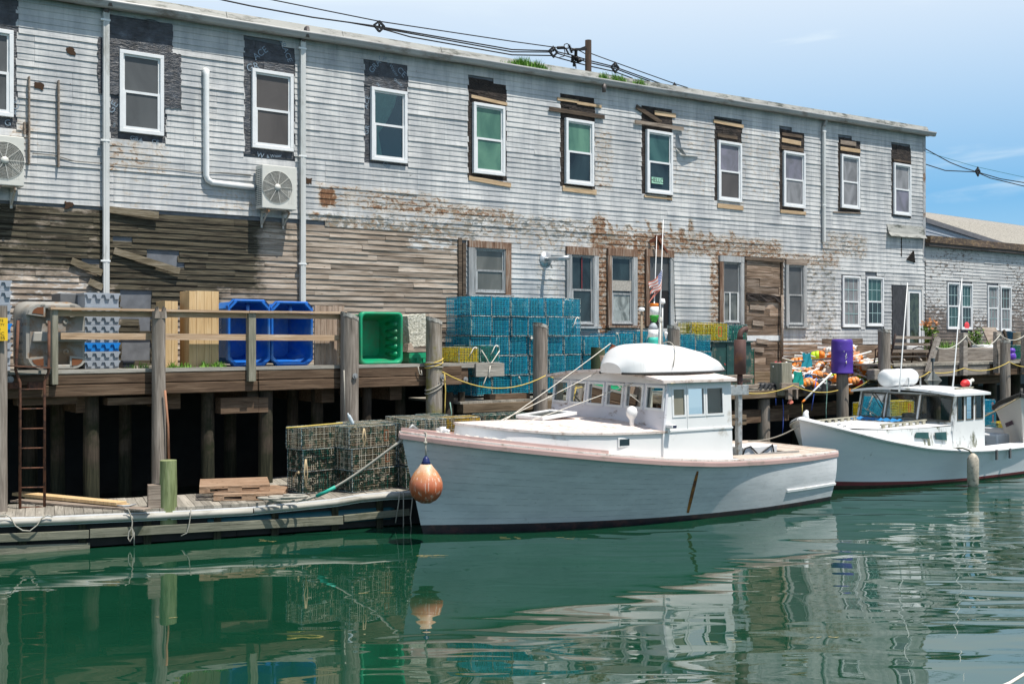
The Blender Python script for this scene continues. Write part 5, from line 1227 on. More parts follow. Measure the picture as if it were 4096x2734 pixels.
for x0, x1, yt, yb, lab, mt, nm in ((641, 710, 1842, 2030, 'thick green treated post stub standing at the dock edge', M_STUBG, 'post_stub'), (592, 645, 1940, 2032, 'short grey square stub beside the green post', M_PLANK, 'post_stub')):
    p, q = dp(x0, yb, DT), dp(x1, yb, DT); D = (CAMH-DT)*FL/(yb-HY); zt = CAMH+(HY-yt)/FL*D; c = ((p.x+q.x)/2, (p.y+q.y)/2+.1)
    if mt is M_STUBG:
        m, _ = pile_mb(c, (q-p).length/2*1.03, DT-.3, zt, 0, wob=.02, tp=.93); o = m.build(nm, mt, None, True, DK, (c[0], c[1], DT))
    else: o = MB().box(c[0]-.1, c[0]+.12, c[1]-.1, c[1]+.1, DT, zt).build(nm, mt, None, False, DK, (c[0], c[1], DT))
    tag(o, lab, 'post')
def pallet(c, ang, label, z):
    o = thing('pallet', label, 'pallet', DK, (c[0], c[1], z), 'wooden pallets on the dock'); R_ = Matrix.Rotation(radians(ang), 4, 'Z'); T = Matrix.Translation((c[0], c[1], z))
    M_ = T @ R_
    for k in range(7): MB().box(-.6, .6, -.5+k*.155, -.4+k*.155, .1, .118).xf(M_).build('top_slat', M_PAL, o)
    for k in range(3): y = -.5+k*.475; MB().box(-.6, -.42, y, y+.04, .02, .1).box(-.12, .12, y, y+.04, .02, .1).box(.42, .6, y, y+.04, .02, .1).box(-.6, .6, y, y+.04, .07, .0995).xf(M_).build('stringer', M_PAL, o)
    for k in range(3): MB().box(-.6, .6, -.5+k*.43, -.39+k*.43, 0, .018).xf(M_).build('bottom_slat', M_PAL, o)
M_PAL = wood('pallet_wood', (.2,.12,.075), (.34,.22,.14), (.46,.33,.23))
p = dp(1030, 2002, DT); pallet((p.x, p.y+.55), -16, 'lower wooden pallet lying on the dock', DT+.01); p = dp(985, 2000, DT); pallet((p.x-.1, p.y+.65), -8, 'upper wooden pallet resting on the other pallet', DT+.135)
# ropes on the dock
M_ROPEG = plain('grey_rope', (.36,.34,.29), .85, 0, .2, 40)
def dq(px, py, y): p = DK.Y(px, py, y); return (p.x, p.y, p.z)
def rope_px(pts, r, lab, frame=DK, y=-.14, m=None, nm='rope', grp=None):
    P_ = [tuple(frame.Y(a_, b_, y)) for a_, b_ in pts]
    return rope(nm, lab, 'rope', P_, r, m or M_ROPEG, frame, grp)
rope_px([(0, 2062), (25, 2058), (42, 2068), (62, 2102), (90, 2120), (120, 2122), (150, 2098), (168, 2070), (190, 2058), (210, 2065)], .011, 'slack rope loop hanging over the white bumper at far left')
rope_px([(500, 2033), (512, 2036), (522, 2058), (529, 2085), (528, 2108), (516, 2125), (512, 2150), (520, 2166), (533, 2140), (530, 2108), (536, 2130), (537, 2180)], .011, 'knotted rope hanging from the dock cleat near the green post')
rope_px([(764, 2032), (762, 2060), (756, 2100), (748, 2130), (724, 2142)], .009, 'thin rope hanging over the bumper right of the green post')
o = thing('dock_cleat', 'galvanised horn cleat tied with rope on the dock near the green post', 'cleat', DK, tuple(dp(505, 2036, DT))); c = dp(505, 2036, DT)
MB().tube([(c.x-.15, c.y, DT+.08), (c.x-.05, c.y, DT+.06), (c.x+.05, c.y, DT+.06), (c.x+.16, c.y, DT+.08)], [.01, .018, .018, .01], 8).build('horns', M_BOLT, o, True); MB().box(c.x-.05, c.x+.05, c.y-.03, c.y+.03, DT, DT+.05).build('base', M_BOLT, o)
# ------------------------------------------------------------------ boats
def lut(tab, x):
    if x <= tab[0][0]: return tab[0][1]
    for (a, b), (c, d) in zip(tab, tab[1:]):
        if x <= c:
            f = (x-a)/(c-a); return b+(d-b)*f
    return tab[-1][1]
def smooth_lut(tab, n=3):
    xs = [tab[0][0]+(tab[-1][0]-tab[0][0])*k/60 for k in range(61)]; ys = [lut(tab, x) for x in xs]
    for _ in range(n): ys = [ys[0]]+[(ys[k-1]+2*ys[k]+ys[k+1])/4 for k in range(1, 60)]+[ys[-1]]
    return list(zip(xs, ys))
class Hull:
    def __init__(s, rake, xe, deck, wl, sheer, bulge=.1, pw=.95, foot=.0, flare=0.):
        s.rake, s.xe, s.deck, s.wl, s.sheer, s.bulge, s.pw, s.foot, s.flare = rake, xe, smooth_lut(deck), smooth_lut(wl), smooth_lut(sheer), bulge, pw, foot, flare
        s.x0 = deck[0][0]
    def pt(s, tau, v, side=-1, off=0.):
        """v: 0 at the waterline, 1 at the sheer, -1 keel"""
        xd = s.x0+(s.xe-s.x0)*tau; xw = s.wl[-1][0]*tau
        zs = lut(s.sheer, xd); bd, bw = lut(s.deck, xd), lut(s.wl, xw)
        if v >= 0:
            x = xw+(xd-xw)*v**1.05; k = v**(s.pw+s.flare*(1-tau)); b = bw+(bd-bw)*k+s.bulge*sin(pi*v)*tau**3; z = zs*v
        else:
            x = xw+.5*(-v)*(1-tau)**4; b = bw*max(0, 1-(-v)**1.7); z = v*.55
        b = max(b, .0)+off
        return Vector((x, side*b, z))
    def surf(s, v0, v1, nt=48, nv=12, off=0., t0=0., t1=1.):
        rows = []
        for i in range(nt+1):
            tau = t0+(t1-t0)*(i/nt)
            near = [s.pt(tau, v0+(v1-v0)*k/nv, -1, off) for k in range(nv, -1, -1)]
            far = [s.pt(tau, v0+(v1-v0)*k/nv, 1, off) for k in range(0, nv+1)]
            rows.append((near, far))
        return rows
    def mesh(s, v0, v1, nt=48, nv=12, transom=True):
        mb = MB(); R_ = s.surf(v0, v1, nt, nv); mb.grid([r[0] for r in R_]); mb.grid([r[1] for r in R_])
        if transom: mb.poly(R_[-1][0]+R_[-1][1])
        at = []
        return mb
def hull_mat(name, c1, c2, seams, seamc, patch=.5, dirt=(.2,.2,.18), dirta=.1, line=.02, n_str=13., stain=None):
    t = NT(name); o = t.obj(); 
    a = t.attr('strake'); av = t.sep(a)
    n = t.noise(t.map(o, (.8, 1, 2.2)), 1.6, 5, .6); n2 = t.noise(t.map(o, (.6, 1, 2.6)), 2.4, 5, .65)
    col = t.mix(t.mr(n2, .38, .62), c1, c2); col = t.mix(t.mr(n, .5, .62, 0, patch), col, var(c2, 1.12))
    dn = t.noise(t.map(o, (1.6, 1, 1.6)), 3, 8, .72); col = t.mix(t.mr(dn, .66-dirta*.2, .72-dirta*.1, 0, .7), col, dirt)
    if seams:
        fr = t.ma('FRACT', t.ma('MULTIPLY', av[0], n_str)); d = t.ma('ABSOLUTE', t.ma('SUBTRACT', fr, .5))
        wob = t.noise(t.map(o, (2.5, 1, 2.5)), 3, 3); ln = t.ma('MULTIPLY', t.mr(d, .47, .495), t.mr(wob, .42, .56))
        col = t.mix(t.ma('MULTIPLY', ln, .8), col, seamc); t.bump(t.ma('ADD', t.ma('MULTIPLY', ln, -1.), t.ma('MULTIPLY', n, .35)), .5, .02)
    else: t.bump(n, .08, .02)
    return t.fin(col, .42, 0, .4)
M_HULL1 = hull_mat('grey_hull_paint', (.48,.5,.515), (.56,.575,.585), True, (.25,.28,.3))
M_HULL2 = hull_mat('white_hull_paint', (.66,.68,.7), (.7,.72,.73), False, None, .2)
M_BOOT = plain('black_antifouling', (.018,.016,.02), .6, 0, .3, 5, dirt=(.06,.03,.03), dirta=.4)
M_BOOTR = plain('red_antifouling', (.12,.015,.02), .55, 0, .25, 4)
M_SLIME = plain('weedy_bottom', (.03,.03,.015), .8, 0, .5, 8)
M_PINK = plain('pink_trim_paint', (.5,.34,.31), .5, 0, .08, 4, dirt=(.3,.24,.2), dirta=.2, st=(.5,1,1))
M_PDECK = plain('flaking_pink_deck', (.72,.63,.58), .7, 0, .08, 9, dirt=(.42,.33,.28), dirta=.35, bump=.2)
M_WHITE = plain('white_boat_paint', (.74,.74,.73), .45, 0, .03, 2, dirt=(.45,.42,.37), dirta=.12, bump=.06)
M_WHITEF = plain('flaking_white_paint', (.66,.65,.68), .55, 0, .04, 3, dirt=(.16,.1,.07), dirta=.22, st=(1,1,3), bump=.1)
M_CREAM = plain('cream_cabin_paint', (.66,.62,.54), .5, 0, .06, 2)
def strake(mb, hull_v0, hull_v1, nt, nv):
    vals = []
    for side in (0, 1):
        for i in range(nt+1):
            for k in range(nv+1):
                v = hull_v0+(hull_v1-hull_v0)*((nv-k)/nv if side == 0 else k/nv); vals.append((v, i/nt, 0))
    while len(vals) < len(mb.v): vals.append((0, 1, 0))
    return vals
b1 = thing('lobster_boat', 'grey-hulled wooden lobster boat with pink rail and a white wheelhouse, moored in front', 'boat', B1, (4.5, 0, 0))
H1 = Hull(.43, 9.27, [(-.43,.0),(0,.42),(.5,.8),(1,1.1),(1.8,1.45),(2.8,1.74),(4,1.9),(5.2,1.96),(6.6,1.84),(7.8,1.66),(8.7,1.46),(9.27,1.3)],
          [(0,.0),(.5,.22),(1,.45),(1.8,.78),(2.8,1.12),(4,1.4),(5.2,1.56),(6.6,1.62),(7.8,1.52),(9,1.34)],
          [(-.43,1.79),(0,1.72),(1,1.58),(2.9,1.34),(4,1.22),(5.2,1.12),(6.6,1.06),(8,1.02),(9.27,1.0)], .07, .95, flare=.35)
m = H1.mesh(.09, 1., 60, 18); m.build('hull', M_HULL1, b1, True, attrs={'strake': strake(m, .09, 1., 60, 18)})
m = H1.mesh(-1., .09, 60, 8); m.build('hull_bottom', M_BOOT, b1, True)
def ring_strip(H, specs, t0=0., t1=1., nt=60, transom=True):
    """closed band swept round the sheer: specs = [(outward offset, height above sheer)]"""
    mb = MB(); rows = []
    path = [(t0+(t1-t0)*k/nt, -1) for k in range(nt, -1, -1)]+[(t0+(t1-t0)*k/nt, 1) for k in range(1 if t0 == 0 else 0, nt+1)]
    for side in ((-1, 1) if t0 > 0 or True else ()):
        rows = []
        for k in range(nt+1):
            tau = t0+(t1-t0)*k/nt; p = H.pt(tau, 1., side)
            q = H.pt(min(1, tau+.01), 1., side)-H.pt(max(0, tau-.01), 1., side); nrm = Vector((-q.y, q.x, 0)).normalized()*(-side)*-1
            if nrm.y*side < 0: nrm = -nrm
            r = []
            for off, dz in specs:
                w_ = p+nrm*off+Vector((0, 0, dz))
                if w_.y*side < 0: w_.y = 0
                r.append(w_)
            rows.append(r)
        mb.grid(rows, True); mb.poly(rows[-1]); mb.poly(list(reversed(rows[0])))
    return mb
ring_strip(H1, [(-.0, -.1), (.035, -.1), (.04, -.03), (.03, -.005), (-.0, -.0)]).build('rub_rail', M_PINK, b1)
ring_strip(H1, [(.03, -.004), (.028, .03), (-.15, .03), (-.15, -.02)]).build('rail_cap', M_PDECK, b1)
ring_strip(H1, [(-.01, .03), (-.015, .085), (-.05, .085), (-.055, .03)], .0, .33, 30).build('toe_rail', M_PINK, b1)
p1, p2 = H1.pt(1., 1., -1), H1.pt(1., 1., 1); MB().box(p1.x-.02, p1.x+.05, p1.y, p2.y, p1.z-.1, p1.z+.028).build('transom_rail', M_PINK, b1)
# white guard strip low on the quarter and the rust streak
rows = [[H1.pt(tau, .33, -1, .0), H1.pt(tau, .33, -1, .035), H1.pt(tau, .375, -1, .035), H1.pt(tau, .38, -1, .0)] for tau in [.81+.19*k/16 for k in range(17)]]
mb = MB().grid(rows, True); mb.poly(rows[0]); mb.poly(rows[-1]); mb.build('guard_strip', M_WHITE, b1)
def find_tau(H, px, py, v, fr):
    best = None
    for k in range(401):
        tau = k/400; w_ = fr.world(H.pt(tau, v, -1)); x = CX+FL*w_.x/w_.y
        if best is None or abs(x-px) < best[0]: best = (abs(x-px), tau)
    return best[1]
rows = []
for k in range(15):
    v = .83-.7*k/14; x = 2790-38*(k/14); w_ = .0025+.0022*sin(k/14*3.0)**.5; tau = find_tau(H1, x, 0, v, B1); rows.append([H1.pt(tau-w_, v, -1, .004), H1.pt(tau+w_*.8, v, -1, .004)])
MB().grid(rows).build('rust_streak', plain('rust_stain', (.22,.09,.012), .6, 0, .3, 8, dirt=(.06,.02,.01), dirta=.5), b1)
# deck, trunk cabin
def deck_mesh(H, t0, t1, dz, inner=None, n=30):
    mb = MB()
    for side in (-1, 1):
        rows = []
        for k in range(n+1):
            tau = t0+(t1-t0)*k/n; p = H.pt(tau, 1., side, -.06); p.z += dz
            if p.y*side < 0: p.y = 0
            q = Vector((p.x, 0 if inner is None else side*max(0, min(inner, abs(p.y)-.02)), p.z+(.03 if inner is None else 0))); rows.append([p, q])
        mb.grid(rows)
    return mb
deck_mesh(H1, 0.01, .72, -.03).build('foredeck', M_WHITE, b1)
T1 = [(.86, 0), (.9, .3), (1.02, .6), (1.22, .88), (1.5, 1.13), (1.8, 1.32), (2.12, 1.45), (2.9, 1.6), (4.12, 1.73)]
def tz(x, y): return 1.735-.01*(x-2)+.13*(1-min(1, (y/1.6)**2))
loop = [(x, -y) for x, y in reversed(T1)]+[(x, y) for x, y in T1[1:]]
def nearz(x): return lut(H1.sheer, x)
mb = MB()
mb.grid([[(x-.05 if x < 1.9 else x, y*1.0, nearz(x)-.06) for x, y in loop], [(x, y, tz(x, y)-.02) for x, y in loop]]); mb.build('cabin_side', M_WHITE, b1, True)
edge = [(x-.03 if x < 1.5 else x-.01, y*1.02, tz(x, y)) for x, y in loop]
mb = MB(); m_ = len(edge)
half = [(x, tz(x, 0)) for x, y in T1]
rows = []
for (x, y, z) in edge[:len(T1)]:
    rows.append([(x, y*(1-2*k/16), tz(x, y*(1-2*k/16))+.012) for k in range(17)])
mb.grid(rows); mb.grid([[(x, y, z-.03) for x, y, z in edge], [(x, y, z+.012) for x, y, z in edge]]); mb.build('cabin_top', M_PDECK, b1)
# wheelhouse
HX0, HX1, HW, HZ = 4.1, 6.0, 1.75, 2.6
def holed(mb, fn, us, holes, z0, z1, th):
    """wall panel with window holes. fn(u, z, d) -> point; holes: (u0, u1, za, zb)"""
    def slab(u0, u1, za, zb):
        if u1-u0 < 1e-4 or zb-za < 1e-4: return
        mb.hexa([fn(u0, za, 0), fn(u1, za, 0), fn(u1, za, th), fn(u0, za, th), fn(u0, zb, 0), fn(u1, zb, 0), fn(u1, zb, th), fn(u0, zb, th)])
    za, zb = min(h[2] for h in holes), max(h[3] for h in holes)
    slab(us[0], us[1], z0, za); slab(us[0], us[1], zb, z1); u = us[0]
    for h in sorted(holes): slab(u, h[0], za, zb); u = h[1]
    slab(u, us[1], za, zb)
def win_trim(fn, h, w_, d0, d1, parent, mat, glass=True, pm=None):
    mb = MB(); u0, u1, za, zb = h
    for a, b, c, d in ((u0-w_, u1+w_, zb, zb+w_), (u0-w_, u1+w_, za-w_, za), (u0-w_, u0, za, zb), (u1, u1+w_, za, zb)):
        mb.hexa([fn(a, c, d0), fn(b, c, d0), fn(b, c, d1), fn(a, c, d1), fn(a, d, d0), fn(b, d, d0), fn(b, d, d1), fn(a, d, d1)])
    o = mb.build('window', mat, parent)
    g = MB().quad(fn(u0, za, d1*.5), fn(u1, za, d1*.5), fn(u1, zb, d1*.5), fn(u0, zb, d1*.5)); g.build('pane', pm or M_GLASS, o)
    return o
def f_front(u, z, d): return Vector((HX0-.1+.1*(z-1.7)/.9+d, u, z))      # u = y
zw0, zw1 = 2.13, 2.5
fh = []
for k in range(6): c = -1.75+3.5*(k+.5)/6; fh.append((c-.215, c+.215, zw0, zw1))
mb = MB(); holed(mb, f_front, (-HW, HW), fh, 1.7, HZ-.02, .05); hs = mb.build('house_front', M_WHITEF, b1)
for h in fh: win_trim(f_front, h, .045, -.025, .03, b1, M_WHITE)
def f_side(u, z, d): return Vector((u, -HW+d+.04*(z-1.7), z))
def bx(px, py): p = B1.Y(px, py, -HW); return p.x, p.z
sh = []
for x0, x1, y0, y1 in ((2697, 2740, 1551, 1651), (2756, 2817, 1550, 1650), (2831, 2892, 1550, 1649)):
    a, b = bx(x0, y0), bx(x1, y1); sh.append((a[0], b[0], 2.0, 2.47))
HX1 = bx(2928, 1825)[0]
mb = MB(); holed(mb, f_side, (HX0-.0, HX1), sh, nearz(5)-.02, HZ-.02, .05)
mb.hexa([f_side(HX0-.1, nearz(4), 0), f_side(HX0, nearz(4), 0), f_side(HX0, nearz(4), .05), f_side(HX0-.1, nearz(4), .05), f_side(HX0-.1, 1.7, 0), f_side(HX0, HZ-.02, 0), f_side(HX0, HZ-.02, .05), f_side(HX0-.1, 1.7, .05)])
mb.build('house_side', M_WHITE, b1)
for i, h in enumerate(sh): win_trim(f_side, h, .04, -.012, .03, b1, M_WHITE, pm=(glassy('tan_blind', (.2,.18,.13), (.26,.24,.18), .25) if i == 0 else None))
MB().hexa([f_side(HX0, 1.70, -.02), f_side(HX1+.01, 1.70, -.02), f_side(HX1+.01, 1.70, .01), f_side(HX0, 1.70, .01), f_side(HX0, 1.735, -.02), f_side(HX1+.01, 1.735, -.02), f_side(HX1+.01, 1.735, .01), f_side(HX0, 1.735, .01)]).build('trim_strip', M_WHITE, b1)
for x in (bx(2752, 1700)[0],): MB().hexa([f_side(x-.012, 1.74, -.01), f_side(x+.012, 1.74, -.01), f_side(x+.012, 1.74, .01), f_side(x-.012, 1.74, .01), f_side(x-.012, HZ-.03, -.01), f_side(x+.012, HZ-.03, -.01), f_side(x+.012, HZ-.03, .01), f_side(x-.012, HZ-.03, .01)]).build('seam_batten', M_WHITE, b1)
def f_far(u, z, d): return Vector((u, HW-d, z))
mb = MB(); holed(mb, f_far, (HX0, HX1), [(4.3, 4.75, 2.0, 2.47), (4.95, 5.45, 2., 2.47)], 1.05, HZ-.02, .05); mb.build('house_side', M_CREAM, b1)
MB().box(HX0+.02, HX0+.08, -1.2, 1.2, .4, 1.7).box(HX0+.1, HX1, -1.2, 1.2, .38, .42).build('bulkhead', M_CREAM, b1)
for y in (-.6, .55, 1.2): MB().box(HX1-.1, HX1-.02, y-.04, y+.04, .42, HZ-.02).build('aft_post', M_CREAM, b1)
MB().box(HX1-.06, HX1-.02, -1.7, -.3, .42, HZ-.02).build('aft_bulkhead', M_CREAM, b1)
# gear inside
MB().box(4.2, 4.6, -1.3, .2, 1.72, 2.0, tp=.08).box(4.3, 4.7, -1.5, -1.0, 2.0, 2.14, tp=.12, j=.02).build('dash_gear', plain('orange_gear', (.25,.06,.02), .7), b1)
MB().lathe([(.19, 0), (.19, .03), (.15, .03), (.15, 0)], (4.55, .15, 2.1), 18, (1, 0, .3)).build('steering_wheel', M_ACD, b1)
# roof
mb = MB(); RX0, RX1, RW = HX0-.16, HX1+.05, HW+.08
def rz(y): return HZ+.15*(1-(y/RW)**2)
rows = [[(RX0+(RX1-RX0)*i/6, -RW+2*RW*k/16, rz(-RW+2*RW*k/16)+.045) for k in range(17)] for i in range(7)]; mb.grid(rows); mb.grid([[(p[0], p[1], p[2]-.05) for p in r] for r in rows])
mb.grid([[(p[0], p[1], p[2]-.05) for p in rows[0]], rows[0]]); mb.grid([[(p[0], p[1], p[2]-.05) for p in rows[-1]], rows[-1]])
for k in (0, 16): mb.grid([[(r[k][0], r[k][1], r[k][2]-.05) for r in rows], [r[k] for r in rows]])
mb.build('house_roof', M_PDECK, b1)
# header board under the roof at the front
mb = MB(); mb.grid([[f_front(-HW+2*HW*k/16, HZ-.03, -.02) for k in range(17)], [Vector((HX0-.0, -HW+2*HW*k/16, rz(-HW+2*HW*k/16))) for k in range(17)]]); mb.build('header_board', M_WHITE, b1)
# hatch, ventilator, porthole, horn, bow gear
def b1p(px, py, y): p = B1.Y(px, py, y); return (p.x, p.y, p.z)
ha = Matrix.Translation((2.9, .35, tz(2.9, .3)+.09)) @ Matrix.Rotation(radians(3), 4, 'Z') @ Matrix.Rotation(radians(-5), 4, 'Y')
mb = MB(); 
for a in ((-.42, .42, -.42, -.3), (-.42, .42, .3, .42)): mb.box(a[0], a[1], a[2], a[3], -.03, .03)
for a in ((-.42, -.3, -.3, .3), (.3, .42, -.3, .3)): mb.box(a[0], a[1], a[2], a[3], -.03, .03)
hc = mb.xf(ha).build('hatch', M_WHITE, b1, bevel=.006); MB().box(-.3, .3, -.3, .3, -.02, .012).xf(ha).build('hatch_glass', plain('hatch_dark', (.06,.065,.06), .3), hc)
MB().box(2.5, 3.3, -.02, .72, tz(3, .3)-.03, tz(3, .3)+.03).build('hatch_coaming', M_PINK, b1)
v_ = b1p(2527, 1694, -1.15); MB().lathe([(.045, -.04), (.045, .12), (.07, .16), (.1, .2), (.11, .27), (.085, .34), (.03, .375), (.001, .38)], (v_[0], v_[1], tz(v_[0], v_[1])), 18).build('ventilator', M_WHITE, b1, True)
a, b = B1.Y(2481, 1757, -1.66), B1.Y(2520, 1780, -1.66); yn = -(1.6+(a.x-2.9)*.107)-.012
q = MB().box(a.x-.03, b.x+.03, yn-.012, yn+.06, b.z-.03, a.z+.03).build('porthole', M_WHITE, b1, bevel=.008); MB().box(a.x, b.x, yn-.016, yn-.011, b.z, a.z).build('port_glass', M_GDARK, q)
p = b1p(2676, 1703, -HW-.02); MB().box(p[0]-.06, p[0]+.05, p[1]-.14, p[1]+.02, p[2]-.035, p[2]+.03).build('side_light', M_WHITE, b1, bevel=.01); MB().box(p[0]-.03, p[0]+.055, p[1]-.145, p[1]-.139, p[2]-.025, p[2]+.02).build('light_lens', M_HOLE, b1)
MB().tube([(.35, -.1, 1.6), (.35, -.1, 1.86)], .06, 8).tube([(.35, -.3, 1.8), (.35, .1, 1.8)], .03, 8).build('bow_bitt', M_WHITE, b1, True)
MB().tube([(-.3, .0, 1.8), (-.2, .0, 1.9), (-.1, .0, 1.82)], .03, 8).build('bow_chock', M_BOLT, b1, True)
# cockpit: washboards, coaming, sole, afterdeck planks
M_WB = wood('worn_washboard', (.3,.22,.16), (.48,.4,.33), (.62,.56,.5), sc=.9)
deck_mesh(H1, .655, .9, .032, 1.25, 16).build('washboard', M_WB, b1)
mb = MB(); x = 8.15
k = 0
while x < 9.2:
    hb = lut(H1.deck, x)-.05; mb.hexa([(x, -hb, .97), (x+.125, -hb+.03, .97), (x+.125, hb-.03, .97), (x, hb, .97), (x, -hb, 1.045), (x+.125, -hb+.03, 1.045), (x+.125, hb-.03, 1.045), (x, hb, 1.045)]); x += .13
mb.build('afterdeck', M_WB, b1)
MB().box(HX1, 8.2, -1.22, -1.18, .4, 1.09).box(HX1, 8.2, 1.18, 1.22, .4, 1.09).box(8.16, 8.2, -1.18, 1.18, .4, .965).build('coaming', plain('grey_coaming', (.33,.31,.28), .7), b1); MB().box(HX1-.2, 8.18, -1.18, 1.18, .36, .4).build('cockpit_sole', M_BACK, b1)
p = b1p(3000, 1800, -.5); o = MB().box(p[0]-.45, p[0]+.45, -.75, -.2, .4, 1.18, tp=-.05).build('bait_tub', M_WHITE, None, False, B1, (p[0], -.5, .4), bevel=.02); tag(o, 'white rectangular tub standing in the cockpit of the grey boat behind the wheelhouse', 'tub')
q = b1p(3040, 1800, -.85); rope('hose', 'black hose looping over the white tub in the grey boat', 'hose', [(q[0]+d*1.6, -.82, 1.0+.2*sin(pi*f)) for d, f in ((-.3, 0), (-.25, .3), (-.15, .6), (0, 1), (.15, .8), (.25, .4), (.28, 0))], .018, plain('black_rubber', (.02,.02,.02), .5), B1)
# exhaust stack and its bracket
M_EXH = plain('rusty_exhaust', (.085,.042,.035), .65, .1, .2, 5, dirt=(.14,.06,.03), dirta=.2); M_GALV = plain('galvanised_post', (.38,.4,.4), .45, .4, .25, 10, dirt=(.2,.15,.1), dirta=.3)
ye = -.9; p0, p1, p2, p3 = b1p(2952, 1822, ye), b1p(2952, 1578, ye), b1p(2960, 1497, ye), b1p(2960, 1357, ye)
MB().box(p0[0]-.04, p0[0]+.07, ye-.05, ye+.05, .4, p1[2]).build('stack_post', M_GALV, b1, bevel=.005)
a, b = b1p(2905, 1540, ye), b1p(2983, 1577, ye); MB().box(a[0], b[0], ye-.09, ye+.09, b[2], a[2]).build('stack_bracket', M_GALV, b1, bevel=.01)
MB().tube([(p2[0], ye, b[2]), (p2[0], ye, p2[2]+.02)], .055, 12).build('exhaust_pipe', M_EXH, b1, True)
MB().lathe([(.1, 0), (.122, .01), (.122, p3[2]-p2[2]-.01), (.1, p3[2]-p2[2])], (p2[0], ye, p2[2]), 22).build('muffler', M_EXH, b1, True)
e1, e2 = b1p(2957, 1345, ye), b1p(2985, 1322, ye)
MB().tube([(p3[0], ye, p3[2]-.02), (p3[0], ye, e1[2]+.02), (p3[0]+.03, ye, e2[2]-.02), (p3[0]+.1, ye, e2[2]+.02), (p3[0]+.17, ye, e2[2]+.03)], [.06, .055, .06, .06, .065], 12).build('exhaust_elbow', M_EXH, b1, True)
# antennas, domes, flag, spar buoys on the roof
yr = .25; rb = lambda px: B1.Y(px, 1400, yr).x
def whip(px0, px1, yt, y, r, lab=None):
    x0 = B1.Y(px0, 1400, y).x; b_ = B1.Y(px1, yt, y); MB().tube([(x0, y, rz(y)), ((x0+b_.x)/2, y, (rz(y)+b_.z)/2), (b_.x, y, b_.z)], [r, r, r*.5], 6).build('whip_antenna', M_PVC, b1, True)
whip(2632, 2653, 878, .2, .016); whip(2608, 2627, 944, .32, .013)
def dome(px, yt, yb, w_, y, mat2):
    t_ = B1.Y(px, yt, y); b_ = B1.Y(px, yb, y); r = w_*b_.length*0+w_/2/FL*21.3
    MB().tube([(t_.x, y, rz(y)), (t_.x, y, b_.z)], .022, 8).build('antenna_pole', mat2, b1, True); MB().lathe([(r*.5, 0), (r, .02), (r, .04), (r*.8, t_.z-b_.z-.01), (.001, t_.z-b_.z)], (t_.x, y, b_.z), 16).build('gps_dome', M_WHITE, b1, True)
dome(2566, 1228, 1245, 27, -.1, plain('worn_pole', (.25,.2,.14), .6)); dome(2649, 1193, 1216, 26, .5, M_GALV)
p = B1.Y(2646, 1290, .5); MB().tube([(p.x-.04, .5, rz(.5)), (p.x-.04, .5, p.z)], .025, 8).lathe([(.02, 0), (.035, .02), (.035, .1), (.02, .12)], (p.x-.04, .5, p.z), 10).build('mast_light', M_CREAM, b1, True)
p = B1.Y(2657, 1335, .5); MB().lathe([(.01, -.1), (.04, 0), (.045, .03), (.001, .05)], (p.x, .45, p.z), 10).build('hailer', M_WHITE, b1, True)
def spar_buoy(label, px, segs, y, w_):
    """segs: (y pixel top, y pixel bottom, colour material)"""
    t_ = B1.Y(px, segs[0][0], y); b_ = B1.Y(px, segs[-1][1], y); D = B1.world(t_).y; r = w_/2/FL*D
    o = thing('lobster_buoy', label, 'buoy', B1, (t_.x, y, b_.z), 'lobster buoys on the spar above the grey boat')
    return o, t_.x, r
M_OR = plain('orange_paint', (.75,.2,.015), .5, 0, .12, 10); M_BW = plain('buoy_white', (.76,.76,.73), .55, 0, .06, 10); M_BG = plain('buoy_green', (.03,.3,.03), .55, 0, .15, 10); M_BT = plain('buoy_teal', (.05,.45,.36), .55, 0, .1, 10); M_BGR = plain('buoy_grey', (.36,.39,.41), .6, 0, .1, 10); M_RED = plain('buoy_red', (.6,.03,.03), .5, 0, .12, 10); M_BYL = plain('buoy_lime', (.5,.75,.02), .5)
o, x, r = spar_buoy('upright orange, white and green lobster buoy on the spar above the grey boat', 2617, [(1213, 1290)], .1, 35)
zz = lambda py: B1.Y(2617, py, .1).z
MB().lathe([(r*.93, 0), (r, -.02), (r, zz(1226)-zz(1213))], (x, .1, zz(1213)), 18).build('top_band', M_OR, o, True); MB().lathe([(r, 0), (r*1.04, zz(1260)-zz(1226))], (x, .1, zz(1226)), 18).build('middle_band', M_BW, o, True)
MB().lathe([(r*1.04, 0), (r*.98, -.04), (r*.75, -.1), (r*.35, zz(1290)-zz(1260))], (x, .1, zz(1260)), 18).build('tapered_end', M_BG, o, True)
o, x2, r = spar_buoy('upright grey, white and teal lobster buoy below the orange-topped one on the spar', 2610, [(1290, 1392)], .1, 40)
MB().lathe([(r*.35, 0), (r*.8, -.06), (r, zz(1318)-zz(1290))], (x-.03, .1, zz(1290)), 18).build('domed_end', M_BGR, o, True); MB().lathe([(r, 0), (r, zz(1348)-zz(1318))], (x-.03, .1, zz(1318)), 18).build('middle_band', M_BW, o, True)
MB().lathe([(r, 0), (r, zz(1366)-zz(1348)), (r*.97, zz(1367)-zz(1348)), (r, zz(1368)-zz(1348)), (r, zz(1380)-zz(1348))], (x-.03, .1, zz(1348)), 18).build('teal_band', M_BT, o, True); MB().lathe([(r, 0), (r*.9, zz(1410)-zz(1380))], (x-.03, .1, zz(1380)), 18).build('lower_band', M_BW, o, True)
o = thing('spar', 'thin white spar on the roof of the grey boat carrying two stacked lobster buoys', 'spar', B1, (x, .1, rz(.1))); MB().tube([(x-.02, .1, rz(.1)+.03), (x, .1, zz(1205))], .012, 6).build('pole', M_PVC, o, True)
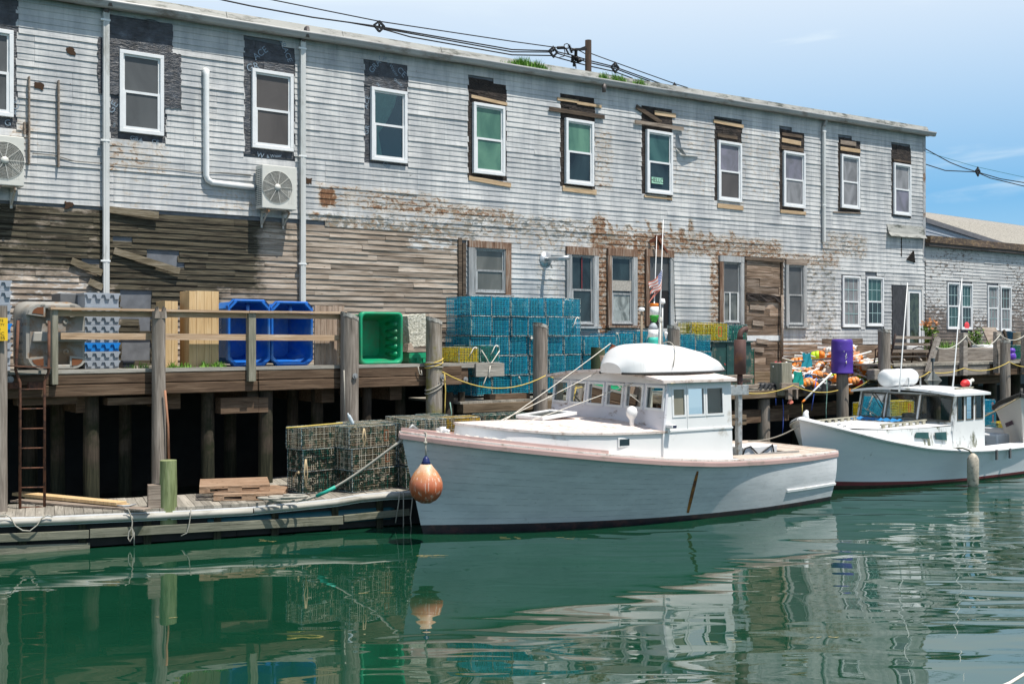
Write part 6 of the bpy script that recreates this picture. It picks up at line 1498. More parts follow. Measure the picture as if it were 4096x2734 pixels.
# tattered flag
fa = B1.Y(2650, 1068, .2); fl = thing('flag', 'small tattered stars and stripes flag on the tall antenna of the grey boat', 'flag', B1, tuple(fa))
M_FR = plain('faded_red', (.62,.22,.17), .8); M_FW = plain('faded_white', (.68,.64,.62), .8); M_FB = plain('faded_blue', (.2,.24,.42), .8)
def fpt(u, v): # u along the fly 0..1, v down the hoist
    return Vector((fa.x-.0-.02*v-.34*u*(1-.25*v), .2-.05*sin(u*5), fa.z-.05-.5*v*.62-.28*u+.03*sin(u*7+v*3)))
for k in range(9):
    v0, v1 = k/9, (k+1)/9; ln = 1.-.25*(k % 3)*.5*(k > 3); u0 = .45 if k < 5 else 0
    MB().grid([[fpt(u0+(ln-u0)*j/8, v0) for j in range(9)], [fpt(u0+(ln-u0)*j/8, v1) for j in range(9)]]).build('stripe', M_FR if k % 2 == 0 else M_FW, fl)
MB().grid([[fpt(.45*j/5, 5/9*i/5) for j in range(6)] for i in range(6)]).build('canton', M_FB, fl)
st = MB()
for i in range(4):
    for j in range(4): c = fpt(.06+.1*j, .05+.13*i)+Vector((0, -.008, 0)); st.box(c.x-.008, c.x+.008, c.y-.001, c.y, c.z-.008, c.z+.008)
st.build('stars', M_FW, fl)
MB().grid([[fpt(.2, 1.), fpt(.32, 1.)], [fpt(.8, 1.05), fpt(.85, 1.15)], [fpt(1.5, .9), fpt(1.5, .95)]]).build('torn_stripe', M_FR, fl)
# upturned dinghy
t = NT('dinghy_white'); o_ = t.obj(); q_ = t.sep(o_); vz = t.vor(o_, 15); nn_ = t.noise(o_, 2.5, 3)
lim = t.ma('MULTIPLY', t.mr(q_[2], .42, .05, 0, 1), t.mr(q_[0], -1.4, 1.4, .25, 1.)); sp_ = t.mr(t.ma('ADD', vz, t.ma('MULTIPLY', t.ma('SUBTRACT', 1., lim), .3)), .1, .16, 1, 0); stk = t.noise(t.map(o_, (12, 2, .8)), 2, 4)
M_DING = t.fin(t.mix(t.ma('MULTIPLY', sp_, t.mr(nn_, .45, .55)), t.mix(t.mr(stk, .55, .7, 0, .35), (.76,.76,.75), (.55,.53,.48)), (.05,.05,.04)), .32, 0, .5)
yd = -.75; xl, xr = B1.Y(2444, 1495, yd).x, B1.Y(2908, 1515, yd-.1).x; dz0 = rz(-1.2)+.07; Ld = xr-xl
dg = thing('dinghy', 'white fibreglass dinghy lashed upside down on the wheelhouse roof', 'dinghy', B1, (xl+Ld/2, yd, dz0))
wT = smooth_lut([(0,.3),(.025,.44),(.1,.56),(.45,.62),(.7,.52),(.88,.3),(1,.03)], 1); hT = smooth_lut([(0,.2),(.03,.4),(.07,.49),(.12,.54),(.3,.56),(.55,.5),(.75,.38),(.9,.22),(1,.05)], 1)
rows = []
for i in range(37):
    f = i/36; w_, h_ = lut(wT, f), lut(hT, f); sheer_ = .05*(1-f); rows.append([(xl+Ld*f-(0.06*(sin(a_)) if i == 0 else 0), yd-w_*cos(a_)*(1 if abs(cos(a_)) > 0 else 1), dz0+h_*abs(sin(a_))**.62+.0*sheer_) for a_ in [pi*k/20 for k in range(21)]])
mb = MB().grid(rows); mb.poly(rows[0]); mb.build('dinghy_hull', M_DING, dg, True)
gw = []
mb = MB().tube([(xl+Ld*k/30, yd-lut(wT, k/30)-.01, dz0+.0) for k in range(31)]+[(xl+Ld*k/30, yd+lut(wT, k/30)+.01, dz0+.0) for k in range(30, -1, -1)], .022, 6); mb.build('gunwale', plain('black_gunwale', (.03,.03,.028), .6), dg, True)
MB().tube([(xl+Ld*.34+.06*k, yd-lut(wT, .34)*cos(a_)*1.03, dz0+.57*sin(a_)**.62+.012) for k, a_ in enumerate([pi*(.02+.96*j/14) for j in range(15)])], .01, 5).build('lashing', M_ROPEG, dg, True)
text_mesh('lettering', 'SAIL', .07, plain('red_ink', (.5,.05,.03), .5), dg, (xl+Ld*.935, yd-.235, dz0+.13), (1, .8*-1*-1, 0), (0, .5, .86), .001)
# rusty davit at the front of the roof, and the stay ropes down to the bow
M_RUSTD = plain('deep_rust', (.16,.05,.025), .85, 0, .3, 12)
dv = thing('davit', 'rusty steel davit at the front of the wheelhouse roof where the stay ropes end', 'davit', B1, (HX0+.1, .35, rz(.3)))
P_ = lambda px, py, y: tuple(B1.Y(px, py, y))
MB().beam(P_(2392, 1500, .4), P_(2452, 1383, .4), .06, .06).build('arm', M_RUSTD, dv); MB().beam(P_(2447, 1378, .4), P_(2470, 1392, .4), .05, .03).tube([P_(2440, 1400, .4), P_(2446, 1420, .4), P_(2458, 1418, .4), P_(2460, 1400, .4)], .02, 6).build('shackle', M_RUSTD, dv, True)
a, b = P_(2413, 1421, .3), P_(2462, 1490, .3); MB().prism([(a[0]-.02, .3, a[2]), (b[0]+.03, .3, a[2]), (b[0]-.02, .3, b[2]), (a[0]+.08, .3, b[2])], (0, .1, 0)).build('hood', plain('beige_rust', (.35,.27,.21), .7, 0, .2, 8), dv)
M_STAY = plain('white_rope', (.62,.59,.52), .8, 0, .12, 50)
for (x0, y0, ya), (x1, y1, yb_), lab in (((1905, 1757, -.25), (2442, 1373, .35), 'uppermost of the three stay ropes running from the foredeck to the davit'), ((1880, 1737, .1), (2440, 1460, .3), 'middle stay rope running from the bow to the front edge of the wheelhouse roof'), ((1898, 1755, -.3), (2598, 1506, -.85), 'lowest stay rope running from the foredeck to the dinghy lashing')):
    rope('stay_rope', lab, 'rope', arc(P_(x0, y0, ya), P_(x1, y1, yb_), .03, 8), .0085, M_STAY, B1, 'stay ropes over the foredeck of the grey boat')
rope('rope_heap', 'untidy rope lying along the bow rail of the grey boat', 'rope', [(H1.pt(.05+.12*k/30, 1, -1).x, H1.pt(.05+.12*k/30, 1, -1).y*.8+.03*sin(k*2.3), H1.pt(.05+.12*k/30, 1, -1).z+.07+.02*sin(k*1.7)) for k in range(31)], .02, M_STAY, B1)
rope('rope_coil', 'small rope coil hanging on the stay ropes above the foredeck', 'rope', [tuple(B1.Y(1945+14*cos(a_*.5), 1740+14*sin(a_*.5), -.3)) for a_ in range(13)], .013, M_STAY, B1)
# orange ball fender
fc = B1.Y(1704, 1944, -.86)
fe = thing('ball_fender', 'big faded orange ball fender with blue neck hanging off the bow of the grey boat', 'fender', B1, tuple(fc))
t = NT('faded_orange_vinyl'); o_ = t.obj(); z_ = t.sep(o_)[2]; n_ = t.noise(o_, 6, 6, .65); 
c_ = t.ramp(t.ma('ADD', t.mr(z_, -.3, .35), t.ma('MULTIPLY', t.ma('SUBTRACT', n_, .5), .45)), [(.1, (.2,.04,.012)), (.35, (.38,.085,.025)), (.55, (.5,.15,.07)), (.8, (.55,.25,.11)), (1., (.62,.42,.28))])
st_ = t.noise(t.map(o_, (14, 14, 1.2)), 2, 4, .6); c_ = t.mix(t.mr(st_, .56, .64, 0, .6), c_, (.72,.62,.52)); M_FEND = t.fin(c_, .45, 0, .5)
MB().lathe([(.001, -.285), (.09, -.27), (.18, -.22), (.245, -.14), (.278, -.03), (.275, .06), (.245, .15), (.19, .24), (.13, .31), (.085, .37)], fc, 28).build('ball', M_FEND, fe, True)
MB().lathe([(.088, .365), (.06, .42), (.05, .46), (.02, .5)], fc, 20).build('neck', plain('navy_vinyl', (.01,.02,.1), .4), fe, True)
rt = H1.pt(find_tau(H1, 1703, 0, 1., B1), 1., -1)
MB().tube([(fc.x, fc.y, fc.z+.48), (fc.x, fc.y+.02, fc.z+.8), (rt.x, rt.y-.045, rt.z-.1), (rt.x, rt.y-.04, rt.z+.05), (rt.x, rt.y+.1, rt.z+.07)], .014, 6).lathe([(.03, -.02), (.035, 0), (.03, .02)], (fc.x, fc.y+.02, fc.z+.72), 8).build('lanyard', M_ROPEG, fe, True)
# mooring lines to the dock
bw = B1.world(H1.pt(0, .93, -1)); dc = DK.world(DK.Z(1075, 1998, DT+.05))
mid_ = [bw.lerp(dc, k/14)+Vector((0, 0, -.42*4*(k/14)*(1-k/14)*(.4+.6*k/14))) for k in range(15)]
for p in mid_: p.z = max(p.z, DT+.03) if (p-dc).length < 2.2 else p.z
rope('mooring_line', 'thick double mooring line from the bow of the grey boat to the dock', 'rope', [tuple(p) for p in mid_], .024, M_ROPEG, GW)
MB2 = MB().tube([tuple(p+Vector((0, -.0, 0))) for p in mid_[7:10]], .032, 8).build('chafe_sleeve', plain('teal_hose', (.02,.35,.26), .5), None, True, GW, tuple(mid_[7])); tag(MB2, 'teal hose sleeve round the mooring line of the grey boat', 'hose')
rope('mooring_loop', 'loops of mooring line lying on the dock by the pallets', 'rope', [tuple(dc+Vector((.28*cos(k*.6)+.03*k*.6, .12*sin(k*.6), .02+.002*k))) for k in range(26)], .022, M_ROPEG, GW)
# ------------------------------------------------------------------ second boat
b2 = thing('lobster_boat', 'white fibreglass lobster boat with big windshield and red waterline, moored behind the grey one', 'boat', B2, (3.5, 0, 0))
H2 = Hull(.3, 9.6, [(-.32,.0),(0,.5),(.5,.85),(1.28,1.16),(2.4,1.48),(3.9,1.68),(6.1,1.74),(9.6,1.6)], [(0,.0),(.5,.36),(1.2,.72),(2.4,1.16),(3.9,1.45),(6.3,1.56),(9.3,1.5)],
          [(-.32,1.62),(0,1.5),(.6,1.32),(1.28,1.14),(2.4,.92),(3.9,.78),(5,.745),(6.1,.75),(9.6,.85)], .05, 1.1, flare=.6)
m = H2.mesh(.13, 1., 60, 16); m.build('hull', M_HULL2, b2, True, attrs={'strake': strake(m, .13, 1., 60, 16)})
m = H2.mesh(.06, .13, 60, 2, False); m.build('red_stripe', M_BOOTR, b2, True); m = H2.mesh(-1., .06, 60, 6); m.build('hull_bottom', M_SLIME, b2, True)
M_GEL = plain('mildewed_gelcoat', (.7,.71,.7), .35, 0, .03, 3, dirt=(.13,.13,.08), dirta=.28, st=(2.,2.,.9))
M_GELC = plain('clean_gelcoat', (.74,.75,.75), .3, 0, .03, 3, dirt=(.3,.3,.25), dirta=.1)
ring_strip(H2, [(-.0, -.06), (.035, -.06), (.045, -.035), (.035, -.0), (.02, .02), (-.14, .03), (-.14, -.02)]).build('gunwale', M_GELC, b2)
ring_strip(H2, [(.036, -.045), (.048, -.04), (.048, -.03), (.036, -.025)]).build('rub_strip', plain('grey_rubber', (.1,.11,.1), .6), b2)
deck_mesh(H2, .01, .46, .0).build('foredeck', M_GELC, b2)
def b2p(px, py, y): return B2.Y(px, py, y)
hw = 1.33; xa, xf = b2p(3939, 1784, -hw).x, b2p(3829, 1575, -hw).x; xb_ = b2p(3812, 1702, -hw).x; zr2 = b2p(3829, 1577, -hw).z; zt2_ = b2p(3812, 1702, -hw).z
def f2f(u, z, d): 
    f = (z-zt2_)/(zr2-zt2_); return Vector((xb_-.12*(1-(u/hw)**2)+(xf-xb_)*f+d, u, z))
zc = zt2_
h2 = [(-hw+.1, -.5, zc+.11, zr2-.06), (-.38, .42, zc+.11, zr2-.06), (.54, hw-.1, zc+.11, zr2-.06)]
mb = MB(); holed(mb, f2f, (-hw, hw), h2, zc-.12, zr2, .05); mb.build('house_front', M_GEL, b2)
M_SEAL = plain('mouldy_window_seal', (.1,.09,.07), .7, 0, .3, 12)
for h in h2: win_trim(f2f, h, .03, -.012, .03, b2, M_SEAL)
def f2s(u, z, d): return Vector((u, -hw+d, z))
s2 = []
for x0, x1, y0, y1 in ((3830, 3853, 1585, 1678), (3865, 3891, 1580, 1674), (3903, 3930, 1579, 1671)):
    a, b = b2p(x0, y0, -hw), b2p(x1, y1, -hw); s2.append((a.x, b.x, zc+.13, zr2-.07))
mb = MB(); holed(mb, f2s, (s2[0][0]-.02, xa), s2, .72, zr2, .05); 
mb.prism([(xb_, -hw, .8), (s2[0][0]-.02, -hw, .8), (s2[0][0]-.02, -hw, zr2), (xf, -hw, zr2), (xb_, -hw, zc)], (0, .05, 0)); mb.build('house_side', M_GEL, b2)
for h in s2: win_trim(f2s, h, .022, -.012, .03, b2, M_SEAL, pm=(None))
mb = MB(); holed(mb, lambda u, z, d: Vector((u, hw-d, z)), (xf, xa), [(xf+.2, xf+.8, zc+.13, zr2-.07)], .72, zr2, .05); mb.build('house_side', M_GELC, b2)
MB().box(xb_-.02, xa, -hw+.06, hw-.06, .3, .34).box(xb_, xb_+.5, -hw+.06, hw-.06, .34, zc-.02).build('dash', M_BACK, b2)
MB().box(xb_+.1, xb_+.4, -.4, .1, zc-.02, zc+.22).build('sounder', M_ACD, b2, bevel=.02); MB().box(xb_+.05, xb_+.35, -1.1, -.5, zc-.02, zc+.08, j=.03).build('dash_clutter', plain('purple_gear', (.1,.05,.08), .7), b2)
MB().box(xa-.05, xa, -hw+.05, -.2, .34, zr2-.02).build('aft_bulkhead', M_GTEAL, b2)
mb = MB(); RW2 = hw+.1; rows = []
for i in range(9):
    f = i/8; x = xf-.28+(xa+.1-xf+.28)*f; rows.append([(x-(.14*(1-(k/10-1)**2) if i == 0 else 0), -RW2+2*RW2*k/20, zr2+.02+.11*(1-((k/10-1))**2)) for k in range(21)])
mb.grid(rows); mb.grid([[(p[0], p[1], p[2]-.055) for p in r] for r in rows]); mb.grid([rows[0], [(p[0], p[1], p[2]-.055) for p in rows[0]]]); mb.grid([rows[-1], [(p[0], p[1], p[2]-.055) for p in rows[-1]]])
for k in (0, 20): mb.grid([[r[k] for r in rows], [(r[k][0], r[k][1], r[k][2]-.055) for r in rows]])
mb.build('house_roof', M_GELC, b2)
# trunk cabin
T2 = [(.75, 0), (.8, .35), (.95, .62), (1.2, .85), (b2p(3574, 1705, -1.12).x, 1.08), (2.6, 1.26), (xb_+.02, hw)]
loop = [(x, -y) for x, y in reversed(T2)]+[(x, y) for x, y in T2[1:]]; tz2 = lambda x, y: 1.3+.05*max(0, x-1)*.4+.08*(1-min(1, (y/1.3)**2))-.06*max(0, 1-x)
mb = MB().grid([[(x, y, lut(H2.sheer, x)-.05) for x, y in loop], [(x+.06, y*.97, min(tz2(x, y), zc)-.01) for x, y in loop]]); mb.build('cabin_side', M_GEL, b2, True)
mb = MB().grid([[(x+.06, y*.97*(1-2*k/14), min(tz2(x, y*(1-2*k/14)), zc+.03)) for k in range(15)] for x, y in loop[:len(T2)]]); mb.build('cabin_top', M_GELC, b2)
for pts in (((3663, 1735), (3669, 1728), (3713, 1728), (3715, 1754), (3662, 1750)), ((3741, 1729), (3784, 1726), (3787, 1760), (3745, 1756))):
    Q = []
    for px, py in pts:
        q = b2p(px, py, -1.22); yn = -(lut([(1., 1.0), (T2[4][0], 1.08), (2.6, 1.26), (xb_, hw)], q.x))+.012; q = b2p(px, py, yn-.02); Q.append((q.x, yn-.028, q.z))
    MB().prism(Q, (0, .03, 0)).build('port_window', M_GTEAL, b2)
M_RAILM = plain('mouldy_handrail', (.33,.31,.24), .7, 0, .25, 12)
for x0, x1, y, zb2 in ((1.6, 3.2, -.85, None), (1.4, 2.9, .85, None)):
    mb = MB(); 
    for k in range(7): x = x0+(x1-x0)*k/6; mb.box(x-.05, x+.05, y-.02, y+.02, tz2(x, y)-.02, tz2(x, y)+.06)
    mb.beam((x0-.1, y, tz2(x0, y)+.075), (x1+.1, y, tz2(x1, y)+.075), .045, .03); mb.build('handrail', M_RAILM, b2)
x0 = b2p(3825, 1555, -.9).x; mb = MB()
for k in range(5): mb.box(x0+k*.16, x0+.06+k*.16, -.92, -.88, zr2+.06, zr2+.1)
mb.beam((x0-.05, -.9, zr2+.11), (x0+.75, -.9, zr2+.115), .04, .03).build('roof_handrail', M_RAILM, b2)
# bow fittings, blue tarp, bow roller
MB().tube([(-.05, .02, 1.5), (-.05, .02, 1.72), (.0, .02, 1.76)], [.09, .06, .04], 8).build('stem_head', M_GELC, b2, True)
for x in (.55, .75): MB().tube([(x, -.4, lut(H2.sheer, x)), (x, -.4, lut(H2.sheer, x)+.13), (x+.07, -.4, lut(H2.sheer, x)+.13)], .018, 6).build('chock', M_GALV, b2, True)
ta = b2p(3420, 1678, .2); mb = MB(); rows = []
for i in range(22): rows.append([(xb_-.3-.0*i+.05*sin(j), 1.15-1.35*i/21, zc+.04+.045*abs(sin(i*1.1+j*1.3))+.03*(j == 1)) for j in range(4)]); rows[-1] = [(p[0]-.09*k, p[1], p[2]-.02*(k in (0, 3))) for k, p in enumerate(rows[-1])]
o = mb.grid(rows).build('blue_tarp', plain('blue_tarp', (.03,.22,.5), .5), None, True, B2, (xb_-.3, .5, zc)); tag(o, 'crumpled blue tarp lying under the windshield of the white boat', 'tarp')
MB().tube([tuple(f2f(.95, zr2-.02, -.04)), tuple(f2f(.8, zr2-.15, -.06)), tuple(f2f(.55, zr2-.42, -.05))], .012, 5).build('wiper', M_ACD, b2)
# canister, antennas, small buoy on roof, radar reflector
q0, q1 = b2p(3532, 1515, .2), b2p(3652, 1515, .2); zc_ = b2p(3590, 1512, .2).z
lr = thing('life_raft', 'white life raft canister in a cradle on the roof of the white boat', 'life raft', B2, ((q0.x+q1.x)/2, .2, zr2+.1))
yy_ = .2; Lr = (q1.x-q0.x); rr = .215
MB().lathe([(rr*.55, 0), (rr*.9, .05), (rr, .12), (rr, Lr*.48), (rr*1.05, Lr*.49), (rr*1.05, Lr*.51), (rr, Lr*.52), (rr, Lr-.12), (rr*.9, Lr-.05), (rr*.55, Lr)], (q0.x, yy_, zr2+.14+rr), 22, (1, 0, 0)).build('canister', M_GELC, lr, True)
for f in (.55, .95): x = q0.x+Lr*f; MB().tube([(x, yy_-rr-.03, zr2+.12), (x, yy_-rr-.03, zr2+.14+rr)], .02, 6).box(x-.03, x+.03, yy_-rr, yy_+rr, zr2+.08, zr2+.14).build('cradle', M_GALV, lr)
def whip2(px0, py0, px1, py1, y, r):
    a, b = b2p(px0, py0, y), b2p(px1, py1, y); MB().tube([(a.x, y, zr2+.05), (a.x+(b.x-a.x)*.1, y, zr2+.3), (b.x, y, b.z)], [r*1.4, r, r*.5], 6).build('whip_antenna', M_PVC, b2, True)
whip2(3597, 1525, 3630, 1130, -.3, .018); whip2(3810, 1550, 3848, 1112, -.6, .018)
p = b2p(3865, 1545, -.7); o = thing('net_buoy', 'small red and white pot buoy lying on the roof of the white boat', 'buoy', B2, (p.x, -.7, zr2+.1))
MB().lathe([(.02, -.2), (.06, -.17), (.1, -.08), (.105, .0)], (p.x, -.7, zr2+.2), 14, (1, 0, 0)).build('red_end', M_RED, o, True); MB().lathe([(.105, 0), (.1, .08), (.06, .1)], (p.x, -.7, zr2+.2), 14, (1, 0, 0)).build('white_end', M_BW, o, True); MB().tube([(p.x+.08, -.7, zr2+.22), (p.x+.26, -.72, zr2+.28)], [.03, .05], 8).build('spindle', M_CREAM, o, True)
p = b2p(3731, 1520, 1.2); rf = thing('radar_reflector', 'diamond shaped metal radar reflector on a pole behind the roof of the white boat', 'reflector', B2, (p.x, 1.2, zr2))
q = .27; C3 = Vector((p.x, 1.2, p.z))
for e, f, g_ in (((q, 0, 0), (0, 0, q), (0, 1, 0)), ((0, q, 0), (0, 0, q), (1, 0, 0)), ((q, 0, 0), (0, q, 0), (0, 0, 1))):
    e, f = Vector(e), Vector(f); MB().prism([C3+e, C3+f, C3-e, C3-f], Vector(g_)*.004).build('plate', plain('dull_aluminium', (.5,.5,.47), .4, .5, .1), rf)
MB().tube([(p.x, 1.2, zr2), (p.x, 1.2, p.z+.5)], .02, 6).box(p.x-.04, p.x+.04, 1.16, 1.24, p.z+.5, p.z+.6).build('pole', M_ACD, rf)
# cylinder fender
fcx = b2p(3892, 1885, -1.72-.2); cf = thing('cylinder_fender', 'dirty cream cylinder fender hanging on the side of the white boat', 'fender', B2, tuple(fcx))
MB().lathe([(.02, -.42), (.09, -.36), (.125, -.28), (.13, .1), (.13, .28), (.09, .37), (.03, .42)], fcx, 18).build('body', plain('dirty_cream_vinyl', (.45,.4,.32), .55, 0, .2, 14, dirt=(.2,.19,.15), dirta=.4), cf, True)
gz = lut(H2.sheer, fcx.x); MB().tube([(fcx.x, fcx.y, fcx.z+.38), (fcx.x, fcx.y+.1, gz+.0), (fcx.x-.06, fcx.y+.22, gz+.04), (fcx.x-.4, fcx.y+.45, gz+.04)], .018, 6).build('lanyard', plain('dark_green_rope', (.08,.08,.05), .8), cf, True)
# cockpit of the white boat
deck_mesh(H2, .47, 1., .02, 1.3, 20).build('washboard', M_GELC, b2)
MB().box(xa, 9.4, -1.32, -1.28, .15, .78).box(xa, 9.4, 1.28, 1.32, .15, .78).box(9.3, 9.5, -1.5, 1.5, .15, .84).build('coaming', M_GELC, b2); MB().box(xa, 9.4, -1.28, 1.28, .1, .15).build('cockpit_sole', M_BACK, b2)
a, b = b2p(3940, 1735, -.6), b2p(3995, 1790, -.6); o = MB().box(a.x+.05, b.x, -.9, -.2, .15, a.z, tp=.0).build('bait_tub', M_GELC, None, False, B2, (a.x, -.6, .15), bevel=.04); tag(o, 'white square bait tank standing aft of the wheelhouse in the white boat', 'tank')
MB().tube([(b.x, -.7, a.z-.18), (b.x+.1, -.7, a.z-.18), (b.x+.1, -.7, a.z-.35)], .04, 8).build('pipe_elbow', M_PVC, o, True) if False else None
for px in (3985, 4038): p = b2p(px, 1820, -1.75); MB().box(p.x-.03, p.x+.03, -1.78, -1.74, .5, .74).build('rope_scuff', plain('black_scuff', (.1,.1,.1), .7), b2)
text_mesh('lettering', 'GRAYLING', .12, plain('faded_black', (.1,.11,.12), .7), b2, tuple(H2.pt(.1, .42, -1, .03)), tuple(H2.pt(.14, .42, -1)-H2.pt(.07, .42, -1)), (0, 0, 1), .001) if False else None
# scraped-off dark lettering remains on the bow
mb = MB()
for _ in range(46):
    tau = find_tau(H2, U(3202, 3246), 0, .5, B2); v = .47+U(-.025, .025)+.05*(tau-.1); c = H2.pt(tau, v, -1, .006); l = U(.008, .03); mb.beam(c, c+Vector((l*.4, -l*.1, l)), .006, .004)
mb.build('lettering_remains', plain('faded_black', (.1,.11,.12), .7), b2)
# third boat: only its bow shows
bow3 = Vector(((4092-CX)/FL*27.2, 27.2, 0)); B3 = Fr(bow3.x+.15, bow3.y+.2, 53)
b3 = thing('skiff_bow', 'cream-white bow with black gunwale and faint dark name, cut by the right photo edge', 'boat', B3, (0, 0, 0))
H3 = Hull(.4, 6., [(-.55,.0),(-.2,.28),(.4,.7),(1.2,1.05),(3,1.3),(6,1.2)], [(0,.0),(.5,.22),(1.2,.55),(3,1.),(6,1.)], [(-.55,2.02),(0,1.86),(1,1.62),(3,1.35),(6,1.3)], .04, 1.2, flare=.7)
m = H3.mesh(.08, 1., 40, 12); m.build('hull', plain('cream_hull_paint', (.6,.58,.54), .45, 0, .04, 3, dirt=(.3,.2,.12), dirta=.15), b3, True); m = H3.mesh(-1, .08, 40, 5); m.build('hull_bottom', M_BOOT, b3, True)
ring_strip(H3, [(-.02, -.09), (.03, -.08), (.035, .0), (.0, .03), (-.12, .03)]).build('gunwale', plain('black_gunwale', 0), b3); deck_mesh(H3, .02, .95, 0.).build('foredeck', M_GELC, b3)
MB().tube([(-.45, 0, 1.95), (-.4, 0, 2.15)], [.05, .035], 8).build('stem_head', plain('black_gunwale', 0), b3, True)
a = H3.pt(.12, .66, 1, .02); dv_ = H3.pt(.07, .66, 1)-H3.pt(.17, .64, 1)
text_mesh('lettering', 'HIGH TIDE', .16, plain('faded_plum', (.16,.1,.13), .6), b3, tuple(a), tuple(dv_), tuple(H3.pt(.12, .8, 1)-H3.pt(.12, .5, 1)), .012, sx=.8)
w1 = B3.world((-.5, 0, 1.95)); w2 = B2.world((5.4, .2, .9)); rope('mooring_line', 'tan mooring line running from the cut-off bow down to the white boat', 'rope', arc(w1, w2, .08), .022, plain('tan_rope', (.42,.33,.2), .85), GW)
w1 = B2.world((-.3, 0, 1.45)); w2 = B1.world((8.9, .9, 1.08)); rope('mooring_line', 'grey mooring line from the white bow down to the stern of the grey boat', 'rope', arc(w1, w2, .1), .016, M_ROPEG, GW)
# ------------------------------------------------------------------ wire lobster traps
def wire_mat(name, c, c2, dirty=0.):
    t = NT(name); o = t.obj(); i = t.island(); col = t.mix(t.mr(i, .2, .8), c, c2)
    n = t.noise(t.vadd(o, t.comb(t.ma('MULTIPLY', t.orand(), 40.), 0, 0)), 9, 4, .65)
    if dirty: col = t.mix(t.mr(n, .6-dirty*.25, .64-dirty*.2), col, t.ramp(i, [(.2, (.1,.08,.05)), (.55, (.36,.31,.22)), (.9, (.55,.52,.42))]))
    else: col = t.mix(t.mr(n, .66, .72, 0, .6), col, (.25,.3,.26))
    return t.fin(col, .5, 0, .4)
M_WB_ = wire_mat('blue_wire', (.004,.27,.46), (.02,.44,.6)); M_WY = wire_mat('yellow_wire', (.62,.42,.01), (.75,.6,.02)); M_WG = wire_mat('green_wire', (.01,.12,.09), (.02,.22,.16))
M_WOLD = wire_mat('fouled_wire', (.06,.06,.035), (.02,.13,.1), .8); M_WOLDG = wire_mat('fouled_green_wire', (.012,.1,.075), (.03,.03,.022), .35); M_WOLDY = wire_mat('fouled_yellow_wire', (.5,.33,.02), (.35,.22,.03), .45)
M_NET = wire_mat('pale_netting', (.3,.38,.33), (.1,.3,.3)); M_NETG = wire_mat('green_netting', (.02,.25,.15), (.1,.42,.3)); M_NETO = wire_mat('old_netting', (.16,.13,.06), (.08,.07,.05), .3)
M_VENT = plain('orange_vent', (.6,.13,.02), .5); M_BRICK = plain('brick', (.2,.09,.06), .9, 0, .3, 20)
TL, TWd, TH = 1.05, .52, .405
def cage(mb, L, Wd, H, sp, r):
    def bar(a, b):
        a, b = Vector(a), Vector(b); d = (b-a).normalized(); u = d.orthogonal().normalized()*r; w_ = d.cross(u); i = len(mb.v)
        for e in (a, b): mb.v += [e+u, e+w_, e-u, e-w_]
        for q in range(4): mb.f.append((i+q, i+(q+1) % 4, i+4+(q+1) % 4, i+4+q)); mb.mi.append(0)
    J = lambda: U(-.004, .004)
    nx, ny, nz = int(L/sp), int(Wd/sp), int(H/sp)
    for k in range(nx+1):
        x = -L/2+L*k/nx; j = J(); P4 = [(x+J(), -Wd/2, 0), (x, Wd/2, 0), (x+J(), Wd/2, H), (x+J(), -Wd/2, H)]
        for q in range(4): bar(P4[q], P4[(q+1) % 4])
    for k in range(ny+1):
        y = -Wd/2+Wd*k/ny; P4 = [(-L/2, y, 0), (L/2, y+J(), 0), (L/2, y, H), (-L/2, y+J(), H)]
        for q in range(4): bar(P4[q], P4[(q+1) % 4])
    for k in range(1, nz):
        z = H*k/nz; P4 = [(-L/2, -Wd/2, z+J()), (L/2, -Wd/2, z), (L/2, Wd/2, z+J()), (-L/2, Wd/2, z)]
        for q in range(4): bar(P4[q], P4[(q+1) % 4])
    return bar
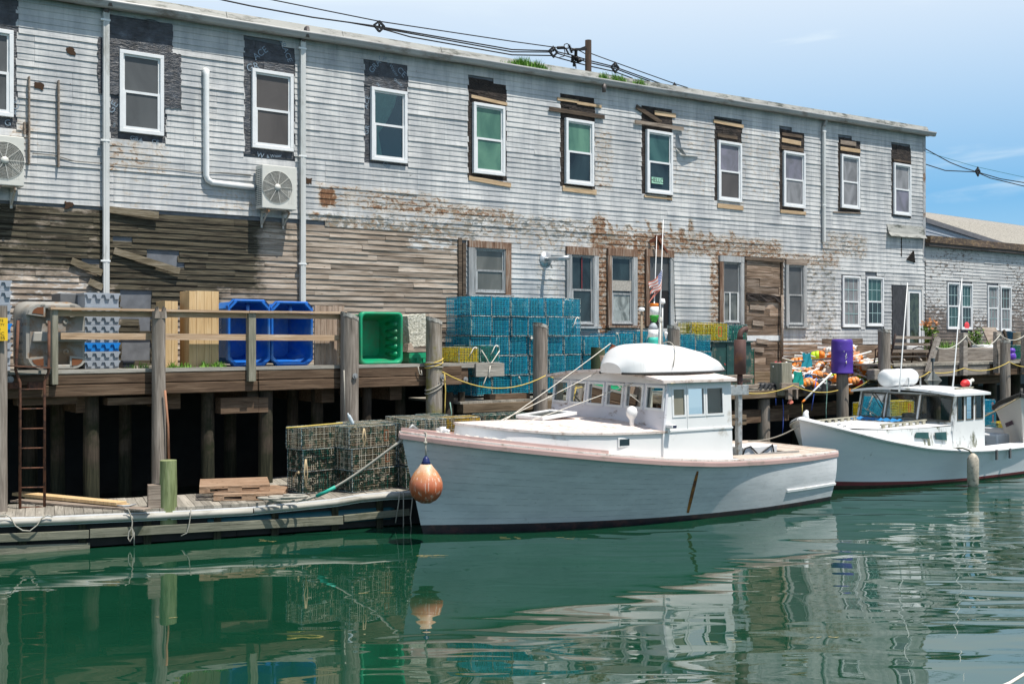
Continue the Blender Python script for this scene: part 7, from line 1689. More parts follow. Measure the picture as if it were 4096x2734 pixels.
def make_trap(kind):
    wm, nm = {'blue': (M_WB_, M_NET), 'yellow': (M_WY, M_NETG), 'green': (M_WG, M_NETG), 'old': (M_WOLD, M_NETO), 'oldgreen': (M_WOLDG, M_NETO), 'oldyellow': (M_WOLDY, M_NETO)}[kind]
    o = thing('lobster_trap', kind, 'lobster trap', GW, (0, 0, 0))
    mb = MB(); bar = cage(mb, TL, TWd, TH, .0425, .0042 if 'old' not in kind else .0052)
    for y in (-TWd/2, TWd/2):
        for z in (0, TH): bar((-TL/2, y, z), (TL/2, y, z)); 
    for x in (-.18, .16):  # inner partition
        for k in range(9): bar((x, -TWd/2+.02+k*.06, 0), (x, -TWd/2+.02+k*.06, TH))
        for k in range(6): bar((x, -TWd/2, .05+k*.06), (x, TWd/2, .05+k*.06))
    mb.build('wire_cage', wm, o, fixn=False)
    nb = MB(); nbar = cage.__globals__  # netting funnels
    def seg(a, b, r=.0035):
        a, b = Vector(a), Vector(b); d = (b-a).normalized(); u = d.orthogonal().normalized()*r; w_ = d.cross(u); i = len(nb.v)
        for e in (a, b): nb.v += [e+u, e+w_, e-u, e-w_]
        for q in range(4): nb.f.append((i+q, i+(q+1) % 4, i+4+(q+1) % 4, i+4+q)); nb.mi.append(0)
    for (x0, s_) in ((.34, 1), (.34, -1)):
        rings = []
        for k in range(6):
            f = k/5; ring = []
            for q in range(12):
                an = 2*pi*q/12; rr = .17*(1-f)+.06*f; ring.append(Vector((x0+cos(an)*rr*1., s_*(TWd/2-.02-f*.17), TH*.5+sin(an)*rr)))
            rings.append(ring)
        for k in range(6):
            for q in range(12):
                seg(rings[k][q], rings[k][(q+1) % 12])
                if k < 5: seg(rings[k][q], rings[k+1][(q+k % 2) % 12])
    for k in range(70):
        seg((U(-.5, .5), U(-.24, .24), U(.01, TH*.8)), (U(-.5, .5), U(-.24, .24), U(.01, TH*.8)), .0022) if k % 3 == 0 else None
        a = Vector((U(-.5, .15), U(-.24, .24), U(.01, .12))); seg(a, a+Vector((U(-.1, .1), U(-.1, .1), U(-.01, .08))), .004)
    nb.build('funnel_net', nm, o, fixn=False)
    x = .3; MB().box(x-.05, x+.05, -TWd/2-.006, -TWd/2-.001, .1, .12).box(x-.05, x+.05, -TWd/2-.006, -TWd/2-.001, .3, .32).box(x-.05, x-.035, -TWd/2-.006, -TWd/2-.001, .12, .3).box(x+.035, x+.05, -TWd/2-.006, -TWd/2-.001, .12, .3).build('escape_vent', M_VENT if 'old' not in kind else plain('rusty_vent', (.2,.07,.03), .8), o)
    MB().box(-.4, -.18, -.1, -.0, .01, .07).build('brick_weight', M_BRICK, o); MB().box(.1, .32, -.05, .05, .01, .07).build('brick_weight', M_BRICK, o)
    for y0, y1 in ((-TWd/2-.004, -TWd/2+.03), (TWd/2-.03, TWd/2+.004)): MB().box(-TL/2-.004, TL/2+.004, y0, y1, -.012, .012).build('runner', M_PLANKD, o)
    rim = MB()
    for y in (-TWd/2, TWd/2):
        for x in (-TL/2, TL/2): rim.tube([(x, y, 0), (x, y, TH)], .0075, 5)
        for z in (.0, TH): rim.tube([(-TL/2, y, z), (TL/2, y, z)], .0065, 5)
    for x in (-TL/2, TL/2):
        for z in (.0, TH): rim.tube([(x, -TWd/2, z), (x, TWd/2, z)], .0075, 5)
    rim.build('edge_frame', M_RIM, o)
    pw_ = MB()
    for x, y0, y1 in ((-.17, -.22, .2), (.2, -.15, .22), (-.42, -.2, .1)):
        pw_.grid([[(x+.02*sin(i*2), y0+(y1-y0)*i/4, .02+.33*j/4) for i in range(5)] for j in range(5)])
    pw_.build('parlor_net', M_DNET, o)  # net-like dark sheets added to put shade inside the cage
    z = TH
    MB().tube([(-TL/2-.01, -.2, z-.01), (-TL/2-.03, -.16, z+.01), (-TL/2-.04, -.1, z-.03), (-TL/2-.05, -.04, z-.14), (-TL/2-.03, .0, z-.22)], .012, 5).lathe([(.01, -.03), (.028, 0), (.01, .03)], (-TL/2-.04, -.18, z-.02), 6).build('bridle_rope', M_STAY if 'old' not in kind else plain('tan_rope', 0), o, True)
    return o
t = NT('mixed_edge_wire'); M_RIM = t.fin(t.ramp(t.noise(t.map(t.obj(), (40, 40, 40)), 1., 2), [(.42, (.02,.03,.035)), (.5, (.05,.22,.3)), (.58, (.5,.48,.4))]), .7)
t = NT('dark_netting'); a_ = t.noise(t.map(t.obj(), (1, 1, 1)), 22, 2, .5); tr_ = t.add('ShaderNodeBsdfTransparent'); ms_ = t.add('ShaderNodeMixShader'); t.put(t.bs.inputs['Base Color'], (.012, .05, .065)); t.l.new(t.mr(a_, .44, .46), ms_.inputs[0]); t.l.new(tr_.outputs[0], ms_.inputs[1]); t.l.new(t.bs.outputs[0], ms_.inputs[2]); t.l.new(ms_.outputs[0], t.out.inputs[0]); M_DNET = t.m
protos = {}; first = {}
def put_trap(kind, frame, c, ang, label, group, tilt=0., roll=0.):
    if kind not in protos: protos[kind] = make_trap(kind); o = protos[kind]
    else:
        o = copy_tree(protos[kind])
        for ch in list(o.children):
            if ch.name.startswith('bridle_rope'):
                if R() < .6: bpy.data.objects.remove(ch)
                else: ch.scale = (U(.5, 1.2), U(-1, 1.3), U(.9, 1.02)); ch.location = (0, U(-.1, .25), 0)
            elif ch.name.startswith('funnel_net'): ch.scale = (random.choice((-1, 1)), 1, 1)
            elif ch.name.startswith('escape_vent') and 'old' in kind and R() < .5: bpy.data.objects.remove(ch)
    o.location = frame.world(c); o.rotation_euler = (radians(roll), radians(tilt), frame.r+radians(ang)); o['label'] = label; o['category'] = 'lobster trap'; o['group'] = group
    return o
ORD = ('first', 'second', 'third', 'fourth', 'fifth', 'sixth', 'seventh', 'eighth', 'ninth', 'tenth')
ys = (1572, 1495, 1418, 1342, 1265, 1189); zs_ = [W.Y(2150, y, -1.4).z for y in ys]; pitch = (zs_[5]-zs_[0])/5
xs = [W.Y(x, 1400, -1.4).x for x in (1965, 2040, 2114, 2189, 2257, 2329)]
TS = pitch/TH*.985
rows_n = ('bottom', 'second', 'third', 'fourth', 'top')
G1 = 'blue lobster traps in the tall stack'
for r in range(5):
    xl_ = W.Y(1882, 1400, -1.4).x
    o = put_trap('blue', W, ((xs[0]+xl_)/2+U(-.01, .02), -1.4+TL/2+U(-.05, .03), zs_[0]+pitch*r), 90+U(-2, 2), 'leftmost blue trap of the %s row of the tall stack, its long side in view' % rows_n[r], G1, 0, U(-.8, .8)); o.scale = (1, (xs[0]-xl_)/TWd*.985, TS)
    for k in range(5):
        w_ = xs[k+1]-xs[k]
        o = put_trap('blue', W, ((xs[k]+xs[k+1])/2+U(-.01, .01)+(r-2)*-.008, -1.4+TL/2+U(-.05, .06), zs_[0]+pitch*r+U(-.004, .004)), 90+U(-4, 4), '%s blue trap from the left in the %s row of the tall stack' % (ORD[k+1], rows_n[r]), G1, U(-1, 1), U(-1.3, 1.3)); o.scale = (1, w_/TWd*.97, TS*U(.975, 1.0))
# lower continuation to the right
xs2 = [W.Y(x, 1400, -1.35).x for x in (2331, 2392, 2463, 2535, 2610, 2665, 2722, 2785, 2848)]
for k in range(8):
    top = W.Y((2331, 2392, 2463, 2535, 2610, 2665, 2722, 2785)[k]+30, (1343, 1342, 1330, 1322, 1325, 1328, 1334, 1338)[k], -1.35).z
    for r in range(4 if k else 4):
        z = top-pitch*(r+1)
        if z < PZ-.35: break
        o = put_trap('blue', W, ((xs2[k]+xs2[k+1])/2, -1.35+TL/2+U(-.05, .05), z), 90+U(-3, 3), '%s end-on blue trap right of the tall stack, %s row from its top' % (ORD[k], ORD[r]), 'blue lobster traps in the low stack behind the wheelhouse', 0, U(-1, 1)); o.scale = (1, (xs2[k+1]-xs2[k])/TWd*.97, TS)
a, b = W.Y(1835, 1463, -2.12), W.Y(1913, 1463, -2.12); o = put_trap('yellow', W, ((a.x+b.x)/2, -2.12+TL/2, DZ+.015), 90, 'bright yellow trap on the pier finger beside the lichened piling', 'traps on the pier finger'); o.scale = (1, (b.x-a.x)/TWd*.98, (W.Y(1870, 1390, -2.1).z-DZ)/TH*.97)
a, b = W.Y(1921, 1463, -2.15), W.Y(1998, 1463, -2.15); o = put_trap('green', W, ((a.x+b.x)/2, -2.15+TL/2, DZ+.015), 90, 'dark green trap with white rope bridle on the end of the pier finger', 'traps on the pier finger'); o.scale = (1, (b.x-a.x)/TWd*.98, (W.Y(1960, 1382, -2.15).z-DZ)/TH*.97)
# white V bridle on the green trap
p = [W.Y(x, y, -2.19) for x, y in ((1926, 1400), (1945, 1430), (1960, 1460), (1980, 1430), (1998, 1402))]; q = [W.Y(x, y, -2.33) for x, y in ((1961, 1462), (1958, 1485), (1952, 1500))]
rope('trap_bridle', 'white rope bridle hanging in a V on the green trap', 'rope', [tuple(v) for v in p], .012, M_STAY, W); rope('trap_bridle', 'loose tail of white rope hanging below the green trap', 'rope', [tuple(v) for v in q], .012, M_STAY, W)
# dark green crate with yellow and dark traps on it
a, b = W.Y(2848, 1370, -1.3), W.Y(3002, 1500, -1.3); zc0 = (W.Y(2848, 1368, -1.3).z+W.Y(3002, 1372, -1.3).z)/2
M_DGC = plain('dark_green_paint', (.012,.055,.05), .6, 0, .3, 4, dirt=(.14,.13,.1), dirta=.35, bump=.2)
o = thing('green_crate', 'tall dark green wooden crate behind the rusty exhaust stack', 'crate', W, ((a.x+b.x)/2, -1., PZ)); mdx = W.Y(2905, 1400, -1.3).x
MB().box(a.x, mdx-.004, -1.3, -.4, PZ+.01, zc0).box(mdx, b.x, -1.32, -.4, PZ+.01, zc0+.005).build('body', M_DGC, o, bevel=.01); MB().box(a.x-.03, b.x+.03, -1.36, -.38, zc0+.006, zc0+.035).build('lid', M_DGC, o)
a1 = W.Y(2760, 1310, -1.25).x; a2 = W.Y(2905, 1310, -1.25).x; a3 = W.Y(2985, 1330, -1.25).x
o = put_trap('yellow', W, ((a1+a2)/2+.04, -1.0, zc0+.05), -1, 'yellow trap with green netting lying across the dark green crate', 'traps on the dark green crate', .8); o.scale = ((a2-a1)/TL, 1, 1.25)
o = put_trap('green', W, ((a2+a3)/2+.05, -1.25+TL/2, zc0+.04), 90, 'dark green trap beside the yellow one on the dark green crate', 'traps on the dark green crate'); o.scale = (1, (a3-a2)/TWd*.95, 1.15)
o = put_trap('green', W, (W.Y(3020, 1500, -1.5).x, -1.2, PZ+.28), 90, 'dark green trap standing on end right of the rusty exhaust stack', 'traps on the dark green crate', 90); o.location = W.world((W.Y(3020, 1500, -1.5).x, -1.3, PZ+.55)); o.scale = (1, .8, 1)
# ---- fouled traps on the dock
TK = Fr(-3.9, 19.25, 27)
gd = 'weed-fouled traps stacked on the dock'
def tk(px, y=0): return TK.Y(px, 1800, y).x
z0 = DT+.02; hgt = .395
for ci, (px_, py_, kinds) in enumerate(((1214, 1979, ('oldgreen', 'oldgreen', 'old')), (1405, 1973, ('oldgreen', 'old', 'old')))):
    g0 = GW.Z(px_, py_, DT); TF = Fr(g0.x, g0.y, 44)
    for r in range(3):
        o = put_trap(kinds[r], TF, (TL/2+U(-.03, .03), TWd/2+U(-.02, .02), z0+hgt*r), U(-2, 2), '%s fouled trap of the %s column on the dock, left of the grey bow' % (('bottom', 'middle', 'top')[r], ('left', 'right')[ci]), gd, U(-.8, .8), U(-.8, .8)); o.scale = (1., 1, .97)
        if r: put_trap(('oldyellow', 'old', 'old')[r], TF, (TL*1.5+.04, TWd/2+U(-.03, .05), z0+hgt*r), U(-3, 3), '%s fouled trap behind the %s column on the dock' % (('bottom', 'middle', 'top')[r], ('left', 'right')[ci]), gd, .5)
zt3 = z0+hgt*2+.1
for i, (x0, x1, kind, y, ang, lab) in enumerate(((1622, 1700, 'old', .1, 90, 'brown fouled trap seen end-on just behind the tip of the grey bow'), (1702, 1782, 'old', .1, 90, 'fouled trap with pale growth between the bow tip and the yellow traps'), (1785, 1925, 'oldyellow', .15, 0, 'fouled yellow trap standing behind the bow rail of the grey boat'), (1932, 2030, 'oldgreen', .5, 0, 'dark fouled trap just right of the fouled yellow one'), (2032, 2120, 'oldgreen', .6, 0, 'dark fouled trap farthest right on the dock behind the foredeck'), (1700, 1800, 'oldgreen', .9, 0, 'dark green fouled trap lying behind the fouled yellow one'))):
    a, b = TK.Y(x0, 1700, y).x, TK.Y(x1, 1700, y).x
    for r in range(3):
        o = put_trap(kind if r == 2 else 'oldgreen', TK, ((a+b)/2, y+(TL if ang else TWd)/2, z0+hgt*r+.05*r), ang+U(-2, 2), lab if r == 2 else lab.replace('trap', 'trap, %s one under the trap' % ('bottom' if r == 0 else 'middle'), 1) if False else (lab if r == 2 else '%s hidden-away fouled trap in column %s behind the grey bow' % (('lowest', 'middle')[r], ORD[i])), gd, -1. if not ang else 0)
        o.scale = ((b-a)/TL*.98, 1, .97) if not ang else (1, (b-a)/TWd*.97, .97)
for (px, y0, y1, lab) in ((1455, 1712, 1785, 'tan rope knotted on the top trap of the right dock column'), (1222, 1835, 1950, 'tan rope hanging on the lowest left dock traps')):
    p = [TK.Y(px, y0, -.3), TK.Y(px-5, (y0+y1)/2, -.32), TK.Y(px+2, y1, -.3), TK.Y(px+8, (y0+y1)/2, -.31), TK.Y(px+2, y0, -.29)]; rope('trap_rope', lab, 'rope', [tuple(v) for v in p], .012, plain('tan_rope', 0), TK)
p = TK.Y(1412, 1674, .2); o = MB().lathe([(.034, 0), (.036, .02), (.036, .14), (.03, .18), (.014, .2), (.014, .23)], (p.x, .2, p.z-.1), 12, (-.5, 0, 1)).build('water_bottle', plain('clear_plastic', (.5,.56,.6), .2), None, True, TK, (p.x, .2, p.z)); tag(o, 'small clear plastic bottle stuck on top of the fouled traps', 'bottle')
o = rope('trap_rope', 'yellow rope lying along the top of the left dock traps', 'rope', [tuple(TK.Y(x, y, .15)) for x, y in ((1145, 1710), (1200, 1706), (1260, 1700), (1330, 1694), (1370, 1690))], .013, M_ROPEY, TK)
# traps near the white boat
F2 = MB().box(14., 30., -4.6, -3.7, .1, .5).build('float', M_BEAM, None, False, W, (20, -4, .1)); tag(F2, 'low dark float between the white boat and the right pier', 'float')
gq = 'traps on the float behind the white boat'
a, b = W.Y(3478, 1650, -4.4).x, W.Y(3665, 1650, -4.4).x
for r in range(3):
    for k in range(2):
        o = put_trap('yellow' if r == 2 else 'green', W, (a+(b-a)*(k+.5)/2, -4.1, W.Y(3570, 1608, -4.4).z-.4*(3-r)), 0, '%s trap, %s one, seen through the windshield of the white boat' % (('lowest green', 'middle green', 'yellow')[r], ('left', 'right')[k]), gq); o.scale = ((b-a)/2/TL, .9, 1)
for r in range(4):
    q = W.Y(3962, 1600, -4.4); o = put_trap('blue', W, (q.x+.03*r, -4.1, q.z-.38*(r+1)+.0), 0, '%s blue trap from the top in the stack aft of the white boat wheelhouse' % ORD[r], gq); o.scale = (.75, .9, .95)
q = W.Y(4040, 1690, -4.4); a, b = W.Y(4000, 1690, -4.4).x, W.Y(4086, 1690, -4.4).x; o = put_trap('yellow', W, ((a+b)/2, -4.1, q.z-.36), 0, 'yellow trap standing under the cut-off bow at the right edge', gq); o.scale = ((b-a)/TL, .9, .9)
o = put_trap('yellow', W, ((a+b)/2, -4.1, q.z-.76), 0, 'yellow trap under another one below the cut-off bow', gq); o.scale = ((b-a)/TL, .9, .98)
# wire trap seen at the far right on the pier
q = P(4070, 1400, 2.4); o = put_trap('green', W, (q[0], -2.2, RZ+.02), 0, 'green wire trap standing below the tan barrel at far right', gq); o.scale = (.8, 1, 1.2)
o = MB().lathe([(.001, 0), (.13, .02), (.15, .1), (.13, .2), (.08, .24)], (P(4046, 1400, 2.6)[0], -2.6, RZ+.02), 16).lathe([(.1, .24), (.13, .3), (.1, .38), (.001, .4)], (P(4046, 1400, 2.6)[0], -2.6, RZ+.02), 16).build('purple_buoy', plain('purple_plastic', (.13,.05,.45), .45), None, True, W, (P(4046, 1400, 2.6)[0], -2.6, RZ)); tag(o, 'purple plastic float beside the capped piling at far right', 'float')
# ------------------------------------------------------------------ purple barrel on its piling
a = W.Y(3368, 1425, -2.5); r = 44/FL*W.world(a).y*.98; c = (a.x, -2.5); zt = W.Y(3368, 1356, -2.72).z; zb3 = W.Y(3368, 1492, -2.5).z; h = zt-zb3
M_PUR = plain('purple_plastic_drum', (.075,.035,.3), .42, 0, .06, 3, dirt=(.3,.28,.5), dirta=-.1)
pb = thing('plastic_drum', 'purple plastic drum turned upside down over a piling beside the buoy heap', 'drum', W, (c[0], c[1], zb3))
MB().lathe([(r*.9, 0), (r*.99, -.012), (r*1.03, .01), (r*1.03, .03), (r*.97, .06), (r*.985, h*.3), (r*1.0, h*.34), (r*.985, h*.37), (r*.98, h*.64), (r*1.0, h*.67), (r*.98, h*.7), (r*.97, h*.9), (r*.93, h*.97), (r*.84, h), (r*.8, h)], (c[0], c[1], zb3), 36).build('drum_shell', M_PUR, pb, True)
q = W.Y(3398, 1449, -2.85); MB().lathe([(.045, 0), (.045, .02), (.03, .022)], (q.x-.02, -2.5-r*.8, q.z), 12, (.5, -.85, 0)).build('bung', M_CREAM, pb)
q = W.Y(3396, 1420, -2.85); mb = MB()
for k in range(7): x = q.x+U(-.06, .04); z = q.z+U(-.15, .12); yy = -2.5-sqrt(max(.01, (r*1.)**2-(x-c[0])**2))-.004; mb.box(x-.006, x+.006, yy, yy+.004, z, z+U(.02, .09))
mb.build('paint_marks', M_BW, pb)
# ------------------------------------------------------------------ heap of buoys, poles and flags
def make_buoy(cols, sp, L=.34, r=.1):
    o = thing('lobster_buoy', 'x', 'buoy', GW, (0, 0, 0))
    prof = [(.02, 0), (r*.5, .01), (r*.92, .05), (r, .12)], [(r, .12), (r*1.02, L*.62)], [(r*1.02, L*.62), (r*.9, L*.85), (r*.6, L*.97), (.02, L)]
    for p_, m_, nm in zip(prof, cols, ('nose', 'body', 'tail')): MB().lathe(p_, (0, 0, 0), 14, (1, 0, 0), .02).build(nm, m_, o, True)
    MB().tube([(-sp, 0, 0), (L+.1, 0, 0)], .014, 6).build('spindle', M_PVC, o, True); MB().lathe([(.02, -.012), (.03, 0), (.02, .012)], (-sp, 0, 0), 6, (1, 0, 0)).build('spindle_end', M_BW, o)
    return o
def flk(name, c, f): 
    t = NT(name); o = t.obj(); n = t.noise(t.vadd(o, t.comb(t.ma('MULTIPLY', t.orand(), 30.), 0, 0)), 9, 6, .7); return t.fin(t.mix(t.mr(n, f, f+.04), c, (.68,.6,.52)), .55, 0, .3)
M_OF = flk('flaking_orange', (.8,.22,.02), .5); M_OF2 = flk('faded_orange', (.75,.3,.1), .56); M_OF3 = plain('peach_buoy', (.72,.38,.22), .5, 0, .15, 8)
kinds = [((M_OF, M_OF, M_OR), 'orange and white flaking buoy'), ((M_OR, M_OF2, M_OF2), 'orange buoy with faded body'), ((M_BW, M_BW, M_OF3), 'pale buoy with peach end'), ((M_RED, M_BW, M_BG), 'red, white and green buoy'), ((M_OF3, M_OF, M_BW), 'peach and white buoy'), ((M_BYL, M_BYL, M_OR), 'lime and orange buoy')]
BP = [None]*len(kinds)
def put_buoy(k, c, yaw, pitch_, s=1., label=None):
    if BP[k] is None: BP[k] = make_buoy(kinds[k][0], (.55, .4, .5, .45, .3, .35)[k]); o = BP[k]
    else: o = copy_tree(BP[k])
    o.location = W.world(c); o.rotation_euler = (U(0, 6), radians(pitch_), W.r+radians(yaw)); o.scale = (s, s, s)
    o['label'] = label or kinds[k][1]+' lying loose in the heap around the purple drum'; o['category'] = 'buoy'; o['group'] = 'buoys in the heap around the purple drum'
    return o
for k, px, py, n_, yaw, pt_, s, lab in ((0, 3272, 1472, 1.9, 20, -14, 1.35, 'largest orange and white buoy just left of the purple drum'), (1, 3248, 1494, 2., -10, 6, 1.25, 'bright orange buoy with two holes just below the biggest one'), (1, 3205, 1538, 2.25, -25, -18, 1.2, 'faded orange buoy hanging over the beam below the green flag'),
      (0, 3428, 1462, 1.5, 25, -6, 1.3, 'orange and white buoy right of the purple drum'), (4, 3455, 1450, 1.3, 200, 5, 1.2, 'peach and white buoy leaning right of the purple drum'), (1, 3388, 1530, 2.2, -30, -12, 1.2, 'orange buoy tucked in right of the drum piling'), (3, 3432, 1532, 2.3, 10, -2, 1.25, 'red and green buoy in front of the heap, just left of the white boat roof'),
      (1, 3410, 1508, 1.9, 60, -10, 1.1, 'small orange buoy behind the red and green one'), (2, 3400, 1452, 1.6, 80, -30, 1.1, 'white buoy close behind the purple drum on its right'), (2, 3408, 1484, 1.8, 70, -10, 1.1, 'pale buoy at the right rim of the purple drum'), (1, 3390, 1560, 2.25, 10, 10, 1., 'orange buoy low under the heap beside the drum piling')):
    p = W.Y(px, py, -n_); put_buoy(k, (p.x-.05, -n_, p.z), yaw, pt_, s, lab)
random.seed(21)
for i in range(110):
    px = U(3150, 3530); n_ = U(.5, 2.05); s_ = W.Y(px, 1500, -n_).x; mid_s = W.Y(3350, 1500, -1.2).x
    hmax = 1.*max(.1, 1-((s_-mid_s)/2.7)**2)
    put_buoy(random.choice((0, 1, 1, 2, 0, 4, 5, 4)) if i % 9 else 5, (s_, -n_, PZ+.08+hmax*U(.1, 1)*(1-.35*abs(n_-1.2))), U(0, 360), U(-25, 25), U(1.05, 1.4))
segs = (((3142, 1449), (3326, 1433), 1.9, .022), ((3203, 1410), (3282, 1434), 1.4, .022), ((3178, 1421), (3330, 1427), 1.2, .02), ((3092, 1466), (3216, 1479), 2.0, .02), ((3178, 1484), (3262, 1498), 2.25, .022), ((3262, 1498), (3300, 1518), 2.25, .02), ((3276, 1473), (3176, 1511), 2.3, .018), ((3326, 1492), (3208, 1609), 2.55, .026),
        ((3413, 1425), (3484, 1405), 1.5, .026), ((3428, 1479), (3518, 1470), 1.9, .024), ((3400, 1432), (3466, 1430), 1.3, .02), ((3470, 1450), (3520, 1440), 1.4, .022), ((3388, 1515), (3470, 1480), 2.0, .02), ((3400, 1500), (3520, 1520), 1.6, .02), ((3150, 1500), (3110, 1494), 2.2, .02), ((3430, 1545), (3530, 1528), 2.2, .02), ((3470, 1458), (3500, 1466), 1.7, .018), ((3250, 1455), (3330, 1470), 1.7, .018), ((3170, 1472), (3290, 1466), 1.6, .018), ((3330, 1510), (3230, 1524), 2.2, .018))
for i, ((x0, y0), (x1, y1), n_, r) in enumerate(segs):
    a, b = W.Y(x0, y0, -n_-.1), W.Y(x1, y1, -n_+.1); o = thing('buoy_pole', ('long white orange-tipped pole hanging down in front of the beam below the purple drum' if i == 7 else 'white plastic buoy pole lying across the heap around the purple drum'), 'pole', W, tuple(a), 'white poles in the buoy heap')
    MB().tube([a, b], r, 8).build('tube', M_PVC if i % 5 else M_ACD, o, True)
    e = b+(a-b).normalized()*.12 if i == 7 else a+(b-a).normalized()*.06; MB().tube([b if i == 7 else a, e], r*1.12, 8).build('end_tape', M_OR if i == 7 else M_BW, o, True)
def rag(name, label, px0, py0, px1, py1, n_, mat, sk=0.):
    a, b = W.Y(px0, py0, -n_), W.Y(px1, py1, -n_); mb = MB().grid([[(a.x+(b.x-a.x)*i/8+sk*j/8, -n_-.03*sin(i*1.3+j*.6), a.z+(b.z-a.z)*j/8+.02*sin(i*1.1)) for i in range(9)] for j in range(9)]); o = mb.build(name, mat, None, True, W, (a.x, -n_, b.z)); tag(o, label, 'flag', 'marker flags in the buoy heap')
rag('marker_flag', 'teal net flag standing highest in the buoy heap', 3208, 1412, 3246, 1468, 1.95, plain('teal_flag', (.01,.22,.28), .6)); rag('marker_flag', 'green flag at the front left of the buoy heap', 3172, 1487, 3212, 1540, 2.4, plain('sea_green_flag', (.0,.24,.19), .5))
rag('marker_flag', 'blue flag crumpled between the green flag and the orange buoys', 3216, 1492, 3248, 1520, 2.2, plain('blue_flag', (.01,.16,.42), .5)); rag('marker_flag', 'pink-red flag left of the squat square post', 3098, 1446, 3128, 1492, 2.0, plain('pink_flag', (.6,.1,.12), .6)); rag('marker_flag', 'lime green flag low at the right end of the heap', 3486, 1480, 3508, 1510, 1.9, plain('lime_flag', (.4,.6,.05), .6)); rag('marker_flag', 'orange flag at the right end of the buoy heap', 3500, 1470, 3520, 1505, 1.8, M_OR)
rag('marker_flag', 'orange flag upright behind the purple drum', 3415, 1404, 3440, 1440, 1.3, M_OF3, .1); rag('marker_flag', 'pink rag hanging below the beam under the squat post', 3152, 1594, 3170, 1614, 2.2, plain('salmon_rag', (.7,.22,.16), .6)); rag('marker_flag', 'narrow teal flag leaning at the right of the heap by the big piling', 3514, 1438, 3524, 1490, 1.9, plain('teal_flag', 0))
M_BTARP = plain('black_tarp', (.025,.026,.028), .5, 0, .3, 5, bump=.6)
def cloth(name, lab, pts, n_, mat, cat='tarp'):
    a = [W.Y(x, y, -n_-.1) for x, y in pts]; g = []
    for j in range(7): g.append([Vector((a[0].x+(a[1].x-a[0].x)*i/14+(a[3].x-a[0].x)*j/6, -n_-.09-.035*sin(i*1.9+j*.4)-(.1 if j < 1 else 0)*-1, (a[0].z+(a[1].z-a[0].z)*i/14)*(1-j/6)+(a[3].z+(a[2].z-a[3].z)*i/14)*j/6+.02*sin(i*2.3))) for i in range(15)])
    o = MB().grid(g).build(name, mat, None, True, W, tuple(a[3])); tag(o, lab, cat)
cloth('black_tarp', 'black tarp draped over the platform beam under the buoy heap', ((3222, 1516), (3326, 1520), (3322, 1574), (3206, 1570)), 2.25, M_BTARP); cloth('black_tarp', 'black rubber sheet lying on the platform left of the squat post', ((3040, 1530), (3116, 1530), (3108, 1552), (3030, 1556)), 2.1, M_BTARP)
# junk on the platform behind the stack post
for i, (x0, x1, y0, y1, n_) in enumerate(((2915, 3015, 1502, 1512, 1.9), (2980, 3036, 1540, 1550, 2.2), (2990, 3120, 1490, 1525, 1.0), (2960, 3010, 1520, 1530, 1.8))):
    a, b = P(x0, y0, n_), P(x1, y1, n_); o = MB().box(a[0], b[0], -n_, -n_+.3, b[2], a[2], j=.01).build('scrap_timber', M_PLANK if i != 2 else M_PB, None, False, W, (a[0], -n_, b[2])); tag(o, ('pale scrap board highest on the platform by the exhaust stack', 'short pale scrap board at the platform edge by the exhaust stack', 'brown timber lying under the rotten doorway', 'small scrap board under the highest one by the exhaust stack')[i], 'timber', 'scrap timber on the platform')
# hanging lines
M_BLR = plain('blue_rope', (.05,.1,.4), .8); M_TEALR = plain('pale_teal_rope', (.25,.42,.36), .8)
for i, (pts, m_, n_, lab) in enumerate((((( 3103, 1592), (3104, 1620)), M_BLR, 2.3, 'short blue rope end under the beam left of the pink rag'), (((3131, 1595), (3134, 1640), (3132, 1700), (3130, 1735)), M_BLR, 2.3, 'long blue rope hanging under the beam below the squat post'), (((3266, 1510), (3258, 1560), (3252, 1600), (3246, 1640)), M_BLR, 2.5, 'blue rope hanging across the black tarp'), (((3306, 1512), (3308, 1565), (3306, 1600), (3304, 1640), (3306, 1690)), M_TEALR, 2.5, 'pale teal strap with chain hanging across the black tarp'), (((3209, 1612), (3209, 1660)), M_ROPEY, 2.5, 'yellow rope end hanging from the long orange-tipped pole'), (((1778, 1490), (1782, 1560), (1780, 1620), (1779, 1665)), M_ROPEY, 2.62, 'yellow rope hanging straight down beside the lichened piling'), (((1376, 1480), (1378, 1560), (1379, 1680)), M_ROPEG, 2.62, 'thin grey line hanging down the left side of the capped piling'), (((660, 1560), (672, 1700), (676, 1836)), plain('rusty_chain', (.35,.17,.1), .8), 2.6, 'rusty chain hanging beside the splintered piling above the green post'), (((1800, 1608), (1806, 1650), (1798, 1690)), M_TEALR, 2.2, 'short teal rope dangling under the pier finger'), (((1672, 1465), (1678, 1495), (1690, 1500), (1684, 1480)), M_ROPEG, 2.3, 'loose rope end hanging over the edge beam by the green tote'))):
    rope('hanging_rope', lab, 'rope', [P(x, y, n_) for x, y in pts], .013 if i != 7 else .02, m_, W)
# rope turns round the lichened piling
c3, r3 = P3o[1], P3o[2]
for z, tl, m_, lab in ((W.Y(1735, 1470, -2.6).z, .05, M_ROPEY, 'yellow rope wound round the lichened piling'), (W.Y(1735, 1478, -2.6).z, -.03, M_ROPEG, 'grey rope wound round the lichened piling just under the yellow one'), (W.Y(1735, 1565, -2.6).z, .1, M_ROPEG, 'thin grey rope round the lower part of the lichened piling')):
    rope('rope_wrap', lab, 'rope', [(c3[0]+r3*1.12*cos(a_*.5), c3[1]+r3*1.12*sin(a_*.5), z+tl*cos(a_*.5)+.006*a_) for a_ in range(26)], .013, m_, W)
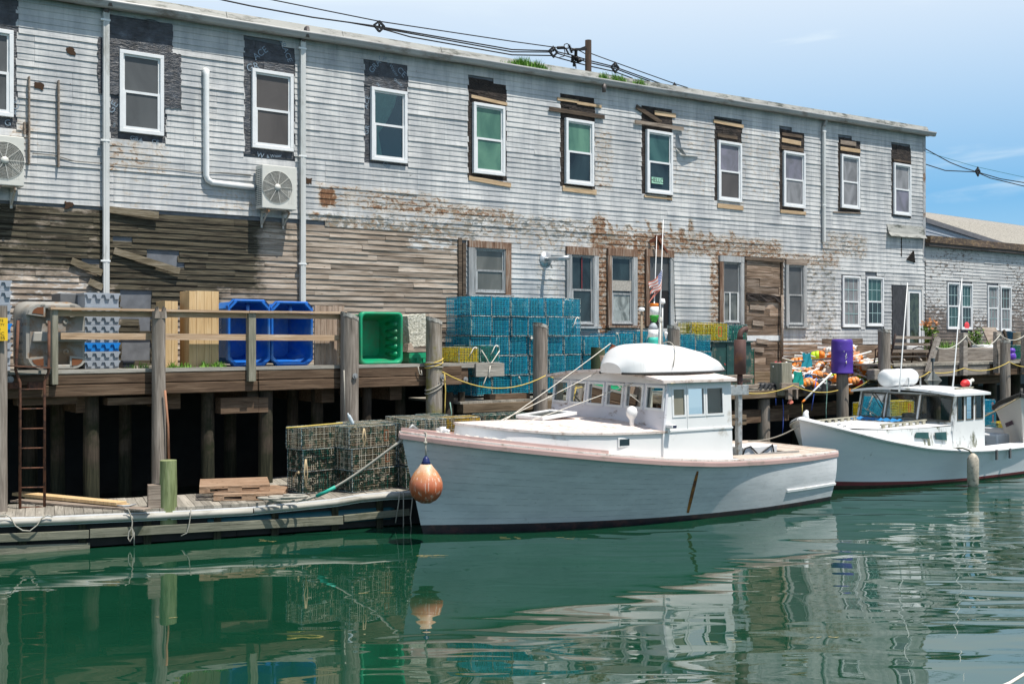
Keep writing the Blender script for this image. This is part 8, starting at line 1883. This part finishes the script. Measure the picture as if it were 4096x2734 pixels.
# yellow line swagged from pile to pile
yl = ((1770, 1487, 2.7), (2185, 1500, 2.55), .32), ((2190, 1503, 2.55), (2700, 1530, 2.55), .25), ((2975, 1570, 2.6), (3172, 1540, 2.62), .1), ((3172, 1540, 2.62), (3352, 1560, 2.75), .12), ((3395, 1562, 2.75), (3553, 1454, 3.4), .1), ((3553, 1454, 3.4), (3716, 1487, 3.7), .3), ((3716, 1487, 3.7), (3855, 1472, 3.75), .08), ((3855, 1472, 3.75), (4037, 1446, 4.2), .16), ((4037, 1446, 4.2), (4110, 1466, 4.2), .05)
ylab = ('between the lichened and the next capped piling', 'running behind the wheelhouse of the grey boat', 'from the exhaust stack to the squat square post', 'from the squat post to the drum piling', 'rising from the drum piling to the big broad piling', 'dipping from the broad piling past the radar reflector', 'under the first roped post', 'rising to the capped piling at far right', 'right of the far right capped piling')
for ((x0, y0, n0), (x1, y1, n1), sg_), lb in zip(yl, ylab): rope('yellow_line', 'yellow line along the pier, part '+lb, 'rope', arc(P(x0, y0, n0), P(x1, y1, n1), sg_), .013, M_ROPEY, W, 'swagged yellow line along the pilings')
# short green piling and grey junk behind the davit
a = P(2392, 1392, 1.95); m_, _ = pile_mb((a[0], -1.95), .19, 0, a[2], .15, wob=.03); o = m_.build('short_piling', wood('dark_green_pile', (.03,.045,.02), (.07,.085,.045), (.12,.13,.08), axis=2), None, True, W, (a[0], -1.95, 0)); tag(o, 'short dark green piling behind the rusty davit', 'piling')
# rusty bracket on the wall over the dark doorway, with cables
rb_ = thing('wall_bracket', 'rusty angle bracket on the siding above the dark doorway', 'bracket', W, (wz(2628, 990).x, 0, wz(2628, 990).z))
a, b = wz(2625, 965, .3), wz(2672, 938, .5); MB().beam((a.x, -.05, a.z), (b.x, -.35, b.z), .05, .09).build('arm', M_RUSTD, rb_); a, b = wz(2625, 955), wz(2660, 1010); MB().beam((a.x, -.05, a.z), (b.x, -.06, b.z), .1, .06).box(a.x-.07, a.x+.05, -.06, -.02, b.z+.05, a.z+.1).build('plate', M_RUSTD, rb_)
rope('wall_wire', 'black cable hanging down the wall right of the dark doorway', 'cable', [(wz(x, y).x, -.08, wz(x, y).z) for x, y in ((2655, 1005), (2672, 1030), (2686, 1045), (2688, 1120), (2690, 1200), (2694, 1290))], .012, M_ACD, W)
# ------------------------------------------------------------------ utility pole and lines behind the roof
px_, D_ = 2354, 46.; wl_ = W.local(((px_-CX)/FL*D_, D_, 0)); YP = wl_.y
def up_(px, py, y=YP): p = W.Y(px, py, y); return (p.x, p.y, p.z)
ut = thing('utility_pole', 'dark wooden utility pole rising behind the roof with cluttered insulators', 'utility pole', W, (wl_.x, YP, 2.7))
tp = up_(2353, 162); MB().tube([(tp[0], YP, 2.7), tp], [.17, .135], 14).build('pole', wood('creosote_pole', (.012,.009,.007), (.03,.02,.014), (.09,.05,.03), axis=2), ut, True)
M_BLK = plain('black_hardware', (.012,.012,.013), .5)
MB().beam(up_(2345, 197), up_(2300, 199), .1, .1).beam(up_(2340, 188), up_(2312, 199), .05, .06).beam(up_(2340, 215), up_(2312, 200), .03, .03).build('bracket_arm', M_BLK, ut); MB().beam(up_(2340, 237), up_(2320, 244), .08, .05).build('bracket_arm', M_BLK, ut)
def insul(pts, r): 
    mb = MB(); a, b = Vector(up_(*pts[0])), Vector(up_(*pts[1])); n = 7; mb.tube([a, b], r*.4, 6)
    for k in range(n): mb.lathe([(r*.4, 0), (r, .02), (r*.4, .04)], a.lerp(b, (k+.3)/n), 8, b-a)
    mb.build('insulator', M_BLK, ut, True)
insul(((2228, 192), (2258, 191)), .07); insul(((2275, 180), (2288, 212)), .09); insul(((2262, 192), (2275, 218)), .06); insul(((2292, 222), (2290, 250)), .09); insul(((2300, 228), (2308, 238)), .12); insul(((2304, 200), (2303, 222)), .08); insul(((2298, 245), (2296, 265)), .07); insul(((2308, 245), (2322, 241)), .09); insul(((2288, 200), (2305, 198)), .06)
MB().tube([up_(*p) for p in ((2278, 180), (2268, 175), (2258, 178), (2255, 190), (2260, 210), (2256, 225), (2240, 229), (2237, 233))], .02, 5).build('jumper_wire', M_BLK, ut, True); MB().tube([up_(2303, 258), up_(2304, 275)], .02, 5).build('drop_wire', M_BLK, ut, True)
lines = ([(700, -70), (1089, 0), (1517, 86), (2048, 166), (2214, 189), (2262, 193), (2345, 198)], [(700, -40), (1000, 24), (1250, 70), (1517, 107), (2048, 199), (2208, 204)], [(1400, 91), (1517, 112), (2048, 208), (2208, 209)], [(1500, 108), (1640, 148), (2048, 220), (2208, 223)],
         [(2362, 214), (2460, 250), (2698, 335), (2750, 351)], [(2222, 206), (2290, 222), (2362, 244), (2455, 267), (2560, 305), (2640, 334), (2700, 352)], [(2222, 212), (2290, 232), (2362, 252), (2455, 273), (2540, 305), (2600, 326)], [(2216, 226), (2237, 233), (2300, 250), (2362, 266), (2455, 286), (2530, 314)])
def ext_(pts, k0, k1):
    a, b, c, d = Vector(pts[0]), Vector(pts[1]), Vector(pts[-2]), Vector(pts[-1])
    return ([tuple(a+(a-b).normalized()*k0)] if k0 else [])+list(pts)+([tuple(d+(d-c).normalized()*k1)] if k1 else [])
for i, L_ in enumerate(lines):
    rope('power_line', ('top power line left of the pole', 'second power line left of the pole', 'third power line left of the pole', 'lowest power line left of the pole', 'top power line right of the pole', 'second power line passing the pole on the right', 'third power line passing the pole on the right', 'lowest power line passing the pole on the right')[i]+' above the roof', 'power line', ext_([up_(*p) for p in L_], 30 if i < 2 else 0, 0), .022 if i in (0, 4) else .027, M_BLK, W, 'power lines behind the roof', 5)
def spacer(px, py, h, lab, y=YP, s=1.):
    o = thing('line_spacer', lab, 'spacer', W, up_(px, py, y), 'black spacers clamping the power lines'); c = Vector(up_(px, py, y)); H = h/FL*W.world(c).y
    MB().beam(c, c+Vector((0, 0, H*.3)), .05, .08).lathe([(.02, 0), (.05, .05), (.02, .12)], c+Vector((0, 0, H*.25)), 6).build('hanger', M_BLK, o, True)
    MB().beam(c+Vector((-.22*s, 0, 0)), c+Vector((0, 0, .18*s)), .07, .07).beam(c+Vector((.22*s, 0, 0)), c+Vector((0, 0, .18*s)), .07, .07).beam(c+Vector((-.22*s, 0, 0)), c+Vector((0, 0, -.2*s)), .07, .07).beam(c+Vector((.22*s, 0, 0)), c+Vector((0, 0, -.2*s)), .07, .07).beam(c+Vector((0, 0, -.2*s)), c+Vector((.05, 0, -H*.45)), .06, .08).build('diamond_frame', M_BLK, o)
spacer(1517, 105, 38, 'black line spacer over the roof left of the big grass tuft'); spacer(2213, 207, 48, 'black line spacer left of the utility pole'); spacer(2460, 270, 48, 'black line spacer just right of the utility pole'); spacer(2698, 344, 16, 'small line spacer low over the roof at right', s=.4)
YR = 6.
for i, L_ in enumerate((([(3640, 545), (3705, 598), (3800, 650), (3850, 670), (3905, 687), (4000, 715), (4110, 733)]), ([(3640, 640), (3705, 658), (3780, 682), (3905, 688), (3960, 712), (4110, 748)]), ([(3640, 590), (3720, 613), (3900, 666), (4110, 712)]))):
    rope('power_line', ('upper thick power line beyond the right corner of the building', 'lower thick power line beyond the right corner of the building', 'thin blue-green line beyond the right corner of the building')[i], 'power line', ext_([up_(x, y, YR) for x, y in L_], 0, 40), .024 if i < 2 else .012, M_BLK if i < 2 else plain('blue_green_line', (.03,.16,.18), .6), W, 'power lines beyond the right corner', 5)
spacer(3911, 686, 40, 'black line spacer in the sky above the low wing', YR, s=.8)
# ------------------------------------------------------------------ small things on and near the water
rope('mooring_line', 'pale rope coming out of the water at the bottom right corner', 'rope', [GW.Y(3900, 2790, 9.6), GW.Y(4042, 2728, 10.), GW.Y(4100, 2692, 10.3), GW.Y(4300, 2540, 11)], .016, M_STAY, GW)
mb = MB()
for px, py, n in ((1730, 2222, 16), (2050, 2150, 5), (2290, 2150, 5), (140, 2200, 14), (700, 2130, 6), (3900, 1975, 6), (3960, 2010, 5), (640, 2470, 2), (1500, 2370, 2), (2900, 2560, 4), (3300, 2550, 4), (1050, 2160, 6)):
    for _ in range(n):
        p = GW.Z(px+U(-55, 55), py+U(-6, 6), .006); a_ = U(-.5, .5); l = U(.02, .09); d = Vector((cos(a_), sin(a_), 0))*l; e = Vector((-sin(a_), cos(a_), 0))*U(.003, .008); mb.quad(p-d-e, p+d-e, p+d+e, p-d+e)
tag(mb.build('floating_weed', plain('tan_weed', (.3,.25,.1), .7, 0, .4, 30), fixn=False), 'scraps of tan seaweed and straw floating on the water', kind='stuff')
for (x, y0, y1, lab) in ((1614, 1965, 2140, 'thin weedy line hanging from the dock corner into the water'), (1600, 1965, 2090, 'brown line hanging from the dock corner beside the weedy one'), (1650, 1990, 2150, 'thin green line hanging near the stem of the grey boat')):
    rope('hanging_rope', lab, 'rope', [DK.Y(x, y0, -.12), DK.Y(x-8+(x == 1614)*8, (y0+y1)/2, -.14), DK.Y(x-18*(x == 1600), y1, -.12)], .011, M_ROPEG, DK)
